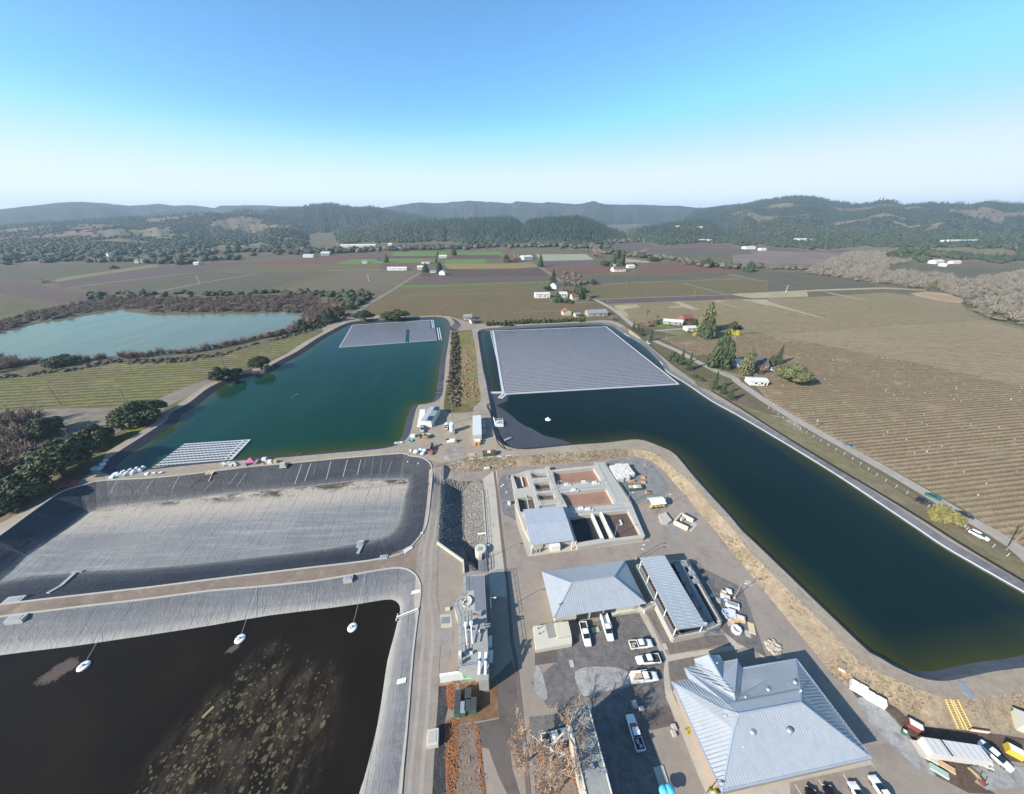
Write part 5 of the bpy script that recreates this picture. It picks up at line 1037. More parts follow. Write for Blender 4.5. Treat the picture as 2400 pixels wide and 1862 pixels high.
mb = MB(); seamed(mb, [(-a, -b, 3.15), (a, -b, 3.3), (a, b, 3.3), (-a, b, 3.15)], .7, .08, .05); mb.build('roof', metal_roof('pale_container_roof', (.58,.60,.60,1)), t)
for y in (b - 4, b - 7, b - 12): MB().box((a + 1.1, y, .9), (1.9, 1.6, 1.8)).build('transformer', M_tan, t)
for k in range(2): MB().box((-.2 + k * .3, -b - 1.2, 1.3), (1.8, .2, .2)).build('pipe_header', M_white, t)
for k, dx in enumerate((-.9, .9)):
    p = Vector((dx - .1, -b - 3.4, 0)); MB().lathe([(.62, 0), (.7, .1), (.7, 1.2), (.62, 1.3)], p, 12).build('chemical_drum', M_orange, t)
MB().box((0, -b - 1.6, .8), (2.8, 1.4, 1.6)).build('pipe_rack', M_white, t)
m, rz, L, D = square(P('t2', '440,215 640,235 605,525 375,520', 6.0)); t = thing('filter_building', 'flat grey building with dark blue skylight panels by the green pond', 'building', (m.x, m.y, 3.0), rz); a, b = L / 2, D / 2
MB().prism([(-a, -b), (a, -b), (a, b), (-a, b)], -.2, 3.4).build('wall', M_whitew, t)
mb = MB(); seamed(mb, [(-a, -b, 3.42), (0, -b, 3.9), (0, b, 3.9), (-a, b, 3.42)], .8, .06, .05); seamed(mb, [(0.02, -b, 3.9), (a, -b, 3.42), (a, b, 3.42), (.02, b, 3.9)], .8, .06, .05); mb.build('roof', metal_roof('grey_roof', (.34,.37,.38,1)), t)
M_pv = mat('deep_blue_glass', (.02,.045,.11,1), .2, .5, var=.1)
for y0, y1 in ((-b + .4, -b + 4.4), (b - 4.0, b - .4)): MB().prism([(.4, y0), (a - .3, y0), (a - .3, y1), (.4, y1)], 3.9, 4.02, True).build('skylight', M_pv, t)
MB().prism(local([Vector((q.x, q.y, 0)) for q in P('t2', '0,0')], (0, 0)), 0, 0) if False else None
ap = P('t2', '300,262 412,262 375,530 600,525 610,600 235,630', 3.0); sheet('equipment_slab', ap, mat('white_slab', (.66,.65,.62,1), .8, .2), 6, .012, drape=True)
# ---- small yard structures
c4 = P('r7', '1160,1150 1275,1135 1320,1200 1185,1212', 2.6); m, rz, L, D = square(c4); t = thing('carport', 'small white arched canopy over yellow machines beside the storage gravel', 'canopy', (m.x, m.y, 0), rz); a, b = L / 2, D / 2
prof = [(-b + b * 2 * k / 8, 2.3 + .75 * math.sin(math.pi * k / 8)) for k in range(9)]; mb = MB(); mb.loft([[Vector((x, y, z)) for y, z in prof] + [Vector((x, y, z - .12)) for y, z in prof[::-1]] for x in (-a, a)]); mb.build('roof', M_white, t)
for x in (-a + .2, a - .2):
    for y in (-b + .15, b - .15): MB().tube((x, y, 0), (x, y, 2.4), .07, .07, 6).build('post', M_galv, t)
t2_ = thing('plate_compactors', 'row of yellow machines parked under the white arched canopy', 'machine', (m.x, m.y - .6, 0), rz); mb = MB()
for k in range(4): mb.box((-a + 1 + k * 1.5, -.4, .55), (1.0, 1.4, .9), 0, .8)
mb.build('body', M_yellow, t2_); mb = MB()
for k in range(4): mb.tube((-a + 1 + k * 1.5, -1.0, .9), (-a + 1 + k * 1.5, -1.5, 1.3), .05, .05, 5); mb.tube((-a + .5 + k * 1.5, -.9, .3), (-a + 1.5 + k * 1.5, -.9, .3), .3, .3, 10)
mb.build('wheel_set', M_black, t2_)
t = thing('material_bay', 'three sided cream concrete block bay holding material', 'bay', (0, 0, 0)); mb = MB()
for s in ('1385,1365 1500,1420', '1385,1365 1440,1300', '1440,1298 1545,1352'): mb.prism(ribbon(P('r7', s, .9), .5), 0, 1.8)
mb.build('wall', M_cream, t); MB().prism(P('r7', '1500,1420 1550,1355 1582,1385 1530,1450', .0), 0, .14).build('slab', M_conc, t); p = at('r7', 1448, 1338, .6); MB().box((p.x, p.y, .6), (1.5, 1.2, 1.2), .5).build('material_heap', M_tan, t)
p = at('r7', 1315, 1330, .6); t = thing('cattle_trough', 'flat pale concrete block with rounded end near the material bay', 'block', (p.x, p.y, 0)); MB().prism(local(P('r7', '1250,1300 1310,1275 1365,1345 1330,1370 1275,1365', .9), p), 0, .9).build('block', M_conc, t); mb = MB(); rail(mb, local([Vector((q.x, q.y, 0)) for q in P('r7', '1215,1290 1245,1250 1300,1255')], p), 1.4); mb.build('pipe_stand', M_galv, t)
# ---- houses, barns and sheds of the valley
M_w1 = mat('white_siding', (.66,.65,.61,1), .75, .2); M_w2 = mat('cream_siding', (.50,.46,.36,1), .75, .2); M_w3 = mat('grey_green_siding', (.30,.33,.28,1), .8, .2); M_r1 = mat('grey_shingles', (.24,.24,.25,1), .85, .15, var=.2); M_r2 = mat('red_tiles', (.20,.085,.07,1), .8, .15, var=.2); M_r3 = mat('pale_tin_roof', (.55,.55,.53,1), .5, .4, var=.12); M_r4 = mat('dark_shingles', (.10,.105,.12,1), .85, .15, var=.2); M_r5 = mat('rusty_tin_roof', (.26,.12,.085,1), .7, .2, var=.25)
HOUSES = [ # window, x, y, width px, bearing, depth m, wall h, rise, wall, roof, label, category
 ('r2',458,558,84,4,16,5,2,M_w1,M_r3,'long white tin shed left of the twin barns at the wood edge','shed'), ('r2',603,542,72,4,18,6,3,M_w3,M_r3,'pale roofed barn among trees at the far wood edge','barn'),
 ('r2',880,472,290,2,20,6,3,M_w2,M_r3,'very long low pale greenhouse roof against the far woods','greenhouse'), ('r2',933,609,42,6,9,4,2,M_w1,M_r1,'small white shed beside the bright green fields','shed'),
 ('r2',1060,600,55,20,12,5,4,M_w2,M_r4,'dark roofed farmhouse left of the single conifer','house'), ('r2',1208,668,162,3,10,4,2,M_w1,M_r3,'long white barn at the edge of the red soil field','barn'),
 ('r2',1410,664,58,6,10,5,2.5,M_w2,M_r3,'cream barn behind the dark conifers','barn'), ('r2',1512,688,52,10,12,5,4,M_w1,M_r4,'white house with dark roof beneath the conifers','house'),
 ('r2',1594,708,44,80,11,5,3.5,M_w1,M_r3,'white gabled barn facing the dark vineyard','barn'), ('r2',1596,563,66,5,12,4,2.5,M_w2,M_r3,'cream house on the lane among bright green fields','house'),
 ('r2',1450,610,68,5,12,4.5,2.5,M_w1,M_r2,'white house with reddish roof behind the tall conifers','house'), ('r2',1146,462,30,5,12,6,3,M_w1,M_r3,'tiny white house high at the far wood edge','house'),
 ('r3',120,575,84,25,22,6,3,M_w1,M_r3,'big white barn beside the lane and the round bare tree','barn'), ('r3',880,640,62,15,14,5,3,M_w1,M_r3,'white farm building under the tall broad tree','house'),
 ('r3',905,678,110,12,14,5,3.5,M_w1,M_r2,'farmhouse with red roof in front of the tall broad tree','house'), ('r3',1008,648,62,8,12,4,2,M_w1,M_r3,'white mobile home right of the red roofed farmhouse','house'),
 ('r3',378,822,66,30,14,5,3,M_w1,M_r4,'grey roofed house between conifers by the country lane','house'), ('r3',255,900,124,6,11,5,1.5,M_w1,M_r3,'white flat barn with open front in the olive vineyard','barn'),
 ('r3',430,895,66,10,12,4.5,2,M_w1,M_r3,'white shed beside the dark round conifer','shed'), ('r3',530,915,58,12,10,4,3,M_w2,M_r2,'orange roofed cottage below the tall dark conifer','house'),
 ('r3',462,1048,62,100,9,4,2.5,M_w2,M_r5,'rusty red roofed barn with pale stripes left of the grey roofed house','barn'), ('r3',552,1062,44,15,6,3,1,M_w2,M_r1,'small grey shed between two houses beyond the solar pond','shed'),
 ('r3',715,1052,170,8,11,3.5,2.6,M_w3,M_r1,'long grey roofed house beyond the solar pond','house'), ('r3',1368,1125,150,-18,8,3,1.4,M_w3,M_r3,'long pale green mobile home beside the palms','house'),
 ('r3',1475,1108,86,14,9,4.5,3,M_r5,M_r2,'red roofed barn left of the tall pale conifer','barn'), ('r3',1512,1180,84,8,7,3,1.2,M_w1,M_r3,'white outbuilding in front of the red roofed barn','shed'),
 ('r3',2060,1495,150,-5,12,4,3.4,M_w1,M_r4,'white house with dark roof behind the pale cypress','house'), ('r3',1915,1480,78,15,7,3.2,1.4,M_w1,M_r3,'white garage left of the pale cypress','garage'),
 ('r7',2078,178,140,-6,7,2.8,1.0,M_whitew,M_r3,'low pale open shed by the roadside conifers','shed'), ('r3',1640,424,84,3,22,6,2,M_w1,M_r3,'long white winery roof at the foot of the right hills','building'),
 ('r3',2015,488,88,3,20,6,2,M_w1,M_r3,'white winery sheds among purple vineyards far right','building'), ('r3',2130,500,50,3,14,5,2,M_w1,M_r3,'small white building right of the winery sheds','building'),
 ('r4',305,418,104,3,26,6,2,M_w1,M_r3,'white industrial roof at the far right valley edge','building'), ('r4',1640,432,170,3,26,6,2,M_w1,M_r3,'long white warehouse left of the round dark trees','building'),
 ('r4',1428,612,92,10,14,5,3,M_w1,M_r3,'white farm building beside the big dark creek tree','house'), ('r4',1492,634,54,30,12,4,2,M_w1,M_r3,'low white roof in front of the creek farm','shed'),
 ('r4',1585,612,80,5,10,4,2,M_w1,M_r3,'long pale shed right of the creek farm','shed'), ('r1',1210,606,66,5,14,5,2.5,M_w2,M_r1,'pale farm buildings at the end of the straw strip','house'),
 ('r1',2130,498,80,5,14,6,5,M_w1,M_r4,'white gabled house between conifers on the left hillside','house'), ('r1',1690,622,40,5,12,4,2,M_w1,M_r3,'tiny white roof at the edge of the purple field','shed'),
 ('r2',1808,1085,70,6,8,3,2,M_tan,M_r1,'grey roofed pump house at the head of the grassy swale','building'), ('r2',1850,1118,44,30,7,2.6,2,M_tan,M_r4,'small dark roofed hut beside the swale pump house','hut'), ('r1',945,552,22,70,8,6,3,M_w1,M_r3,'small white gable at the edge of the left oak wood','house'),
 ('r3',1600,310,34,10,14,5,3,M_w1,M_r3,'pale villa on the brown right hillside','house'), ('r3',1412,305,22,10,12,5,3,M_w1,M_r3,'white house on the brown hilltop vineyard','house')]
for r, x, y, w, bz, dep, h, rise, wm, rm, lab, cat in HOUSES:
    c = on(r, x, y); L = w * mpp(r, x, y)
    hzv = hz(np.array([math.atan2(c.x, c.y)]), np.array([math.hypot(c.x, c.y)]))[0][0] if math.hypot(c.x, c.y) > 1250 else 0
    if hzv > 1.0:                              # stands on a hillside: walk the sight line up to it
        aa, sl_ = ray(r, x, y); 
        for rr in np.arange(1250, 3400, 6):
            if hz(np.array([aa]), np.array([rr]))[0][0] >= CAMH + sl_ * rr: c = Vector((math.sin(aa) * rr, math.cos(aa) * rr, CAMH + sl_ * rr)); break
        L = w / REG[r][2] / FPX * math.hypot(c.x, c.y)
    house({'greenhouse': 'greenhouse', 'barn': 'barn', 'shed': 'shed', 'house': 'farmhouse', 'garage': 'garage', 'hut': 'hut', 'building': 'farm_building'}[cat], lab, cat, c, rad(bz), max(5, L), dep, h, rise, wm, rm, wins=2 if L < 40 else 3, door=L < 40)
# ================================================================ FLOATING SOLAR
def pvmat():
    k = NT('solar_glass'); g = k.n('ShaderNodeNewGeometry'); col = k.mix(g.outputs['Random Per Island'], (.085,.09,.118,1), (.125,.13,.16,1)); return k.fin(col, .3, .5)
M_panel = pvmat(); M_float = mat('grey_float', (.55,.56,.58,1), .6, .3, var=.08); M_floatd = mat('shadowed_float', (.16,.17,.19,1), .7, .2)
def array(name, label, corners, cell, z, skip=None, keep_near=100, rows_only=None, tilt=7):
    """corners: near-left, near-right, far-left on the water; cell: (along row, between rows)"""
    o, bx, by = corners; ux = (bx - o); L = ux.length; ux.normalize(); uy = Vector((-ux.y, ux.x, 0)); D = (by - o).dot(uy); nx, ny = int(L / cell[0]), int(D / cell[1]); rz = math.atan2(ux.y, ux.x)
    t = thing(name, label, 'solar array', (o.x, o.y, z), rz)
    w, d = cell; pw, pd = w * .985, min(1.35, d * .62); ct, st = math.cos(rad(tilt)), math.sin(rad(tilt))
    pv = np.array([(-pw/2, 0, .2), (pw/2, 0, .2), (pw/2, pd*ct, .2+pd*st), (-pw/2, pd*ct, .2+pd*st), (-pw/2, .02, .15), (pw/2, .02, .15), (pw/2, pd*ct+.02, .15+pd*st), (-pw/2, pd*ct+.02, .15+pd*st)])
    pf = np.array([(0,1,2,3), (7,6,5,4), (0,4,5,1), (1,5,6,2), (2,6,7,3), (3,7,4,0)])
    cells = [(i, j) for j in range(ny) for i in range(nx) if not (skip and skip(i / nx, j / ny, i, j))]
    wpos = [(o + ux * (i + .5) * w + uy * (j + .3) * d) for i, j in cells]; order = sorted(range(len(cells)), key=lambda q: wpos[q].length); near = order[:keep_near]; rest = order[keep_near:]
    m0 = None
    for q in near:
        i, j = cells[q]
        if m0 is None: ob = np_mesh('solar_panel', pv, pf, M_panel, t); m0 = ob.data
        else: ob = link('solar_panel', m0, t)
        ob.location = ((i + .5) * w, j * d + d * .18, 0)
    if rest:
        P_ = np.array([((cells[q][0] + .5) * w, cells[q][1] * d + d * .18, 0) for q in rest]); V = (pv[None] + P_[:, None]).reshape(-1, 3); F = (pf[None] + (np.arange(len(rest)) * 8)[:, None, None]).reshape(-1, 4); tag(np_mesh('solar_panel_field', V, F, M_panel, t), kind='stuff')
    # floats: a strip under every row joint, thin ribs across, a white rim
    mb = MB(); rowset = {}
    for i, j in cells: rowset.setdefault(j, []).append(i)
    for j, xs in rowset.items():
        xs = sorted(xs); runs = []; s = xs[0]; p = s
        for x in xs[1:] + [10 ** 6]:
            if x != p + 1: runs.append((s, p)); s = x
            p = x
        for s, p in runs:
            mb.box(((s + p + 1) / 2 * w, j * d + d * .12, .05), ((p - s + 1) * w, d * .12, .14))
            for i in range(s, p + 2, 3): mb.box((i * w, j * d + d * .5, .06), (.08, d * .98, .1))
    mb.build('float_row', M_float, t)
    return t, L, D, nx, ny
c_ = P('t1', '395,1555', ZW) ; c2_ = P('r7', '1412,183', ZW); c3_ = P('t1', '165,312', ZW)
tA, LA, DA, nx, ny = array('floating_solar_array', 'huge rectangular floating solar array on the navy pond', [c_[0], c2_[0], c3_[0]], (1.02, 2.16), ZW)
mb = MB(); e = 1.6
for a, b, wd in (((-1.4, -1.0), (LA + .6, -1.0), .3), ((-1.4, -.1), (LA + .6, -.1), .25), ((LA + .4, -1), (LA + .4, DA + .6), .5), ((-.6, DA + .5), (LA + .4, DA + .5), .5), ((-.8, -1), (-.8, DA + .5), .45)): mb.prism(ribbon([Vector((a[0], a[1], 0)), Vector((b[0], b[1], 0))], wd), 0, .38)
k = -1.4
while k < LA: mb.box((k, -.55, .15), (.85, .9, .36)); k += 1.9
mb.build('walkway_float', mat('white_float', (.48,.49,.50,1), .6, .3), tA)
# cable jetty of the array
t = thing('floating_jetty', 'white floating jetty bent round the corner of the big solar array', 'jetty', (0, 0, 0)); M_jet = MATS['white_float']
MB().prism(ribbon(P('t1', '132,308 335,1555', ZW), 1.5), ZW - .1, ZW + .5).build('deck', M_jet, t)
for s, wd in (('330,1560 250,1640', 1.3), ('390,1575 300,1652', 1.3), ('92,1538 335,1535', 1.7)): MB().prism(ribbon(P('t1', s, ZW), wd), ZW - .1, ZW + .48).build('deck', M_jet, t)
# far array on the green pond
k0, k1, k2 = at('t4', 150, 582, ZW), at('t4', 1930, 448, ZW), at('t4', 420, 178, ZW)
def sk(u, v, i, j): return (.645 < u < .685 and v < .62) or (u > .945 and v > .55)
tB, LB, DB, nx, ny = array('floating_solar_array', 'farther floating solar array with a slot on the green pond', [k0, k1, k2], (1.02, 2.16), ZW, sk)
mb = MB(); mb.prism(ribbon([Vector((-.9, -.6, 0)), Vector((-.9, DB + .4, 0))], .7), 0, .4); mb.prism(ribbon([Vector((-1, DB + .4, 0)), Vector((LB * .95, DB + .4, 0))], .5), 0, .4)
for x in (LB + .8, LB + 2.6): mb.prism(ribbon([Vector((x, -.4, 0)), Vector((x, DB * .56, 0))], .8), 0, .4)
for x in (LB * .955, LB * .975): mb.prism(ribbon([Vector((x, DB * .56, 0)), Vector((x, DB + .4, 0))], .8), 0, .4)
for q in range(0, int(LB), 2): MB().box((q + .4, -.55, .15), (.7, .9, .36)).build('end_float', M_jet, tB)
mb.build('walkway_float', M_jet, tB)
# unfinished raft by the work ramp
r0_, r1_, r2_ = at('t3', 0, 592, ZW), at('t3', 985, 520, ZW), at('t3', 520, 205, ZW)
bx = at('t3', 1100, 500, ZW); ux = (r1_ - r0_).normalized(); uy = Vector((-ux.y, ux.x, 0)); far = at('t3', 1475, 128, ZW)
t = thing('solar_raft', 'half built raft of white floats with dark panel gaps at the work ramp', 'raft', (r0_.x, r0_.y, ZW), math.atan2(ux.y, ux.x))
DR = (r2_ - r0_).dot(uy); LR = (far - r0_).dot(ux); L0 = (r2_ - r0_).dot(ux); mb = MB(); mbd = MB(); n_ = 11
for j in range(n_):
    y = DR * j / (n_ - 1); x0 = L0 * j / (n_ - 1) - 0.3; mb.box(((x0 + LR) / 2, y, .2), (LR - x0, DR / n_ * .36, .42))
    if j < n_ - 1:
        mbd.prism([(x0 + .5, y + .35), (LR - 3.4, y + .35), (LR - 3.4, y + DR / n_ - .25), (x0 + .5, y + DR / n_ - .25)], .12, .3)
        q = x0 + .4
        while q < LR: mb.box((q, y + DR / n_ * .5, .2), (.22, DR / n_, .22)); q += 1.6
mb.box((LR + .3, DR / 2, .24), (.9, DR * 1.02, .46)); mb.box((LR - 2.2, DR / 2, .26), (.6, DR, .44)); mb.build('float_row', M_jet, t); mbd.build('solar_panel_row', mat('panel_dark_gap', (.03,.034,.045,1), .35, .6), t)
# shade balls
sb = smooth(P('t1', '120,1560 320,1560 420,1580 520,1545 450,1600 415,1650 420,1700', ZW) + P('t2', '1870,180 1960,240 2184,400', ZW) + P('r7', '60,510 120,545 180,570 260,620 360,645 440,665 500,695 380,708 250,722 100,730', ZW) + P('r6', '2184,722 2115,675 2078,600 2055,500 2045,400 2020,300', ZW), 2, True)
sbm = gmat('shade_ball_cover', (.050,.053,.062), (.06,.063,.072), .3, (.006,.007,.009), .55, (.66,.69), fine=.55, fs=5.0, bump=1.0, bs=3.0, bd=.15, rough=.5, spec=.5)
mb = MB(); mb.prism(sb, ZW - .05, ZW + .1); tag(mb.build('shade_balls', sbm), 'dark grey floating shade balls covering the corner of the navy pond', 'shade balls', kind='stuff')
# floating intake platform among them, small buoy, aerators
p = at('t2', 1915, 570, ZW); t = thing('intake_platform', 'white floating pump platform on the shade balls', 'platform', (p.x, p.y, ZW), rad(5)); MB().box((0, 0, .5), (4.6, 5.0, 1.0)).build('deck', M_white, t); mb = MB(); rail(mb, [(-2.2, -2.4, 1), (2.2, -2.4, 1), (2.2, 2.4, 1), (-2.2, 2.4, 1), (-2.2, -2.4, 1)], 1.1); mb.build('railing', M_white, t); MB().tube((-2.0, 1, 1), (-2.6, 3.4, 2.4), .25, .25, 8).build('pump', M_white, t)
for x, y in ((.4, .6), (1.2, -1), (-.6, -.8)): MB().box((x, y, 1.4), (.9, .7, .8)).build('motor', M_galv, t)
def aerator(x, y, r, z, lab, rope=None):
    p = at(r, x, y, z); t = thing('floating_aerator', lab, 'aerator', (p.x, p.y, z)); t.scale = (.8, .8, .8); MB().lathe([(.5, .05), (.7, -.05), (1.5, -.1), (1.62, .15), (1.45, .42), (.75, .45), (.55, .3)], n=26).build('float_ring', M_white, t, True)
    MB().lathe([(.34, .2), (.34, .95), (.2, 1.05)], n=12).build('motor', M_galv, t); MB().beam((-1.3, .1, .5), (.2, .1, .9), .12, .12).build('bracket', M_dark, t)
    if rope: q = on(*rope); l = (q - p) / .8; MB().path([Vector((0, 0, .35)), l * .5 + Vector((0, 0, -.12 + .3)), l + Vector((0, 0, .1))], .035, 4).build('mooring_rope', M_whitew, t)
    return t
aerator(593, 790, 's1', ZB, 'white floating aerator beside the mauve scum patch', ('s1', 720, 560)); aerator(190, 598, 's2', ZB, 'white floating aerator with scum below it, middle of the dark pond', ('s2', 310, 235)); aerator(983, 517, 's2', ZB, 'white floating aerator on clear dark water by the pond corner', ('s2', 1078, 135))
p = at('r7', 307, 488, ZW); t = thing('fountain_buoy', 'small white cone shaped buoy on the navy pond', 'buoy', (p.x, p.y, ZW)); MB().lathe([(1.5, 0), (1.6, .2), (1.2, .4), (.5, .5), (.35, 1.3), (.1, 1.5)], n=16).build('body', M_white, t)
mb = MB(); p = at('s1', 1470, 1115, ZB); t = thing('yellow_float', 'long yellow mat floating on the dark pond', 'float', (p.x, p.y, ZB), rad(62)); MB().box((0, 0, .06), (2.3, .6, .15)).build('mat', mat('straw_yellow', (.25,.20,.09,1), .8), t)
# pond inlet structures
def inlet(r, x, y, w, d, h, lab, rz=8, z=0, lean=1.5):
    p = on(r, x, y); t = thing('inlet_box', lab, 'inlet', (p.x, p.y, p.z), rad(rz)); mb = MB(); mb.loft([[Vector((-w/2, -d/2, -1.5)), Vector((w/2, -d/2, -1.5)), Vector((w/2, d/2, -.3)), Vector((-w/2, d/2, -.3))], [Vector((-w/2, -d/2 + .4, h)), Vector((w/2, -d/2 + .4, h)), Vector((w/2, d/2, h)), Vector((-w/2, d/2, h))]]); mb.build('body', M_conc, t); MB().box((0, .1, h + .05), (w * .7, d * .55, .1)).build('hatch', M_galv, t)
inlet('s2', 955, 180, 2.6, 2.2, .9, 'concrete inlet box on the grey slope below the dirt track'); inlet('s1', 120, 465, 4.2, 2.2, .9, 'large concrete inlet box at the left end of the grey slope'); inlet('s1', 100, 325, 4.5, 2.2, .4, 'pale concrete inlet on the left end of the dirt track'); inlet('s2', 1205, 25, 2.4, 1.6, .5, 'concrete inlet above the dirt track by the access road'); inlet('r6', 890, 1560, 2.0, 3.6, .4, 'concrete chute at the corner of the empty pond floor'); inlet('s1', 545, 130, 2.8, 1.0, .4, 'thin concrete sill low on the empty pond slope')
for k, (r, s, w, lab) in enumerate((('s1', '340,275 430,225 530,135', 1.0, 'narrow pale chute running down the left of the empty pond'), ('r6', '870,1630 900,1570 925,1530', 1.0, 'short pale chute down to the corner of the empty pond'))):
    q = [on(r, *map(float, w_.split(','))) + Vector((0, 0, .15)) for w_ in s.split()]; t = thing('chute', lab, 'chute', (0, 0, 0)); mb = MB()
    for i in range(len(q) - 1): mb.beam(q[i], q[i + 1], w, .3)
    mb.build('channel', M_conc, t)
for (r, x, y, rz, lab) in (('s2', 1432, 265, 12, 'pale green marker board on the liner at the pond corner'), ('s2', 1330, 895, 12, 'pale green marker board on the liner beside the access road')):
    q0, q1 = on(r, x - 32, y + 8), on(r, x + 32, y - 8); t = thing('liner_marker', lab, 'marker', (0, 0, 0)); MB().beam(q0 + Vector((0, 0, .12)), q1 + Vector((0, 0, .12)), 1.0, .14).build('board', mat('pale_green_board', (.45,.55,.44,1), .7), t)
q0, q1 = on('s2', 1300, 448), on('s2', 1448, 388); t = thing('outlet_pipe', 'white pipe gantry reaching from the road to the dark pond', 'pipe', (0, 0, 0)); MB().tube(q0 + Vector((0, 0, .5)), q1 + Vector((0, 0, .5)), .16, .16, 8).build('pipe', M_whitew, t); MB().tube(q0 + Vector((.2, -.5, .5)), q1 + Vector((.2, -.5, .5)), .08, .08, 6).build('handrail', M_galv, t); MB().tube(q0 + Vector((0, -1.0, .4)), q0 + Vector((0, .9, .4)), .18, .18, 8).build('tee', M_whitew, t)
# liner repair strips and kerb round the empty pond
mbs = MB()
for s in ('390,870 332,1035', '470,862 415,1012', '640,842 600,1000', '780,835 742,975', '895,830 865,960', '515,855 490,960', '935,825 915,905', '1005,805 985,960', '1075,810 1055,960', '1160,840 1110,985', '1250,850 1228,1010'):
    w_ = s.split(); a, b = [on('r6', *map(float, z.split(','))) for z in w_]; n = 8; wd = .32 if w_[0][:3] in ('390', '470', '640', '780', '895') else .12
    for k in range(n): u, v = a.lerp(b, k / n), a.lerp(b, (k + 1) / n); u.z, v.z = gz(u.x, u.y) + .05, gz(v.x, v.y) + .05; mbs.beam(u, v, wd, .05)
for s in ('1540,960 1470,1080', '1830,1000 1740,1100', '1000,1010 940,1120', '2030,940 1960,1040', '2100,950 2020,1060', '1310,1000 1240,1100'):
    w_ = s.split(); a, b = [on('r5', *map(float, z.split(','))) for z in w_]
    for k in range(8): u, v = a.lerp(b, k / 8), a.lerp(b, (k + 1) / 8); u.z, v.z = gz(u.x, u.y) + .05, gz(v.x, v.y) + .05; mbs.beam(u, v, .2, .05)
for s in ('300,300 360,265', '340,800 380,770', '640,785 680,752', '740,778 790,742', '800,775 860,740', '880,770 910,738', '1100,745 1120,725', '1540,300 1600,300', '1550,180 1592,170', '1560,90 1600,80', '1530,260 1582,258', '1545,215 1590,210'):
    a, b = [on('r6', *map(float, z.split(','))) + Vector((0, 0, .06)) for z in s.split()]; mbs.beam(a, b, .22, .05)
struct(mbs.build('liner_seam', mat('pale_seam', (.25,.25,.255,1), .7)))
mb = MB()
for ring in (A_crest, B_crest):
    for i in range(len(ring)):
        a, b = ring[i], ring[(i + 1) % len(ring)]
        if (b - a).length > .05 and a.x > -300: mb.beam(a + Vector((0, 0, .1)), b + Vector((0, 0, .1)), .45, .28)
struct(mb.build('pond_kerb', M_conc))
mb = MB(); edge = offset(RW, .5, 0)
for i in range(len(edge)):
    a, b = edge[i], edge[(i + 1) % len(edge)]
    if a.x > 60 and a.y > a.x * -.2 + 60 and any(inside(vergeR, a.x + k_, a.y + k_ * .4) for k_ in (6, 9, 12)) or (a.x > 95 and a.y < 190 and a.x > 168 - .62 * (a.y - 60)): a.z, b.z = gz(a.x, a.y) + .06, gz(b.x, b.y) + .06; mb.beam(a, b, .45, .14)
struct(mb.build('sunlit_liner_band', mat('sunlit_liner_white', (.62,.62,.61,1), .7)))  # white bars carry the sunlit look of the stained lower liner
t = thing('black_edge_strip', 'low black strip on posts along the outer edge of the right embankment road', 'fence', (0, 0, 0)); mb = MB(); sf = smooth(R_bank[:-3], 3)  # black strip on posts, added to draw the dark bank edge
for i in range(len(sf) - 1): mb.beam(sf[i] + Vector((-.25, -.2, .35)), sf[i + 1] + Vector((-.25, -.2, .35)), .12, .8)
mb.build('black_strip', M_black, t)
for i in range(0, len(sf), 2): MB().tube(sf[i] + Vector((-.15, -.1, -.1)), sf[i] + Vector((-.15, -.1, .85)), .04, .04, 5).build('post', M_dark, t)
# ================================================================ VEHICLES
def rr(x, hw, z0, z1, c=.18):
    """one rounded cross-section of a car body"""
    return [Vector((x, -hw + c, z0)), Vector((x, hw - c, z0)), Vector((x, hw, z0 + c)), Vector((x, hw, z1 - c * .7)), Vector((x, hw - c * .9, z1)), Vector((x, -hw + c * .9, z1)), Vector((x, -hw, z1 - c * .7)), Vector((x, -hw, z0 + c))]
PAINT = {}
def paint(name, c):
    if name not in PAINT: PAINT[name] = mat(name, c, .28, .55, var=.03)
    return PAINT[name]
W_ = paint('white_car_paint', (.72,.72,.71,1)); M_lamp = mat('headlamp_glass', (.6,.62,.64,1), .15, .6); M_tail = mat('tail_lamp', (.28,.02,.02,1), .3); M_rim = mat('alloy_rim', (.38,.39,.40,1), .35, .6, .6)
WMESH = {}
def wheels(t, xs, hw, r=.36):
    for x in xs:
        for s in (-1, 1):
            if r not in WMESH:
                o = MB().tube((0, -.12, 0), (0, .12, 0), r, r, 14).build('wheel', M_black, t); rim = MB().tube((0, -.13, 0), (0, .13, 0), r * .58, r * .58, 10).build('rim', M_rim, o); WMESH[r] = (o.data, rim.data)
            else: o = link('wheel', WMESH[r][0], t); rim = link('rim', WMESH[r][1], o)
            o.location = (x, s * (hw - .1), r)
def lamps(t, xf, xr, hw, z):
    for s in (-1, 1): MB().box((xf, s * hw, z), (.1, .34, .16)).build('headlight', M_lamp, t); MB().box((xr, s * hw * 1.05, z + .05), (.1, .22, .2)).build('tail_light', M_tail, t)
VM = {}
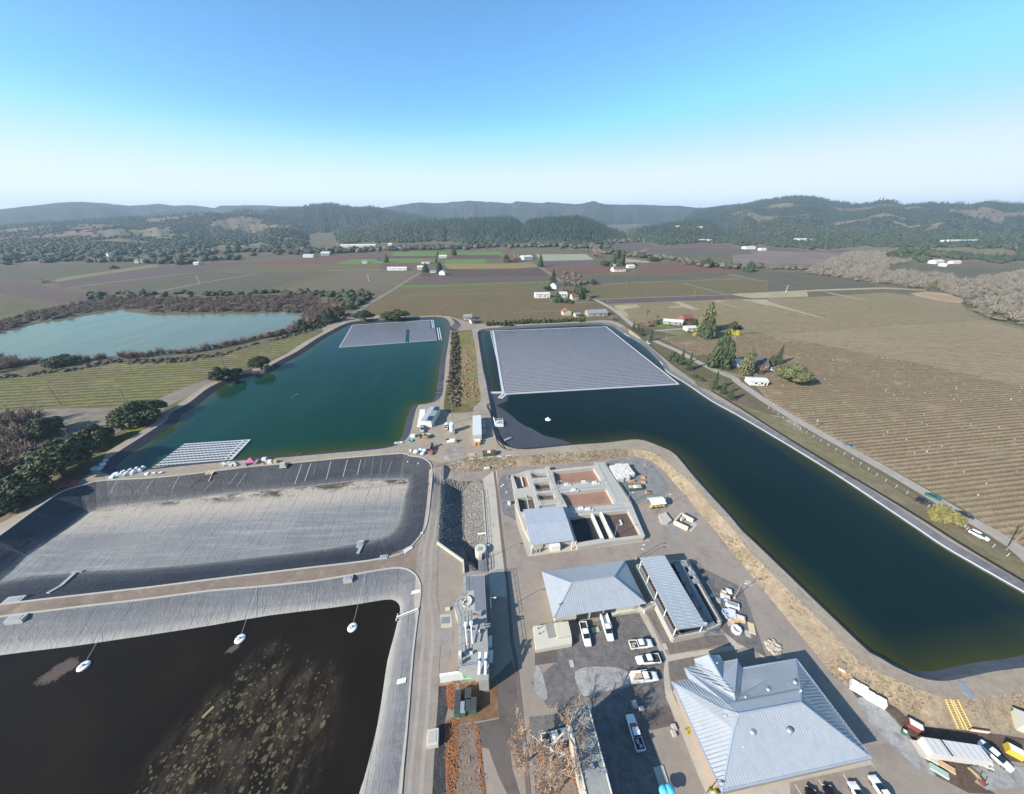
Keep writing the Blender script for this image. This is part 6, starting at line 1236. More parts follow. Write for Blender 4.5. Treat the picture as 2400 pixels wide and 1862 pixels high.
def car(kind, label, p, rz, col=None, cat=None, z=None, extra=None, group=None):
    col = col or W_; t = thing({'sedan': 'parked_car', 'suv': 'parked_car', 'pickup': 'pickup_truck', 'van': 'parked_van', 'utility': 'utility_truck'}[kind], label, cat or {'sedan': 'car', 'suv': 'car', 'pickup': 'pickup truck', 'van': 'van', 'utility': 'truck'}[kind], (p.x, p.y, p.z if z is None else z), rz, group)
    def part(nm, key, mk, m, par=t):
        k = (kind, key, m.name)
        if k not in VM: o = mk().build(nm, m, par, False); VM[k] = o.data; return o
        return link(nm, VM[k], par)
    if kind in ('sedan', 'suv', 'van'):
        d = dict(sedan=0, suv=.25, van=.55)[kind]; h0 = .92 + d * .55
        part('body', 'b', lambda: MB().loft([rr(-2.32, .74, .48, .86 + d * .5), rr(-2.15, .86, .3, .96 + d * .5), rr(-1.3, .91, .24, h0 + .06), rr(0, .92, .24, h0 + .05), rr(1.0, .91, .24, h0), rr(1.8, .88, .26, .86 + d * .45), rr(2.2, .8, .32, .76 + d * .4), rr(2.36, .66, .42, .64 + d * .3)]), col)
        top = 1.43 + d; xr = -1.75 if kind == 'sedan' else -2.12
        part('window', 'g', lambda: MB().loft([rr(xr, .62, h0 - .05, h0 + .06, .05), rr(xr + (.75 if kind == 'sedan' else .25), .68, h0 - .05, top - .04, .1), rr(.15, .70, h0 - .05, top - .02, .1), rr(1.15 + d * .3, .66, h0 - .08, h0 + .02, .05)]), M_glass)
        part('roof', 'r', lambda: MB().loft([rr(xr + (.78 if kind == 'sedan' else .2), .6, top - .07, top, .03), rr(-.5, .66, top - .06, top + .05, .03), rr(.2, .6, top - .07, top + .01, .03)]), col)
        wheels(t, (-1.4, 1.42), .92, .34); lamps(t, 2.24, -2.28, .62, .7 + d * .35)
    else:
        part('body', 'b', lambda: MB().loft([rr(-.95, .98, .42, 1.12), rr(0, .99, .4, 1.14), rr(1.2, .98, .4, 1.14), rr(2.1, .95, .42, 1.12), rr(2.7, .88, .48, 1.02), rr(2.92, .76, .52, .9)]), col)
        part('window', 'g', lambda: MB().loft([rr(-.92, .74, 1.08, 1.62, .08), rr(-.7, .78, 1.08, 1.80, .1), rr(.45, .78, 1.08, 1.82, .1), rr(1.35, .74, 1.06, 1.15, .04)]), M_glass)
        part('roof', 'r', lambda: MB().loft([rr(-.8, .70, 1.76, 1.86, .03), rr(-.1, .74, 1.78, 1.90, .03), rr(.5, .68, 1.76, 1.86, .03)]), col)
        if kind == 'pickup':
            def bed():
                m = MB(); m.box((-1.95, -.94, .85), (2.02, .1, .62)); m.box((-1.95, .94, .85), (2.02, .1, .62)); m.box((-2.9, 0, .85), (.1, 1.98, .6)); return m
            part('bed', 'bed', bed, col); part('bed_liner', 'bl', lambda: MB().box((-1.92, 0, .68), (1.96, 1.8, .2)), M_dark); part('bumper', 'bm', lambda: MB().box((-2.98, 0, .55), (.14, 1.8, .2)).box((2.96, 0, .55), (.14, 1.6, .22)), M_galv)
        else:
            def ub():
                m = MB(); m.box((-2.2, -.82, 1.0), (2.5, .42, 1.05)); m.box((-2.2, .82, 1.0), (2.5, .42, 1.05)); m.box((-2.2, 0, .7), (2.5, 1.3, .3)); return m
            part('service_body', 'u', ub, col); part('rack', 'k', lambda: MB().beam((-3.5, -.95, 1.75), (.4, -.95, 1.98), .08, .08).beam((-3.5, .95, 1.75), (.4, .95, 1.98), .08, .08).beam((-3.45, -.95, .5), (-3.45, -.95, 1.8), .08, .08).beam((-3.45, .95, .5), (-3.45, .95, 1.8), .08, .08), M_white); part('bumper', 'bm', lambda: MB().box((-3.55, 0, .55), (.2, 1.9, .2)), M_white)
        wheels(t, (-1.75, 1.85), .98, .41); lamps(t, 2.86, -2.95 if kind == 'pickup' else -3.45, .7, .84)
    if extra: extra(t)
    return t
def face(r, a, b): q = P(r, '%s %s' % (a, b), .6); return math.atan2(q[1].y - q[0].y, q[1].x - q[0].x)
def vh(kind, label, r, rear, front, col=None, extra=None, lift=0):
    a = on(r, *[float(k) for k in rear.split(',')]); b = on(r, *[float(k) for k in front.split(',')]); p = (a + b) / 2
    if lift: p = b - (b - a).normalized() * lift
    k = .8 / (CAMH - .8); p = Vector((p.x * (1 - k), p.y * (1 - k), gz(p.x, p.y))); return car(kind, label, p, math.atan2(b.y - a.y, b.x - a.x), col, extra=extra, z=p.z + .05)
def load(m, *boxes):
    def f(t):
        mb = MB()
        for c, d in boxes: mb.box(c, d)
        mb.build('cargo', m, t)
    return f
vh('pickup', 'white pickup with empty dark bed parked nearest the cream dock', 's6', '550,790', '605,1015'); vh('utility', 'white rack truck between the lime dolly and the black rack shadow', 's6', '768,735', '838,970')
vh('pickup', 'white pickup parked facing right, first of the row by the footpath', 's6', '1035,1015', '1258,995', extra=load(M_wood, ((-1.9, .2, .9), (1.2, .3, .2)), ((-2.2, -.4, .9), (.8, .5, .25))))
vh('pickup', 'white pickup with black bed facing left beside the footpath', 's6', '1345,1150', '1090,1175', extra=load(M_dark, ((-1.9, 0, .95), (1.6, 1.4, .35))))
vh('utility', 'white service truck loaded with timber and a blue box', 's6', '1045,1355', '1340,1330', extra=load(M_wood, ((-1.6, .1, 1.3), (1.8, .8, .25)), ((-2.4, -.2, 1.25), (1.0, .5, .3))))
vh('pickup', 'white pickup with a loaded black bed in the deep shadow of the store', 't6', '1490,955', '1375,605', extra=load(M_galv, ((-1.6, .2, 1.0), (.7, .5, .5)), ((-2.3, -.2, .95), (.5, .6, .4))))
vh('pickup', 'white flatbed pickup under the bare sycamore branches', 't6', '365,870', '640,790')
vh('suv', 'white roofed car with black windscreen, leftmost of the cars below the office', 's7', '1545,1850', '1480,1500', paint('black_car_paint', (.012,.012,.014,1)), lift=2.5, extra=lambda t: MB().box((-.6, 0, 1.72), (2.0, 1.2, .06)).build('white_roof_panel', W_, t))
vh('sedan', 'black sedan between the white roofed car and the white cars', 's7', '1790,1800', '1630,1470', paint('black_car_paint', (.012,.012,.014,1)), lift=2.5)
vh('sedan', 'white sedan right of the black sedan below the office', 's7', '2080,1790', '1870,1435', lift=2.5); vh('sedan', 'white sedan with dark windscreen at the corner of the office parking', 's7', '2320,1750', '2065,1375', lift=2.5)
vh('sedan', 'light teal car parked alone along the vineyard lane', 'r8', '655,690', '735,722', paint('teal_paint', (.10,.18,.20,1))); vh('sedan', 'dark green car on the vineyard side of the lane near the willow', 'r8', '1355,1118', '1475,1165', paint('green_car_paint', (.015,.13,.11,1)))
vh('van', 'dark blue van on the fence side of the lane near the willow', 'r8', '1270,1165', '1405,1215', paint('navy_paint', (.018,.022,.045,1))); vh('sedan', 'dark blue car partly in the willow shadow on the lane', 'r8', '1600,1268', '1765,1325', paint('navy_paint', (.018,.022,.045,1)))
vh('sedan', 'silver blue car by the fence just past the willow', 'r8', '1550,1330', '1672,1385', paint('silver_blue', (.30,.34,.40,1))); vh('suv', 'white station wagon parked by the fence near the big pole', 'r8', '1715,1430', '1890,1515')
vh('van', 'white van on the far embankment road of the navy pond', 'r3', '1138,1280', '1180,1300'); vh('pickup', 'white pickup on the pad road beside the tank trailer', 't2', '832,640', '845,560'); vh('pickup', 'silver grey pickup parked below the filter building', 't2', '345,600', '350,720', paint('silver_paint', (.34,.35,.35,1)))
vh('sedan', 'white stretched sedan parked behind the box trailer', 's8', '1640,1130', '1960,1410')
vh('suv', 'small white car half hidden at the house by the olive tree', 'r4', '0,1495', '70,1535')
# trailers, machines and stores
def place(r, a, b): p, q = on(r, *[float(k) for k in a.split(',')]), on(r, *[float(k) for k in b.split(',')]); m = (p + q) / 2; return m, math.atan2(q.y - p.y, q.x - p.x), (q - p).length
m, rz, L, D = square(P('s8', '985,1180 1700,1300 1600,1165 960,1065'.replace('985,1180', '1140,1245').replace('1700,1300', '1790,1335'), 2.9)); t = thing('box_trailer', 'long white box trailer with a dark stripe across its roof', 'trailer', (m.x, m.y, 0), rz)
a, b = L / 2, D / 2 + .2; MB().box((0, 0, 1.75), (L, 2.5, 2.3)).build('body', mat('trailer_white', (.56,.54,.52,1), .5, .35, var=.06), t); mb = MB()
for k in range(9): mb.box((-a + .6 + k * (L - 1.2) / 8, 0, 2.93), (.06, 2.45, .05))
mb.build('roof_rib', M_galv, t); MB().box((-a + 3.4, 0, 2.96), (.28, 2.52, .07)).build('roof_stripe', M_dark, t); wheels(t, (a - 2.6, a - 1.6), 1.25, .42); MB().beam((a, 0, .6), (a + 1.4, 0, .5), .2, .2).build('tow_bar', M_dark, t)
MB().box((-a - .65, -.0, .9), (1.2, 2.6, .1)).build('ramp', M_tan, t)
for (x, y, w, d, h, mm, nm, lab, cat) in ((1015, 1165, 2.3, 1.3, 1.6, M_yellow, 'tool_lift', 'small yellow machine on the trailer ramp', 'machine'), (1050, 1280, 2.6, 1.5, .5, mat('pinkish_board', (.52,.43,.38,1), .8), 'board_stack', 'stack of pale pinkish boards beside the trailer ramp', 'boards'), (1165, 1445, 2.6, 1.1, .5, mat('mint_sheet', (.34,.45,.40,1), .6), 'sheet_stack', 'mint green sheeting on a pallet below the trailer', 'sheeting'),
        (1250, 1395, 2.4, 1.1, .3, M_wood, 'timber_pallet', 'tan timber pallet leaning beside the mint sheeting', 'pallet'), (1975, 1240, 2.2, 1.6, 1.5, M_yellow, 'yellow_compressor', 'yellow box compressor with white lid', 'compressor'), (900, 955, 2.5, 1.7, 1.0, M_red, 'red_crate', 'red sided crate with a white lid on the mud', 'crate'), (280, 545, 3.0, 2.0, 1.3, M_white, 'white_crates', 'stack of white crates behind the office, upper pair', 'crates'), (460, 665, 3.4, 1.6, 1.3, M_white, 'white_crates', 'two white wrapped blocks behind the office, lower pair', 'crates'), (100, 345, 1.6, .7, .4, M_orange, 'cone_pile', 'orange and white marker beside the dry slope', 'marker'), (780, 1025, .7, .7, .9, M_green, 'green_bin', 'small green bin with white lid near the red crate', 'bin')):
    p = on('s8', x, y); t = thing(nm, lab, cat, (p.x, p.y, p.z), rad(-38 if nm != 'box' else 0)); mb = MB(); mb.box((0, 0, h / 2), (w, d, h), 0, .95); mb.build('body', mm, t)
    if nm in ('yellow_compressor', 'red_crate', 'green_bin', 'cone_pile'): MB().box((0, .05, h + .04), (w * .8, d * .75, .1)).build('lid', M_white, t)
    if nm == 'white_crates':
        for dx in (-.27, .27): MB().box((w * dx, 0, h + .12), (w * .42, d * .85, .25)).build('top_crate', M_white, t)
    if nm in ('tool_lift',): MB().beam((-.8, 0, 1.2), (1.0, .3, 2.1), .18, .18).build('boom', M_yellow, t)
    if 'stack' in nm or 'pallet' in nm:
        for q in range(3): MB().box((0, -d * .35 + q * d * .35, h + .03), (w * .96, d * .22, .06)).build('board', mm, t)
p = on('s8', 1640, 1365); t = thing('golf_cart', 'small cream utility cart in front of the trailer', 'cart', (p.x, p.y, 0), rad(-30)); MB().loft([rr(-1.2, .6, .35, .9), rr(.4, .65, .35, .8), rr(1.3, .5, .35, .7)]).build('body', M_cream, t); MB().box((-.2, 0, 1.85), (1.7, 1.2, .07)).build('roof', M_white, t); wheels(t, (-.9, .9), .66, .28)
for x in (-.9, .5):
    for y in (-.5, .5): MB().tube((x, y, .8), (x, y, 1.85), .04, .04, 5).build('post', M_dark, t)
a_, b_ = on('s8', 1455, 1420), on('s8', 1605, 1550); t = thing('barrier_gate', 'yellow barrier arm on a red base in the lower right yard', 'barrier', (b_.x, b_.y, 0)); MB().beam((0, 0, .95), a_ - b_ + Vector((0, 0, .95)), .18, .12).build('arm', M_yellow, t); c_ = on('s8', 1660, 1610) - b_; MB().beam((0, 0, .5), c_ + Vector((0, 0, .5)), .4, .8).build('base', M_red, t)
for q in (Vector((0, 0, 0)), c_): MB().tube(q, q + Vector((0, 0, 1.6)), .07, .07, 6).build('post', M_dark, t)
# ladders on the slope
for k, (s0_, s1_) in enumerate((('1265,660', '1410,985'), ('1345,665', '1510,995'))):
    a_, b_ = on('s8', *[float(i) for i in s0_.split(',')]) + Vector((0, 0, .25)), on('s8', *[float(i) for i in s1_.split(',')]) + Vector((0, 0, .25)); d = (b_ - a_).normalized(); s = d.cross(Vector((0, 0, 1))).normalized() * .55
    t = thing('timber_ladder', ['left of the two long yellow timber ladders lying on the dry slope', 'right of the two long yellow timber ladders lying on the dry slope'][k], 'ladder', (0, 0, 0)); M_lad = mat('yellow_timber', (.62,.45,.18,1), .7)
    for q in (-1, 1): MB().beam(a_ + s * q, b_ + s * q, .16, .2).build('rail', M_lad, t)
    mb = MB(); n = 12
    for i in range(n + 1): c = a_.lerp(b_, i / n); mb.beam(c - s, c + s, .1, .12)
    mb.build('rung', M_lad, t)
a_, b_ = on('s8', 1500, 995), on('s8', 1710, 1025); t = thing('slatted_barrier', 'red and white slatted barrier at the foot of the ladders', 'barrier', (a_.x, a_.y, a_.z)); mb = MB(); l = b_ - a_; MB().beam((0, 0, .5), l + Vector((0, 0, .5)), .12, .9).build('panel', mat('red_white_barrier', (.42,.16,.14,1), .7), t)
for i in range(9): mb.beam(l * (i / 9 + .03) + Vector((0, -.08, .1)), l * (i / 9 + .06) + Vector((0, -.08, .9)), .14, .05)
mb.build('stripe', M_white, t)
p = on('s8', 2080, 960); t = thing('cream_shed', 'cream flat roofed cabin at the right edge of the yard', 'cabin', (p.x + 1.6, p.y - .5, p.z), rad(-28)); MB().box((0, 0, 1.2), (6, 3.0, 2.4)).build('wall', M_cream, t); MB().box((0, 0, 2.5), (6.4, 3.3, .16)).build('roof', M_cream, t)
p = on('s8', 1480, 560); t = thing('tarp_strip', 'long blue grey tarpaulin lying on the embankment', 'tarpaulin', (0, 0, 0)); q = [on('s8', *c) for c in ((1375, 460), (1430, 470), (1575, 640), (1530, 650), (1430, 570))]; MB().add([v + Vector((0, 0, .18)) for v in q] + [v + Vector((0, 0, .0)) for v in q], [(0,1,2,3,4)] + [(i, 5 + i, 5 + (i + 1) % 5, (i + 1) % 5) for i in range(5)]).build('sheet', mat('grey_blue_tarp', (.22,.24,.29,1), .7), t)
# pad: tank trailer, loader, dumpster, machines
p = at('t2', 950, 690, 4.6); t = thing('tank_trailer', 'upright pale blue white cylindrical tank casting a square shadow on the pad', 'tank', (p.x, p.y + 1, 3), rad(6)); MB().lathe([(1.3, 0), (1.3, 4.6), (1.1, 4.95), (.4, 5.1)], (0, .3, 0), 20).build('shell', mat('pale_blue_white', (.62,.66,.68,1), .4), t); MB().box((0, -1.6, .5), (2.6, 1.2, 1.0)).build('skid', M_galv, t); MB().tube((1.2, -.8, 0), (1.2, -.8, 4.0), .1, .1, 6).build('ladder_rail', M_galv, t)
def pile(nm, lab, cat, r, x, y, items, m, rz=0):
    p = on(r, x, y); t = thing(nm, lab, cat, (p.x, p.y, p.z), rad(rz)); 
    for i, (c, d, mm) in enumerate(items): MB().box((c[0], c[1], c[2]), d, random.uniform(-.2, .2), .9).build(m if isinstance(m, str) else m[i % len(m)], mm, t)
    return t
pile('loader', 'small white loader with flat bed below the pale tank', 'loader', 't2', 930, 930, [((0, 0, .8), (3.6, 1.8, .9), M_white), ((1.6, -.3, 1.2), (1.3, 1.0, 1.2), M_whitew), ((-1.4, .4, 1.3), (1.2, 1.0, .4), M_dark), ((2.6, -.5, .5), (.6, 1.6, .7), M_galv)], ['chassis', 'cab', 'seat', 'bucket'], 8)
pile('forklift', 'orange forklift with dark mast beside the pale beam', 'forklift', 't2', 400, 850, [((0, 0, .9), (2.4, 1.4, 1.3), M_orange), ((-1.8, .4, 1.1), (1.2, 1.1, 1.8), M_dark), ((1.8, -.2, .9), (1.2, 1.3, 1.4), M_green), ((.2, 0, 2.1), (1.3, 1.2, .15), M_dark)], ['body', 'mast', 'counterweight', 'roof'], 5)
a_, b_ = on('t2', 330, 800), on('t2', 525, 805); t = thing('pale_beam', 'long pale green beam behind the orange forklift', 'beam', (0, 0, 0)); MB().beam(a_ + Vector((0, .4, .4)), b_ + Vector((0, .4, .4)), 1.0, .7).build('beam', mat('pale_green_beam', (.48,.52,.40,1), .7), t)
pile('white_skid', 'white block at the left of the orange forklift', 'block', 't2', 160, 820, [((0, 0, .6), (2.4, 1.6, 1.2), M_whitew)], 'block', 5)
pile('red_drill_rig', 'dark red drilling machine at the junction above the empty pond', 'machine', 't2', 540, 1120, [((0, 1.4, .8), (1.4, 3.0, 1.2), M_red), ((.1, 3.0, 1.6), (1.0, 1.0, 1.6), M_dark), ((0, -1.8, .6), (1.6, 2.4, .7), mat('faded_red', (.34,.13,.11,1), .7)), ((-.4, .2, 1.7), (.4, 3.6, .3), M_dark)], ['body', 'engine', 'bed', 'boom'], 6)
for k, (x, y, s, lab) in enumerate(((225, 1140, 2.2, 'left of the white bulging bags by the empty pond corner'), (320, 1100, 1.6, 'middle of the white bulging bags by the empty pond corner'), (400, 1115, 1.9, 'right of the white bulging bags by the empty pond corner'), (360, 1180, 1.7, 'lowest white bag beside the red drilling machine'), (120, 1120, 1.1, 'small white bag at the left end of the bag pile'))):
    p = on('t2', x, y); t = thing('bulk_bag', lab, 'bag', (p.x, p.y, p.z), k * .7); MB().lathe([(s * .45, 0), (s * .62, .35), (s * .58, .8), (s * .3, 1.0), (s * .1, 1.05)], n=14).build('bag', mat('white_canvas', (.58,.59,.60,1), .8, .15, var=.15), t, True)
p = on('t2', 110, 915); t = thing('paddling_pool', 'turquoise tub on the dirt beside the liner', 'tub', (p.x, p.y, p.z)); MB().lathe([(.95, 0), (1.1, .6), (.95, .62), (.8, .15)], n=16).build('tub', M_turq, t)
def hull(nm, lab, cat, r, x, y, L, w, rz, m):
    p = on(r, x, y); t = thing(nm, lab, cat, (p.x, p.y, p.z + .2), rad(rz)); MB().loft([[Vector((X, -W2, .5)), Vector((X, -W2 * .6, 0)), Vector((X, W2 * .6, 0)), Vector((X, W2, .5))] for X, W2 in ((-L / 2, w * .4), (0, w / 2), (L * .32, w * .4), (L / 2, .05))]).build('hull', m, t); MB().box((-L * .12, 0, .52), (L * .5, w * .6, .08)).build('bench', M_galv, t)
hull('rowing_boat', 'small white boat drawn up on the liner corner of the green pond', 'boat', 'r6', 1220, 693, 4.0, 1.6, 10, M_white); hull('rowing_boat', 'pale skiff afloat on the shade balls', 'boat', 'r6', 2150, 660, 4.2, 1.5, 35, M_galv)
def skip_bin(nm, lab, r, x, y, L, w, h, rz, body, load_, cap=None):
    p = on(r, x, y); t = thing(nm, lab, 'dumpster', (p.x, p.y, p.z), rad(rz)); mb = MB()
    for c, d in (((0, -w / 2, h / 2), (L, .12, h)), ((0, w / 2, h / 2), (L, .12, h)), ((-L / 2, 0, h / 2), (.12, w, h)), ((L / 2, 0, h / 2), (.12, w, h)), ((0, 0, .15), (L, w, .2))): mb.box(c, d)
    mb.build('body', body, t); mb = MB()
    for i in range(8): x_ = -L / 2 + (i + .5) * L / 8; mb.box((x_, -w / 2 - .1, h / 2), (.14, .1, h * .95))
    mb.build('side_rib', body, t)
    for i, mm in enumerate(load_): MB().box((-L * .3 + i * L * .3, random.uniform(-.2, .2), h - .1), (L * .3, w * .8, .6), random.uniform(-.2, .2), .8).build('rubbish', mm, t)
skip_bin('dumpster', 'green dumpster with red and white rubbish on the embankment', 't2', 1715, 1185, 5.6, 2.3, 1.6, 6, M_green, [M_red, M_whitew, M_red]); skip_bin('dumpster', 'green dumpster heaped with pale rubbish by the stacked white blocks', 's4', 1840, 525, 5.8, 2.2, 1.4, 5, M_green, [mat('pinkish_rubbish', (.48,.33,.26,1), .8), M_white, MATS['pinkish_rubbish']])
pile('brick_pallet', 'flat pinkish pallet left of the green dumpster on the embankment', 'pallet', 't2', 1365, 1190, [((0, 0, .2), (3.0, 1.0, .4), MATS['pinkish_rubbish'])], 'pallet', 6)
for k, (x, y, rz, lab) in enumerate(((1955, 445, -35, 'orange timber crate beside the white block stack shadow'), (1815, 435, 10, 'small orange crate below the white block stack'), (2010, 575, 10, 'orange open crate with dark load beneath the dumpster'), (1950, 385, -30, 'reddish crate nearest the white block stack corner'))): pile('timber_crate', lab, 'crate', 's4', x, y, [((0, 0, .35), (2.0, 1.0, .7), mat('orange_timber', (.42,.23,.12,1), .8)), ((.2, .1, .75), (1.2, .6, .15), M_dark if k == 2 else MATS['orange_timber'])], ['crate', 'lid'], rz)
# stacked white float blocks: each column a thing
rowst = P('s4', '1500,185 1610,385 1800,185 1890,375', 0); o_ = at('s4', 1520, 225, 2.2); ux = (at('s4', 1745, 180, 2.2) - o_); n1, n2 = 6, 9; vx = (at('s4', 1625, 400, 2.2) - o_); mbk = None; M_blk = mat('white_blocks', (.62,.60,.55,1), .7, .2, var=.14, scale=1.2)
for i in range(n1):
    for j in range(n2 if i < 4 else 7):
        p = o_ + ux * (i + .5) / n1 + vx * ((j + .5) / n2 + (i % 2) * .03 + (.08 if i > 3 else 0)); hgt = 2.2 + random.uniform(-.25, .2)
        if mbk is None:
            mb = MB()
            for q in range(3): mb.box((0, 0, .38 + q * .74), (ux.length / n1 * .93, vx.length / n2 * .94, .70), random.uniform(-.03, .03))
            ob = mb.build('block_stack', M_blk); mbk = ob.data
        else: ob = link('block_stack', mbk)
        ob.location = (p.x, p.y, .02); ob.rotation_euler = (0, 0, rad(8) + random.uniform(-.06, .06)); ob.scale = (1, 1, hgt / 2.2); tag(ob, 'stacked white float blocks in the big pile beside the treatment basins', 'block stack', 'stacks of white float blocks')
# bins with dark lids on the rusty slab
M_bin = mat('bin_lid_dark', (.055,.062,.07,1), .5)
for k, (x, y, w, d, lab) in enumerate(((205, 1460, 1.25, 2.1, 'dark lidded bin at the upper left of the rusty slab'), (315, 1440, 1.4, 2.2, 'dark lidded bin at the upper right of the rusty slab'), (195, 1595, 1.3, 2.2, 'dark lidded bin at the lower left of the rusty slab'), (255, 1590, 1.2, 2.1, 'ribbed open bin second from left in the lower row'), (310, 1560, 1.3, 2.2, 'dark lidded bin third from left in the lower row'), (375, 1550, 1.3, 2.3, 'dark lidded bin at the right end of the lower row'))):
    p = at('t5', x, y, 1.8); t = thing('waste_bin', lab, 'bin', (p.x, p.y, 0), rad(3)); MB().box((0, 0, .9), (w, d, 1.8)).build('body', M_green, t)
    for s in (-1, 1): MB().box((0, s * d / 4, 1.84), (w * 1.04, d * .49, .09)).build('lid', M_bin if k != 3 else M_galv, t)
# clutter of the service yard: crates, boards, round tubs
M_bl = mat('pale_blue_tub', (.45,.50,.58,1), .5); CL = [('t7',405,475,1.5,1.0,.8,M_orange,'crate','orange crate at the head of the pallet row'), ('t7',490,455,1.4,1.2,.9,M_whitew,'crate','white sacks right of the orange crate'), ('t7',395,530,1.3,1.2,.9,M_whitew,'crate','pale box below the orange crate'), ('t7',455,555,1.6,1.1,1.0,MATS['pinkish_rubbish'],'crate','pinkish box in the pallet row'), ('t7',430,615,1.3,1.0,.9,M_blue,'crate','pale and blue box in the pallet row'), ('t7',545,680,3.4,1.5,.9,M_white,'crate','long white cabinet lying in the pallet row'), ('t7',535,820,2.0,2.4,1.0,M_bl,'crate','large pale tub below the white cabinet'),
 ('t7',680,905,2.2,1.6,.9,M_wood,'crate','open timber crate beside the tub'), ('t7',580,940,2.0,1.6,.5,M_wood,'pallet','flat timber frame left of the open crate'), ('t7',505,980,1.4,2.2,.12,MATS['pinkish_rubbish'],'board','pinkish board lying below the round tubs'), ('t7',860,1075,1.5,3.0,.25,mat('tan_board', (.56,.46,.32,1), .8),'board','long tan board on the dark gravel'), ('t7',795,1170,1.3,1.7,.08,M_conc,'board','pale slab lying below the tan board'), ('t7',305,620,1.3,1.5,.1,M_conc,'board','pale hatch slab in the canopy shadow'), ('t7',205,540,1.0,1.0,.1,M_conc,'board','small pale slab in the canopy shadow, right one'), ('t7',130,560,1.1,1.0,.1,M_conc,'board','small pale slab in the canopy shadow, left one')]
for r, x, y, w, d, h, mm, cat, lab in CL:
    p = at(r, x, y, h); t = thing({'crate': 'storage_crate', 'pallet': 'timber_pallet', 'board': 'loose_board'}[cat], lab, cat, (p.x, p.y, .05), rad(-22 if cat != 'pallet' else 10)); MB().box((0, 0, h / 2), (w, d, h), 0, .96).build('body', mm, t)
    if cat == 'crate': MB().box((0, 0, h + .03), (w * .75, d * .7, .08)).build('lid', M_whitew if mm is not M_white else M_galv, t)
for x, y, r_, lab in ((435, 805, 1.0, 'upper round blue tub in the pallet row'), (480, 870, .95, 'lower round blue tub in the pallet row')):
    p = at('t7', x, y, .9); t = thing('round_tub', lab, 'tub', (p.x, p.y, .05)); MB().lathe([(r_, 0), (r_, .9), (r_ * .85, .95), (r_ * .8, .6)], n=18).build('tub', M_bl, t)
p = at('t7', 612, 1095, .8); t = thing('octagonal_planter', 'octagonal white concrete ring on the dark gravel', 'ring', (p.x, p.y, .05), rad(15)); MB().lathe([(1.25, 0), (1.25, 1.0), (.8, 1.02), (.75, .5)], n=8).build('ring', M_whitew, t)
# cobble heap at the end of the service yard: single stones
M_stone = mat('tan_cobble', (.46,.40,.32,1), .85, .15, var=.25, scale=1.0); quad = P('t7', '1060,1300 1230,1285 1330,1400 1370,1560 1230,1580 1150,1450'); st = None; cnt = 0; x0, x1 = min(q.x for q in quad), max(q.x for q in quad); y0, y1 = min(q.y for q in quad), max(q.y for q in quad)
while cnt < 60:
    x, y = random.uniform(x0, x1), random.uniform(y0, y1)
    if not inside(quad, x, y): continue
    if st is None:
        V_, F_ = t_round(3, .7); st = np_mesh('boulder', V_, F_, M_stone, None, True); ob = st
    else: ob = link('boulder', st.data)
    cnt += 1; s = random.uniform(.45, .95); ob.location = (x, y, .0); ob.scale = (s * 1.3, s, s * .8); ob.rotation_euler = (0, 0, random.uniform(0, 6)); tag(ob, 'tan boulder in the heap behind the office', 'boulder', 'boulders heaped behind the office')
# work ramp by the raft: pink tent, tarps, pallets, lift, trailer
p = on('t3', 1515, 480); t = thing('pop_up_tent', 'pink pop-up tent on the liner beside the raft', 'tent', (p.x, p.y, p.z), rad(10)); MB().add([(-1.7,-1.7,1.9),(1.7,-1.7,1.9),(1.7,1.7,1.9),(-1.7,1.7,1.9),(0,0,3.0),(-1.7,-1.7,1.75),(1.7,-1.7,1.75),(1.7,1.7,1.75),(-1.7,1.7,1.75)], [(0,1,4),(1,2,4),(2,3,4),(3,0,4),(0,5,6,1),(1,6,7,2),(2,7,8,3),(3,8,5,0)]).build('canopy', M_pink, t)
for x in (-1.6, 1.6):
    for y in (-1.6, 1.6): MB().tube((x, y, 0), (x, y, 1.9), .05, .05, 5).build('leg', M_galv, t)
for k, (x, y, s, mm, lab) in enumerate(((1690, 440, 2.2, M_whitew, 'white stacked panels right of the pink tent'), (1770, 470, 2.0, M_whitew, 'white tent shaped tarp right of the stacked panels'), (1850, 465, 1.6, M_wood, 'brown boxes beside the white tarp'), (1970, 520, 2.6, mat('grey_green_canvas', (.36,.39,.36,1), .8), 'grey green covered generator at the liner edge'), (1400, 505, 1.8, M_galv, 'grey toolboxes left of the pink tent'), (1660, 495, .9, M_yellow, 'small yellow box below the pink tent'))):
    p = on('t3', x, y); t = thing('covered_pallet', lab, 'pallet', (p.x, p.y, p.z), rad(8)); MB().box((0, 0, s * .35), (s, s * .8, s * .7), 0, .75).build('cover', mm, t); MB().box((0, 0, .08), (s * 1.15, s * .95, .16)).build('base', M_wood, t)
for k in range(9):
    p = on('t3', 1090 + k * 22, 480 + (k % 3) * 16); t = pile('float_pack', 'white float pack with tan wrapping at the raft head', 'float', 't3', 1085 + k * 23, 480 + (k * 7 % 3) * 15, [((0, 0, .35), (1.5, .9, .7), M_whitew if k % 2 else M_tan)], 'pack', 20 * k); t['group'] = 'float packs at the raft head'
for k in range(10):
    t = pile('float_pack', 'white float bundle stacked left of the raft on the liner edge', 'float', 'r5', 960 + k * 30, 985 - k * 7 - (k % 2) * 18, [((0, 0, .4), (2.2, 1.3, .8), M_whitew if k % 3 else M_bl), ((.3, .1, .95), (1.4, .9, .3), M_white)], ['pack', 'top_pack'], 17 * k); t['group'] = 'float bundles left of the raft'
for k in range(3): t = pile('sling_bag', 'white cloth heap hung on the liner edge below the raft', 'bag', 'r5', 1255 + k * 58, 955 - k * 4, [((0, 0, .3), (1.3, 1.0, .6), M_white)], 'bag', 30 * k); t['group'] = 'white cloth heaps below the raft'
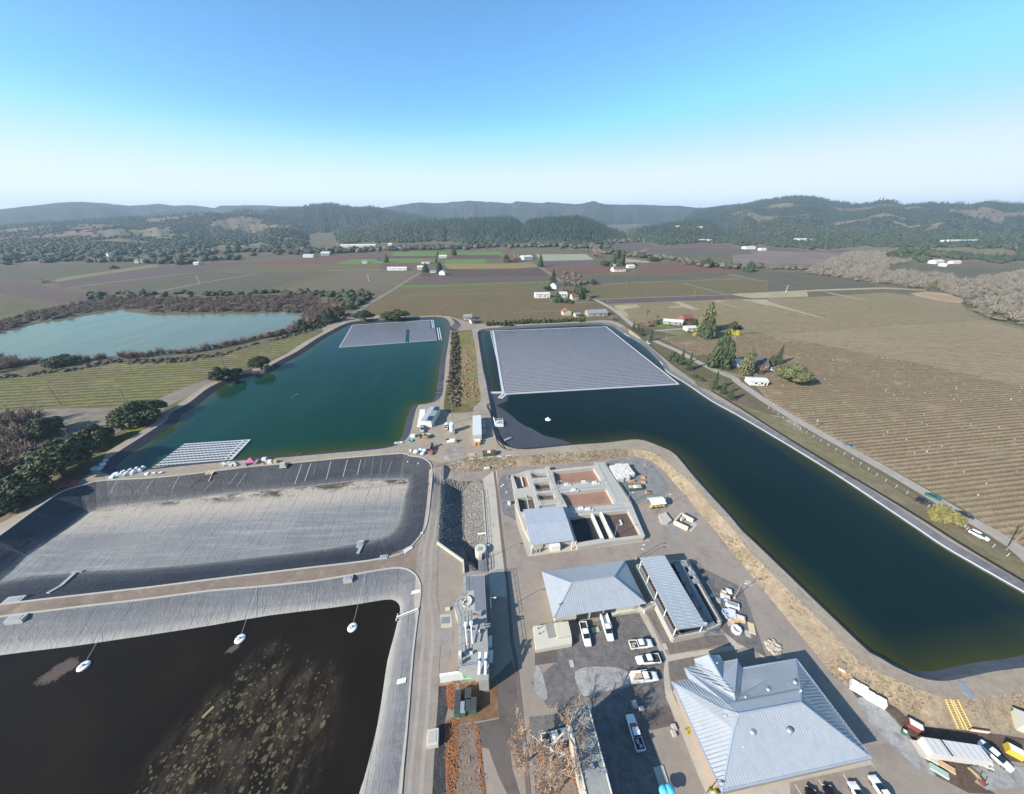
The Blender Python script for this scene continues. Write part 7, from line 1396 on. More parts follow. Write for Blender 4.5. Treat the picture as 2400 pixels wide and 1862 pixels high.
t = pile('boom_lift', 'pale blue boom lift at the shaded corner of the green pond', 'lift', 'r5', 835, 915, [((0, 0, .8), (3.2, 2.0, 1.2), mat('pale_blue_paint', (.34,.44,.52,1), .5)), ((1.6, 1.2, 1.6), (1.6, 1.2, 1.0), M_whitew), ((2.2, 2.6, 2.4), (1.4, .8, .9), MATS['pale_blue_paint'])], ['base', 'turret', 'basket'], 20); MB().beam((1.2, .6, 1.8), (2.2, 2.4, 2.4), .3, .3).build('boom', MATS['pale_blue_paint'], t)
p = on('r5', 575, 1060); t = thing('red_trailer', 'red hay trailer parked under the oaks at the pond corner', 'trailer', (p.x, p.y, p.z), rad(15)); MB().box((0, 0, 1.1), (6.2, 2.2, .8)).build('bed', M_red, t); wheels(t, (-1.8, 1.9), 1.1, .5); mb = MB()
for q in range(5): mb.box((-2.6 + q * 1.3, 0, 1.7), (.12, 2.2, .5))
mb.build('side_rail', M_red, t)
p = on('t3', 895, 610); t = thing('ramp_board', 'two pale boards at the edge of the dark liner below the raft', 'boards', (p.x, p.y, p.z), rad(8)); MB().box((-.8, 0, .12), (1.4, 2.6, .2)).build('board', M_wood, t); MB().box((.8, 0, .12), (1.4, 2.6, .2)).build('board', M_tan, t)
a_, b_ = on('t3', 940, 600), on('t3', 870, 745); t = thing('white_hose', 'white hose running down the dark liner below the raft', 'hose', (0, 0, 0)); mb = MB(); q = [a_.lerp(b_, k / 8) for k in range(9)]
for v in q: v.z = gz(v.x, v.y) + .15
mb.path(q, .15, 6).build('hose', M_whitew, t)
for k, (x0, y0, x1, y1, lab) in enumerate(((1820, 950, 1805, 1020, 'red rope right of the white hose on the liner'), (1720, 990, 1610, 1080, 'red rope left of the white hose on the liner'))):
    q = [on('r5', x0, y0).lerp(on('r5', x1, y1), i / 8) for i in range(9)]
    for v in q: v.z = gz(v.x, v.y) + .1
    t = thing('red_rope', lab, 'rope', (0, 0, 0)); MB().path(q, .08, 5).build('rope', M_red, t)
for k, (x, y, lab) in enumerate(((1297, 850, 'left white buoy lying on the dark liner corner'), (1387, 864, 'right white buoy lying on the dark liner corner'))): p = on('r6', x, y); t = thing('liner_buoy', lab, 'buoy', (p.x, p.y, p.z)); MB().lathe([(.1, 0), (.3, .15), (.3, .4), (.1, .55)], n=10).build('ball', M_white, t)
t = pile('pipe_bundle', 'white pipes lying on the kerb at the bend of the access road', 'pipes', 'r6', 1305, 1605, [((0, 0, .2), (3.0, .35, .35), M_white), ((.3, .5, .2), (2.6, .35, .35), M_white), ((-.2, 1.0, .2), (2.4, .35, .35), M_whitew)], 'pipe', 42); t = pile('valve_box', 'small white valve box on the access road kerb', 'box', 'r6', 1415, 1460, [((0, 0, .25), (.9, .5, .5), M_white)], 'box', 20)
# hoses from the pump station to the pond
for k, s in enumerate(('1690,150 1665,200 1720,300 1760,420 1800,480', '1720,140 1700,230 1760,330 1800,440', '1850,800 1870,900 1940,1010 2030,1070 2180,1105', '1870,820 1910,900 1990,990 2040,1080')):
    q = [on('t2', *[float(i) for i in w.split(',')]) for w in s.split()]; q = smooth(q, 4)
    for v in q: v.z = gz(v.x, v.y) + .15
    t = thing('black_hose', ['upper left black hose by the pump station', 'upper right black hose by the pump station', 'long black hose curling along the pond edge', 'shorter black hose curling along the pond edge'][k], 'hose', (0, 0, 0)); MB().path(q, .14, 5).build('hose', M_black, t)
# slope bits on the yard berm
pile('berm_slab', 'white concrete headwall at the foot of the grassy berm', 'headwall', 's3', 925, 240, [((0, 0, .5), (2.6, .8, 1.0), M_whitew)], 'slab', 8); pile('berm_slab', 'small tan block at the foot of the grassy berm', 'block', 's3', 1100, 238, [((0, 0, .3), (.9, .5, .6), M_tan)], 'block', 8)
for k in range(5): t = pile('edge_plank', 'white plank laid along the top of the grassy berm', 'plank', 't2', 1355 + k * 190, 1278 - k * 17, [((0, 0, .12), (2.3, .35, .22), M_whitew)], 'plank', 7); t['group'] = 'planks along the berm top'
a_, b_ = on('r7', 1425, 1030), on('r7', 1515, 985); t = thing('plank_pile', 'orange planks lying across the dry slope', 'planks', (0, 0, 0))
for k in range(4): MB().beam(a_ + Vector((0, k * .55 - .8, .2)), b_ + Vector((0, k * .55 - .8, .2)), .22, .15).build('plank', MATS['orange_timber'], t)
for k, (r, x, y, w, d, h, mm, nm, lab, cat) in enumerate((('s6', 680, 855, 2.2, 1.2, .3, mat('lime_tarp', (.36,.44,.24,1), .7), 'lime_tarp', 'lime green tarp between the two dock side pickups', 'tarp'), ('t6', 1425, 445, 1.1, 1.3, 1.1, M_galv, 'grey_cabinet', 'small grey cabinet at the tip of the store shadow', 'cabinet'), ('t6', 1505, 495, 1.0, .6, .8, M_whitew, 'small_pedestal', 'pale pedestal beside the small grey cabinet', 'pedestal'), ('t6', 1890, 715, .9, 1.2, .5, M_conc, 'rounded_boulder', 'upper of two pale boulders at the footpath edge', 'boulder'), ('t6', 1885, 785, .9, 1.2, .5, M_conc, 'rounded_boulder', 'lower of two pale boulders at the footpath edge', 'boulder'), ('s6', 437, 1205, 1.0, 1.5, .12, M_conc, 'utility_cover', 'pale utility cover in the dark car park', 'cover'), ('s6', 1393, 1030, 1.0, 1.4, .12, M_conc, 'utility_cover', 'pale utility cover at the corner of the planting bed', 'cover'), ('t5', 90, 505, 1.3, .9, .4, M_cream, 'pipe_plinth', 'cream plinth with a dark pipe left of the headworks', 'plinth'), ('s3', 1178, 615, 1.0, 1.3, 1.1, M_white, 'meter_box', 'white meter box on the grey stones beside the basins', 'box'), ('s3', 1090, 438, .7, .7, .1, M_whitew, 'valve_cover', 'left of two pale square covers on the grey stones', 'cover'), ('s3', 1110, 420, .7, .7, .1, M_whitew, 'valve_cover', 'right of two pale square covers on the grey stones', 'cover'), ('s3', 1145, 503, .9, .9, .08, M_conc, 'valve_cover', 'round looking grey cover in the middle of the grey stones', 'cover'), ('s5', 45, 1250, 2.4, 2.6, 1.6, M_cream, 'vault_box', 'square cream vault with dark hatch beside the black rock strip', 'vault'))):
    p = at(r, x, y, h); t = thing(nm, lab, cat, (p.x, p.y, .05), rad(8)); MB().box((0, 0, h / 2), (w, d, h), 0, .9 if 'boulder' in nm or 'tarp' in nm else 1).build('body', mm, t)
    if h > .5: MB().box((0, 0, h + .03), (w * .7, d * .7, .07)).build('top', M_conc if mm is not M_conc else M_cream, t)
for x, y, lab in ((1775, 1460, 'left of the two turquoise parasols'), (1840, 1445, 'right of the two turquoise parasols')):
    p = at('t6', x, y, 2.4); t = thing('parasol', lab, 'parasol', (p.x, p.y, .05)); MB().lathe([(1.0, 2.1), (.8, 2.35), (.35, 2.55), (.03, 2.65)], n=14).build('canopy', M_cyan, t, True); MB().tube((0, 0, 0), (0, 0, 2.4), .04, .04, 6).build('pole', M_galv, t)
t = thing('picnic_terrace', 'pale terrace slab with wooden table beside the turquoise parasols', 'terrace', (0, 0, 0)); MB().prism(P('t6', '1640,1190 1755,1165 1850,1460 1740,1499', .0), 0, .2).build('slab', M_conc, t)
# ================================================================ TREES, POLES, VINES
def leaf_quads(pts, nrm, size, R):
    n = len(pts); a = R.randn(n, 3); t = np.cross(nrm + .55 * R.randn(n, 3), a); t /= np.linalg.norm(t, axis=1)[:, None] + 1e-9; b = np.cross(t, nrm + .5 * R.randn(n, 3)); b /= np.linalg.norm(b, axis=1)[:, None] + 1e-9
    s = size * R.uniform(.55, 1.25, n)[:, None]; t = t * s; b = b * s * .75
    V = np.stack([pts - t - b * .4, pts + t * .2 - b, pts + t + b * .3, pts - t * .1 + b], 1).reshape(-1, 3); return V, np.arange(4 * n).reshape(-1, 4)
def oak_crown(seed, nb=15, per=170, size=.034, flat=1.0):
    R = np.random.RandomState(seed); P_ = []; N_ = []
    for k in range(nb):
        an = R.rand() * 6.28; rr_ = .36 * math.sqrt(R.rand()); c = np.array([rr_ * math.cos(an), rr_ * math.sin(an), .24 + .55 * R.rand() * (1 - 1.5 * rr_)]); rad_ = R.uniform(.11, .2)
        d = R.randn(per, 3); d /= np.linalg.norm(d, axis=1)[:, None]; keep = d[:, 2] > -.55; d = d[keep]; P_.append(c + d * np.array([rad_, rad_, rad_ * 1.05 * flat]) * R.uniform(.7, 1.08, len(d))[:, None]); N_.append(d)
    return leaf_quads(np.concatenate(P_), np.concatenate(N_), size, R)
def con_crown(seed, tiers=15, per=15, rad_=.5, size=.05, top=1.0, shape=1.0):
    R = np.random.RandomState(seed); P_ = []; N_ = []
    for k in range(tiers):
        z = .07 + (top - .07) * (k / tiers) ** .95; r = rad_ * (1 - (k / tiers) ** shape) * R.uniform(.82, 1.1) + .02
        for j in range(max(4, int(per * (1 - .6 * k / tiers)))):
            an = R.rand() * 6.28; L = r * R.uniform(.6, 1.1)
            for q in range(6): f = (q + .6) / 6; P_.append([math.cos(an) * L * f + R.randn() * .012, math.sin(an) * L * f + R.randn() * .012, z - .07 * f * f + R.randn() * .012]); N_.append([.4 * math.cos(an), .4 * math.sin(an), .9])
    return leaf_quads(np.array(P_), np.array(N_), size, R)
M_bark = mat('bark', (.11,.085,.065,1), .9, .1, var=.2, scale=4)
L_con2 = leafmat('near_conifer', (.045,.065,.034), (.09,.112,.056), (.06,.082,.042)); L_oak2 = leafmat('near_oak', (.040,.055,.024), (.095,.11,.05), (.055,.068,.032)); L_cyp = leafmat('cypress_leaf', (.13,.135,.06), (.19,.175,.085), (.12,.13,.06)); L_ol = leafmat('olive_leaf', (.10,.12,.05), (.17,.17,.085), (.12,.13,.055)); L_yel = leafmat('yellow_shrub', (.38,.33,.03), (.5,.43,.05), (.33,.31,.03)); L_wil = leafmat('willow_leaf', (.16,.15,.05), (.25,.215,.085), (.18,.165,.06)); L_red = leafmat('reddish_twigs', (.20,.13,.10), (.30,.20,.15), (.22,.16,.13)); L_pur = leafmat('plum_leaf', (.14,.06,.06), (.2,.09,.085))
CR = {}
def crown(kind, v):
    k = (kind, v)
    if k in CR: return CR[k]
    if kind == 'oak': V, F = oak_crown(v, 20 + v, 380)
    elif kind == 'bush': V, F = oak_crown(20 + v, 10, 230, .055, .9); V[:, 2] = (V[:, 2] - .3) * 1.45
    elif kind == 'conifer': V, F = con_crown(v, 18, 22, .5, .036)
    elif kind == 'redwood': V, F = oak_crown(40 + v, 30, 260, .04, 1.0); V[:, :2] *= (1.15 - .62 * np.clip(V[:, 2:3], 0, 1)); V[:, 2] = np.clip((V[:, 2] - .22) * 1.4, .02, 1.05)
    elif kind == 'cypress': V, F = con_crown(60 + v, 24, 22, .5, .05, 1.0, 2.2)
    elif kind == 'willow': V, F = oak_crown(70 + v, 16, 420, .032, 1.25); V[:, 2] = (V[:, 2] - .15) * 1.15
    elif kind == 'bare': V, F = TPL_B[v % 6]; F = np.concatenate([F]); V = V.copy()
    CR[k] = (V, F); return CR[k]
CRM = {}
def tree(kind, label, p, w, h, leaf, name='tree', cat='tree', group=None, v=0, trunk=True):
    t = thing(name, label, cat, (p.x, p.y, p.z - .15), random.uniform(0, 6.28), group); t.scale = (w, w, h)
    k = (kind, v, leaf.name)
    if k not in CRM:
        V, F = crown(kind, v); o = np_mesh('crown', V, F, leaf, t); CRM[k] = o.data
    else: link('crown', CRM[k], t)
    if trunk:
        k = ('trunk', kind)
        if k not in CRM:
            mb = MB(); r = .035 if kind != 'conifer' else .022; mb.tube((0, 0, 0), (.01, .01, .35), r * 1.3, r, 7); mb.tube((.01, .01, .35), (0, 0, .8), r, r * .3, 6)
            if kind in ('oak', 'redwood', 'willow'):
                for i in range(5): a = i * 1.3; mb.tube((0, 0, .25 + .03 * i), (.28 * math.cos(a), .28 * math.sin(a), .5 + .04 * i), r * .6, r * .2, 5)
            CRM[k] = mb.build('trunk', M_bark, t).data
        else: link('trunk', CRM[k], t)
    return t
def ztop(p, r, y):
    a = REG[r]; dy = (a[1] + y / a[2] - 931) / FPX
    return CAMH - p.y * (math.sin(TILT) + dy * math.cos(TILT)) / (math.cos(TILT) - dy * math.sin(TILT))
LF = dict(oak=L_oak2, bush=L_oak2, conifer=L_con2, redwood=L_con2, cypress=L_cyp, willow=L_wil, bare=L_grey)
TREES = [ # window, base x, base y, top y, crown width px, kind, label
 ('r5',1230,530,285,470,'oak','broad dark oak leaning over the green pond, the one nearest the water'),('r5',850,710,500,380,'oak','round dark oak between the broad pond oak and the larger oak below'),('r5',560,960,635,560,'oak','largest dark oak with visible trunk above the red trailer'),('r5',210,1175,930,460,'oak','low spreading oak left of the red trailer'),('r5',420,610,440,300,'oak','grey green oak behind the leafless thicket'),('r5',60,1250,1180,200,'bush','low dark bush at the left grassy bank'),
 ('r1',540,1475,1370,215,'oak','lone dark round bush on the lake bank'),('r1',1895,1610,1460,170,'oak','leftmost oak of the three by the pond bend'),('r1',2010,1590,1430,130,'oak','middle oak of the three by the pond bend'),('r2',45,1510,1355,160,'oak','rightmost and tallest oak of the three by the pond bend'),
 ('r2',928,1088,990,175,'oak','dark round oak at the far end of the green pond, left one'),('r2',1125,1085,1010,130,'oak','left half of the wide oak pair at the far end of the green pond'),('r2',1220,1080,978,180,'oak','right half of the wide oak pair at the far end of the green pond'),
 ('r2',640,1110,975,130,'redwood','dark conifer among pale brush by the lake corner'),('r2',400,1175,1065,105,'redwood','smaller dark conifer on the lake shore'),('r2',135,1232,1178,75,'bush','small round bush on the lake bank below the conifers'),('r2',222,1215,1165,60,'bush','small grey green bush right of the round lake bank bush'),('r2',545,1135,1080,90,'bush','low bush between the two lake corner conifers'),('r2',720,1060,995,90,'oak','dark tree on the path edge near the lake corner'),('r2',815,1000,945,90,'oak','shadowed bush beside the farm path'),('r2',890,955,900,90,'oak','grey green tree at the bend of the farm path'),
 ('r2',1118,602,527,44,'redwood','single dark conifer beside the dark roofed farmhouse'),('r2',1690,542,440,44,'redwood','tall dark conifer standing alone on the lane'),('r2',1553,548,495,34,'conifer','small conifer near the cream lane house'),('r2',1540,605,540,38,'conifer','narrow conifer left of the white house with reddish roof'),('r2',1450,685,595,60,'redwood','bulky dark conifer left of the white house'),('r2',1562,670,580,58,'redwood','bulky dark conifer right of the white house'),('r2',2135,600,525,70,'redwood','dark conifer at the edge of the round brown trees'),
 ('r3',243,640,510,44,'redwood','tall slim dark tree beside the lane and big white barn'),('r3',900,640,450,130,'redwood','tall broad green tree above the red roofed farm'),('r3',800,632,565,90,'oak','dark round tree left of the tall broad green tree'),('r3',350,800,662,96,'conifer','dark conifer left of the brown bare trees'),('r3',300,840,790,80,'oak','dark bush at the foot of the dark conifer'),('r3',568,912,762,110,'redwood','broad dark conifer above the orange cottage'),('r3',390,940,845,84,'redwood','dark round conifer by the white flat barn'),('r3',480,945,900,90,'bush','grey green bush left of the orange cottage'),('r3',1040,630,598,34,'bush','small round tree right of the mobile home'),
 ('r3',1650,1190,935,140,'cypress','tall pale conifer right of the red roofed barn'),('r3',1665,1240,1040,150,'redwood','dark broad conifer in front of the tall pale conifer'),('r3',1760,1500,1165,215,'redwood','largest grey green cedar on the lane'),('r3',1980,1560,1315,112,'cypress','pale green cypress in front of the white house'),('r3',1880,1180,1085,70,'oak','olive bush above the yellow shrubs'),('r3',1545,1130,1055,60,'bush','dark bush right of the red roofed barn'),
 ('r3',1035,1175,1100,42,'conifer','first small conifer of the row by the lane top'),('r3',1070,1200,1115,44,'conifer','second small conifer of the row by the lane top'),('r3',1103,1225,1150,56,'conifer','third small conifer of the row by the lane top'),('r3',1183,1270,1170,60,'conifer','dark conifer between lane and embankment road'),('r3',1375,1435,1345,115,'redwood','wide dark tree left of the two lane conifers'),('r3',1440,1475,1330,72,'conifer','upper of the two conifers above the willowy shrubs'),('r3',1503,1520,1365,76,'conifer','lower of the two conifers above the willowy shrubs'),
 ('r7',1718,225,65,84,'conifer','tallest of the three young conifers beside the open shed'),('r7',1795,268,135,78,'conifer','middle of the three young conifers beside the open shed'),('r7',1855,312,195,86,'conifer','lowest of the three young conifers beside the open shed'),('r7',1570,128,85,85,'bush','olive round shrub on the verge grass'),('r7',1610,150,120,60,'bush','small dark shrub right of the olive round shrub'),('r7',2125,95,45,48,'bush','round shrub in front of the white house porch'),
 ('r4',75,1470,1300,90,'conifer','tall spire of dark conifer behind the olive tree'),('r4',185,1620,1420,270,'olive','big spreading olive green tree at the vineyard corner'),('r4',1230,590,430,210,'redwood','big dark evergreen rising from the creek wood'),('r4',1100,580,480,150,'oak','dark green tree left of the big creek evergreen'),('r4',1390,835,740,60,'cypress','narrow green tree standing in the creek wood'),('r4',1470,565,495,110,'olive','yellow green tree right of the creek farm'),('r4',1780,445,360,110,'oak','round dark tree at the end of the warehouse'),('r4',1880,470,380,130,'oak','second round dark tree right of the warehouse'),('r4',1960,470,415,110,'oak','third round dark tree right of the warehouse'),('r4',1880,535,485,60,'oak','small dark tree in the far right creek line'),
 ('r3',2020,680,580,90,'redwood','dark conifer at the left end of the right creek line'),('r3',1660,640,545,90,'oak','grey green tree on the creek line near the pale soil'),('r3',1580,625,585,60,'oak','dark bush on the creek line'),('r3',1200,590,540,100,'oak','dark olive tree on the field corner behind the farm'),('r3',1470,585,530,80,'olive','yellowish tree on the creek line'),
 ('r3',1240,1130,1085,45,'oak','round tree right of the palms by the lane top'),('r3',1610,1210,1120,70,'redwood','dark tree pressed against the left of the broad conifer'),('r3',2020,1590,1520,60,'bush','round shrub at the right of the pale cypress'),('r3',1850,1440,1385,90,'oak','low dark tree between cedar and pale cypress'),('r4',20,1480,1380,60,'redwood','dark tree at the left foot of the tall spire conifer'),('r3',690,790,730,60,'oak','round dark tree right of the brown bare trees'),('r3',610,860,800,60,'redwood','small conifer right of the broad dark conifer'),('r8',1470,1345,1150,205,'willow','yellow green drooping tree standing over the lane cars'),('r1',985,655,620,60,'bush','dark bush at the end of the straw strip'),('r1',1405,590,555,40,'conifer','dark conifer among the pale farm buildings'),('r1',1560,600,540,60,'redwood','dark tree right of the pale farm buildings'),('r1',2050,510,400,60,'conifer','left conifer beside the white gabled hillside house'),('r1',2120,490,400,50,'conifer','middle conifer beside the white gabled hillside house'),('r2',140,460,385,52,'redwood','tallest dark conifer on the left hillside row'),('r2',230,460,385,44,'redwood','dark conifer right of the tallest hillside conifer'),('r1',380,780,730,90,'bare','grey bare trees at the corner of the straw path')]
for i, (r, x, y, yt, wpx, kind, lab) in enumerate(TREES):
    p = on(r, x, y); a_, sl_ = ray(r, x, y)
    w = wpx / REG[r][2] / FPX * math.sqrt(p.y ** 2 + (CAMH - p.z) ** 2) * (.9 if r == 'r5' else 1.08)
    h = max(1.5, ztop(p, r, yt) - p.z)
    if p.y < 260 and kind in ('oak', 'bush', 'willow', 'olive'): h = min(h, w * .85)
    kk = 'oak' if kind == 'olive' else kind
    lf = L_ol if kind == 'olive' else LF[kind]; nm = {'oak': 'oak_tree', 'bush': 'shrub', 'conifer': 'conifer', 'redwood': 'evergreen_tree', 'cypress': 'cypress', 'willow': 'willow_tree', 'olive': 'olive_tree', 'bare': 'bare_tree'}[kind]
    g = {'r7': 'young conifers by the open shed'}.get(r) if kind == 'conifer' and r == 'r7' else None
    tree(kk, lab, p, w, h, lf, nm, 'shrub' if kind == 'bush' else 'tree', g, v=i % 3)
for r, x, y, yt, w, lf, lab in (('r3',1870,1215,1160,75,L_yel,'bright yellow shrub, left of two below the olive bush'),('r3',1920,1225,1180,70,L_yel,'bright yellow shrub, right of two below the olive bush'),('r3',1560,1225,1190,50,L_yel,'small yellow green shrub left of the big cedar'),('r3',1945,1170,1130,60,L_pur,'dark plum coloured shrub right of the olive bush'),('s7',300,960,860,80,L_yel,'yellow shrub against the office left wall, upper one'),('s7',560,1560,1420,110,L_yel,'yellow shrub against the office left wall, lower one'),('r3',1505,1205,1170,45,L_ol,'small green shrub by the white outbuilding')):
    p = on(r, x, y); w = w * mpp(r, x, y); tree('bush', lab, p, w, max(1.2, w * .7), lf, 'shrub', 'shrub', None, 1, False)
for r, x, y, yt, w, lab in (('r3',440,805,690,110,'left brown bare tree behind the dark conifer'),('r3',540,780,672,120,'right brown bare tree behind the dark conifer'),('r3',460,860,770,110,'low reddish bare tree above the grey roofed house'),('r3',30,600,500,130,'big round brown tree beside the white barn'),('r3',1160,1150,1060,110,'mauve bare tree between the palms'),('r3',650,930,850,70,'small bare tree beside the cottage and palm'),('r3',860,1095,1020,90,'bare tree on the lane corner by the grey roofed house'),('r2',2140,590,490,120,'brown round tree at the edge of the bright field'),('r3',720,560,450,110,'brown leafless tree left of the tall broad tree'),('r3',1120,540,450,100,'tall brown leafless trees behind the farm'),('r3',2100,655,585,100,'pale leafless tree right of the creek conifer'),('r3',1500,620,560,120,'pale leafless brush on the creek line'),('r2',300,1195,1110,80,'pale leafless shrub on the lake shore'),('r2',470,1140,1010,130,'pale leafless willow at the lake corner'),('r2',700,1010,910,150,'mauve leafless trees behind the lake corner conifer'),('r7',2120,90,-60,120,'bare reddish tree behind the white house')):
    p = on(r, x, y); w = w * mpp(r, x, y); tree('bare', lab, p, w * .95, max(3, (ztop(p, r, yt) - p.z) * .9), L_red, 'bare_tree', 'tree', None, int(x) % 6)
for r, x, y, yt, lab in (('r3',1140,1120,1010,'left palm beside the pale green mobile home'),('r3',1220,1165,1050,'right palm beside the pale green mobile home'),('r3',640,900,840,'palm beside the orange cottage')):
    p = on(r, x, y); h = max(6, ztop(p, r, yt) - p.z); t = thing('palm_tree', lab, 'palm', (p.x, p.y, p.z)); MB().tube((0, 0, 0), (.1, 0, h - 1), .3, .22, 7).build('trunk', M_bark, t); R = np.random.RandomState(5); P_ = []; N_ = []
    for k in range(26):
        an = R.rand() * 6.28; e = R.uniform(-.7, .9)
        for q in range(5): f = (q + 1) / 5 * 2.2; P_.append([f * math.cos(an) * math.cos(e), f * math.sin(an) * math.cos(e), h - 1 + f * math.sin(e) - .12 * f * f]); N_.append([0, 0, 1])
    V_, F_ = leaf_quads(np.array(P_), np.array(N_), .42, R); np_mesh('crown', V_, F_, L_ol, t)
# hedge beyond the solar pond
hp = [('r2', 1985 + 36 * k, 1140) for k in range(6)] + [('r3', 20 + 37 * k, 1127 - 1.35 * k) for k in range(17)]
for i, (r, x, y) in enumerate(hp):
    p = on(r, x, y); s = random.uniform(.85, 1.2); tree('bush', 'round green shrub in the hedge row beyond the solar pond', p, 6.0 * s, 6.2 * s, leafmat('hedge_leaf', (.05,.075,.022), (.10,.12,.04)) if i == 0 else MATS['hedge_leaf'], 'hedge_shrub', 'shrub', 'hedge shrubs beyond the solar pond', i % 3, False)
# leafless sycamores in the foreground
M_syc = mat('pale_sycamore_bark', (.50,.45,.38,1), .85, .15, var=.25, scale=2); L_syc = leafmat('sycamore_leaf', (.30,.155,.085), (.42,.25,.15), (.33,.19,.11))
def sycamore(label, p, H_, spread, seed, twig=True, leaves=1500):
    R = random.Random(seed); t = thing('sycamore_tree', label, 'tree', (p.x, p.y, 0)); wood = MB(); tw = MB(); tips = []
    def grow(a, d, L, r, lev):
        b = a; n = 3
        for k in range(n):
            d = (d + Vector((R.uniform(-1, 1), R.uniform(-1, 1), R.uniform(-.3, .55))) * .22).normalized(); c = b + d * L / n; (wood if lev < 3 else tw).tube(b, c, r * (1 - .25 * k / n), r * (1 - .25 * (k + 1) / n), 6 if lev < 2 else (4 if lev < 3 else 3), False); b = c
            if lev >= 2 and k < n - 1 and lev < 5: grow(b, (d + Vector((R.uniform(-1, 1), R.uniform(-1, 1), R.uniform(-.2, .8))) * .9).normalized(), L * .55, r * .5, lev + 1)
        if lev >= 5 or r < .012: tips.append(b); return
        for q in range(R.choice((2, 3)) if lev else 4): grow(b, (d * .75 + Vector((R.uniform(-1, 1), R.uniform(-1, 1), R.uniform(-.15, .75))) * (.75 + spread)).normalized(), L * R.uniform(.62, .8), r * .62, lev + 1)
    grow(Vector((0, 0, 0)), Vector((0, 0, 1)), H_ * .32, H_ * .022, 0)
    wood.build('trunk', M_syc, t); tw.build('twigs', mat('sycamore_twig', (.40,.31,.24,1), .9, .1), t)
    RR_ = np.random.RandomState(seed); tp = np.array([tuple(q) for q in tips]); sel = tp[RR_.randint(len(tp), size=leaves)] + RR_.randn(leaves, 3) * .12; V, F = leaf_quads(sel, RR_.randn(leaves, 3), .11, RR_); np_mesh('leaves', V, F, L_syc, t)
sycamore('large leafless sycamore with pale limbs over the flatbed pickup', at('t6', 455, 1090), 17.5, .3, 11, leaves=2200); sycamore('smaller leafless tree with russet twigs at the drain strip', at('t6', 130, 1160), 9.5, .25, 5, leaves=1300); sycamore('leafless sycamore cut by the bottom edge of the picture', at('t6', 430, 1560), 14, .3, 23, leaves=1200)
# fallen leaves
lv = []
for r, s in (('s5', '150,850 225,860 215,1030 165,1020'), ('s5', '145,1130 245,1120 235,1300 240,1500 205,1720 160,1720 150,1400'), ('s5', '375,1150 410,1150 440,1450 465,1720 435,1720 390,1350'), ('s5', '1060,1290 1140,1270 1180,1450 1215,1694 1150,1660 1100,1500'), ('s5', '830,1260 900,1280 900,1480 860,1400'), ('s5', '120,790 240,790 300,830 480,800 480,815 250,850 130,850'), ('s5', '240,1170 380,1150 450,1690 240,1690')):
    poly = P(r, s); n = int(abs(area(poly)) * (16 if '240,1170' not in s else 2)); x0, x1 = min(q.x for q in poly) - .5, max(q.x for q in poly) + .5; y0, y1 = min(q.y for q in poly) - .5, max(q.y for q in poly) + .5
    for _ in range(n * 2):
        x, y = rs.uniform(x0, x1), rs.uniform(y0, y1)
        if inside(poly, x + rs.randn() * .35, y + rs.randn() * .35): lv.append((x, y, .13 + rs.rand() * .08))
lv = np.array(lv); V, F = leaf_quads(lv, np.tile([0, 0, 1.0], (len(lv), 1)), .16, rs); tag(np_mesh('fallen_leaves', V, F, leafmat('fallen_leaf', (.36,.13,.045), (.46,.22,.10), (.30,.11,.05))), 'russet fallen leaves drifted along the yard edges', 'leaves', kind='stuff')
# dry grass tufts on the berm, stones in the basin
tf = []; poly = slopeR; x0, x1 = -40, 150; y0, y1 = 10, 160
def tuft(seed):
    R = np.random.RandomState(seed); V = []; F = []
    for k in range(7): a = R.rand() * 6.28; b = len(V); l = R.uniform(.2, .5); V += [(.08 * math.cos(a + 1.6), .08 * math.sin(a + 1.6), 0), (-.08 * math.cos(a + 1.6), -.08 * math.sin(a + 1.6), 0), (l * math.cos(a), l * math.sin(a), R.uniform(.6, 1.1))]; F.append((b, b + 1, b + 2))
    return np.array(V), np.array(F)
TF = [tuft(s) for s in range(5)]
while len(tf) < 2600:
    x, y = rs.uniform(x0, x1), rs.uniform(y0, y1)
    if inside(poly, x, y) and noise.noise(Vector((x * .09, y * .09, 5))) > (.02 if y < 115 else -.3): tf.append((TF[rs.randint(5)], x, y, gz(x, y) - .02, rs.uniform(.5, 1.0), rs.uniform(.3, .6), rs.rand() * 6.28))
scatter('dry_grass_tufts', tf, leafmat('dry_blade', (.28,.225,.15), (.38,.31,.21), (.24,.20,.12)), 'tufts of dry tan grass over the embankment slope', 'grass')
rk = []
while len(rk) < 5200:
    x, y = rs.uniform(min(q.x for q in PIT), max(q.x for q in PIT)), rs.uniform(min(q.y for q in PIT), max(q.y for q in PIT))
    if inside(PIT, x, y) and y > at('s3', 700, 1240).y: s = rs.uniform(.18, .5); rk.append((TPL_ROCK[rs.randint(3)] if 'TPL_ROCK' in globals() else TPL_R[0], x, y, gz(x, y) - .08, s * rs.uniform(1, 1.5), s, rs.rand() * 6.28))
    if 'TPL_ROCK' not in globals():
        TPL_ROCK = []
        for s_ in range(3):
            bm = bmesh.new(); bmesh.ops.create_icosphere(bm, subdivisions=1, radius=.6); R = np.random.RandomState(s_); TPL_ROCK.append((np.array([v.co[:] for v in bm.verts]) * (1 + .25 * R.randn(len(bm.verts))[:, None]), np.array([[v.index for v in f.verts] for f in bm.faces]))); bm.free()
        rk = []
scatter('basin_rocks', rk, leafmat('basin_stone', (.14,.13,.12), (.30,.28,.255), (.17,.16,.15), .9), 'broken grey rocks lining the basin slopes', 'rocks')
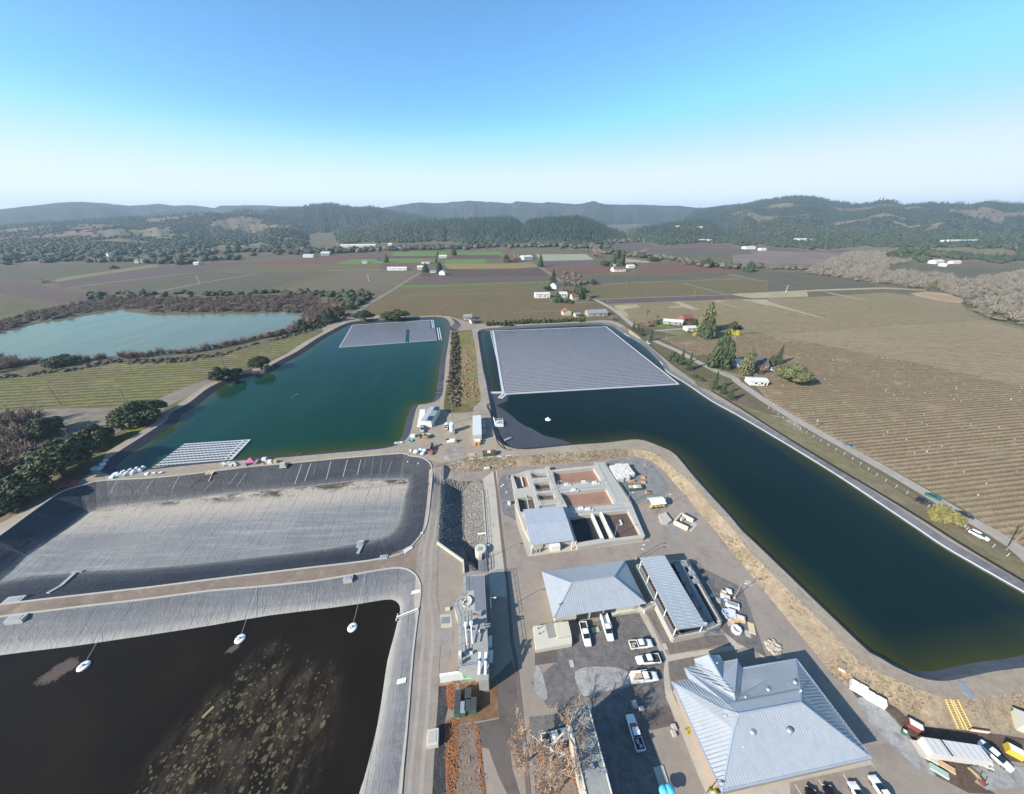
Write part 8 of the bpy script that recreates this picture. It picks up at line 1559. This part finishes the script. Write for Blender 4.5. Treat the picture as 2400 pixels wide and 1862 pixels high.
# poles, lamps, wind machines
def pole(r, x, y, xt, yt, lab, kind='power', h=None):
    p = on(r, x, y); h = h or max(3, ztop(p, r, yt) - p.z); h = min(h, 16)
    t = thing({'power': 'power_pole', 'lamp': 'lamp_post', 'fan': 'wind_machine'}[kind], lab, {'power': 'power pole', 'lamp': 'lamp post', 'fan': 'wind machine'}[kind], (p.x, p.y, p.z), rad(8))
    if kind == 'lamp':
        MB().tube((0, 0, 0), (0, 0, h), .1, .06, 7).build('pole', M_galv, t); MB().beam((0, 0, h - .1), (.9, -.2, h + .05), .07, .07).build('arm', M_galv, t); MB().box((1.1, -.24, h + .03), (.7, .32, .14)).build('lamp_head', M_whitew, t); MB().tube((0, 0, 0), (0, 0, .5), .3, .3, 10).build('base', M_conc, t)
    else:
        MB().tube((0, 0, 0), (0, 0, h), .2 if kind == 'power' else .28, .13, 7).build('pole', mat('weathered_pole', (.24,.19,.145,1), .9, .1) if kind == 'power' else M_white, t)
        if kind == 'power':
            MB().box((0, 0, h - .6), (2.4, .14, .16)).build('crossarm', MATS['weathered_pole'], t)
            for k in (-1, -.4, .4, 1): MB().tube((k * 1.1, 0, h - .5), (k * 1.1, 0, h - .25), .06, .05, 6).build('insulator', M_whitew, t)
        else: MB().beam((-2.6, 0, h), (2.6, 0, h + .5), .35, .1).build('blade', M_white, t); MB().box((0, .1, h), (.5, .8, .5)).build('motor', M_white, t); MB().box((1, 0, .5), (1.2, .8, 1.0)).build('engine', M_galv, t)
for a in (('r5',520,358,385,180,'dark pole at the lower edge of the left vineyard'),('r5',1100,365,975,210,'dark pole right behind the broad pond oak'),('r5',612,662,530,560,'dark pole standing in the leafless thicket'),('r1',1142,1555,1080,1452,'pole with pale box in the middle of the left vineyard'),('r1',1912,1478,1872,1395,'slim pole near the three pond bend oaks'),('r3',815,952,815,925,'short pole at the lane corner'),('r3',993,1085,1003,1012,'pole beside the lane above the palms'),('r3',970,835,973,770,'tall pole in the olive field'),('r3',1550,905,1562,835,'tall pole standing in the purple field strip'),('r3',1310,1275,1318,1185,'pole with transformer beside the driveway'),('r8',398,562,428,490,'pole on the lane verge casting a long shadow'),('r8',2030,1600,2184,1400,'big leaning looking pole at the right edge of the picture'),('t2',980,545,925,-60,'tall pole between swale and pad')): pole(*a)
pole('r1',1702,782,1680,722,'white wind machine in the left vineyard','fan'); pole('r2',962,760,952,710,'white wind machine in the brown vineyard','fan'); pole('r4',150,860,140,805,'wind machine on the straw track','fan', 9)
for a in (('r7',1135,876,1145,770,'lamp post at the upper corner of the storage gravel','lamp'),('t7',572,582,650,335,'lamp post beside the pallet row','lamp',6.8),('s6',1085,180,1110,15,'lamp post between workshop and filter canopy','lamp',6.8),('s3',1160,332,1145,200,'lamp post by the rounded stone bed','lamp',6.8),('s4',1862,1425,1880,1275,'lamp post on the drive below the basins','lamp',6.8),('s4',1585,1155,1580,1072,'lamp post on the lower basin wall','lamp',6.5),('s4',1745,735,1742,640,'lamp post at the corner of the basin walkway','lamp',6.5),('s3',912,1265,900,1200,'lamp post at the channel by the wet well','lamp',6.8),('r7',1290,1235,1270,1150,'lamp post behind the white arched canopy','lamp',6.5),('t5',575,600,570,560,'lamp post on the far side of the headworks','lamp',9),('s7',380,1680,460,1350,'lamp post at the lower left of the office walk','lamp',7),('s4',850,560,850,480,'lamp post on the basin cross wall','lamp',5.5)): pole(*a)
# roadside fence: posts and wire
fl = smooth(P('r8', '0,395 250,560 470,690 740,845 970,1000 1180,1120 1400,1260 1690,1430 1880,1555 2030,1660'), 3); L = 0; t = thing('roadside_fence', 'pale post and wire fence along the vineyard lane', 'fence', (0, 0, 0)); pm = None; nxt = 0
for i in range(len(fl) - 1):
    a, b = fl[i], fl[i + 1]; d = (b - a).length
    while nxt <= L + d:
        q = a.lerp(b, (nxt - L) / d); nxt += 3.6; 
        if pm is None: o = MB().tube((0, 0, 0), (0, 0, 1.5), .07, .07, 5).build('post', M_whitew, t); pm = o.data
        else: o = link('post', pm, t)
        o.location = (q.x, q.y, gz(q.x, q.y))
    L += d
mb = MB()
for z in (.5, 1.0, 1.45): mb.path([Vector((q.x, q.y, gz(q.x, q.y) + z)) for q in fl], .018, 3)
mb.build('wire', M_galv, t)
# grapevines: the 300 nearest are single plants, the rest one mass
def t_vine(seed):
    R = random.Random(seed); mb = MB(); mb.tube((0, 0, 0), (.03, 0, .75), .07, .05, 5, False)
    for s in (-1, 1):
        mb.tube((.03, 0, .72), (s * .72, R.uniform(-.05, .05), .88), .05, .035, 4, False)
        for k in range(4): x = s * (.15 + k * .17); mb.tube((x, 0, .82), (x + R.uniform(-.12, .12), R.uniform(-.2, .2), 1.25 + R.uniform(-.1, .25)), .028, .012, 3, False)
    return mb
VT = [t_vine(s) for s in range(4)]; M_vine = mat('vine_wood', (.15,.105,.08,1), .95, .1, var=.3, scale=3)
vine_np = [(np.array(m.v), np.array([f if len(f) == 4 else (f[0], f[1], f[2], f[2]) for f in m.f])) for m in VT]
def vines(spec, bearing, row, gap, lim):
    poly = []
    for seg in spec.split(';'):
        r, s = seg.split(':'); poly += P(r, s)
    u = Vector((math.cos(rad(bearing)), math.sin(rad(bearing)))); v = Vector((-u.y, u.x)); us = [q.xy.dot(u) for q in poly]; vs = [q.xy.dot(v) for q in poly]; out = []
    y = min(vs)
    while y < max(vs):
        x = min(us)
        while x < max(us):
            q = u * x + v * y
            if q.length < lim and inside(poly, q.x, q.y) and noise.noise(Vector((q.x * .05, q.y * .05, 2))) < .42 and random.random() < .93: out.append((q.x + random.uniform(-.1, .1), q.y + random.uniform(-.1, .1)))
            x += gap
        y += row
    return out
VP = vines('r4:0,1217 900,1152 1850,1092 2184,1182 2700,1350;r8:3000,900 3000,1900 2500,1850 2230,1600 1750,1270 1140,930 430,560 20,325;r3:1850,1400 1560,1420 1320,1270 1500,1210 1700,1210', 8, 2.4, 1.7, 380)
VQ = vines('r5:-700,400 -200,160 0,128 600,55 1000,10;r1:1000,1468 1550,1440 2184,1320;r2:300,1250 540,1190 420,1290 200,1400 0,1450;r5:1800,110 1500,250 1350,300 1100,360 900,385 500,385 0,415', 8, 4.4, 1.8, 420)
def inframe(x, y): 
    f = y * math.cos(TILT) + CAMH * math.sin(TILT); return abs(x / f) < 1.47 and (-y * math.sin(TILT) + CAMH * math.cos(TILT)) / f < 1.14
allv = sorted(VP + VQ, key=lambda q: q[0] ** 2 + q[1] ** 2 + (0 if inframe(*q) else 1e9)); nearv = allv[:300]; vm = [m.build('grapevine', M_vine) for m in VT]
for i, (x, y) in enumerate(nearv):
    o = vm[i] if i < 4 else link('grapevine', vm[i % 4].data); o.location = (x, y, gz(x, y)); o.rotation_euler = (0, 0, rad(8 + random.uniform(-6, 6))); s = random.uniform(.85, 1.2); o.scale = (s, s, s); tag(o, 'leafless pruned grapevine in the rows of the near vineyard by the lane', 'grapevine', 'grapevines in the near vineyard rows')
scatter('vineyard_rows', [(vine_np[random.randrange(4)], x, y, gz(x, y), 1.0, random.uniform(.9, 1.15), rad(8 + random.uniform(-6, 6))) for x, y in allv[300:]], M_vine, 'leafless grapevines in long rows across the vineyards', 'grapevines')
gd = [q for q in VP if random.random() < .007]
scatter('vine_guards', [((np.array([(-.12,-.12,0),(.12,-.12,0),(.12,.12,0),(-.12,.12,0),(-.12,-.12,.8),(.12,-.12,.8),(.12,.12,.8),(-.12,.12,.8)]), np.array([(0,1,5,4),(1,2,6,5),(2,3,7,6),(3,0,4,7),(4,5,6,7)])), x, y + .6, gz(x, y), 1.0, .8, 0) for x, y in gd], M_white, 'small white planting tubes dotted among the vine rows', 'vine guards')
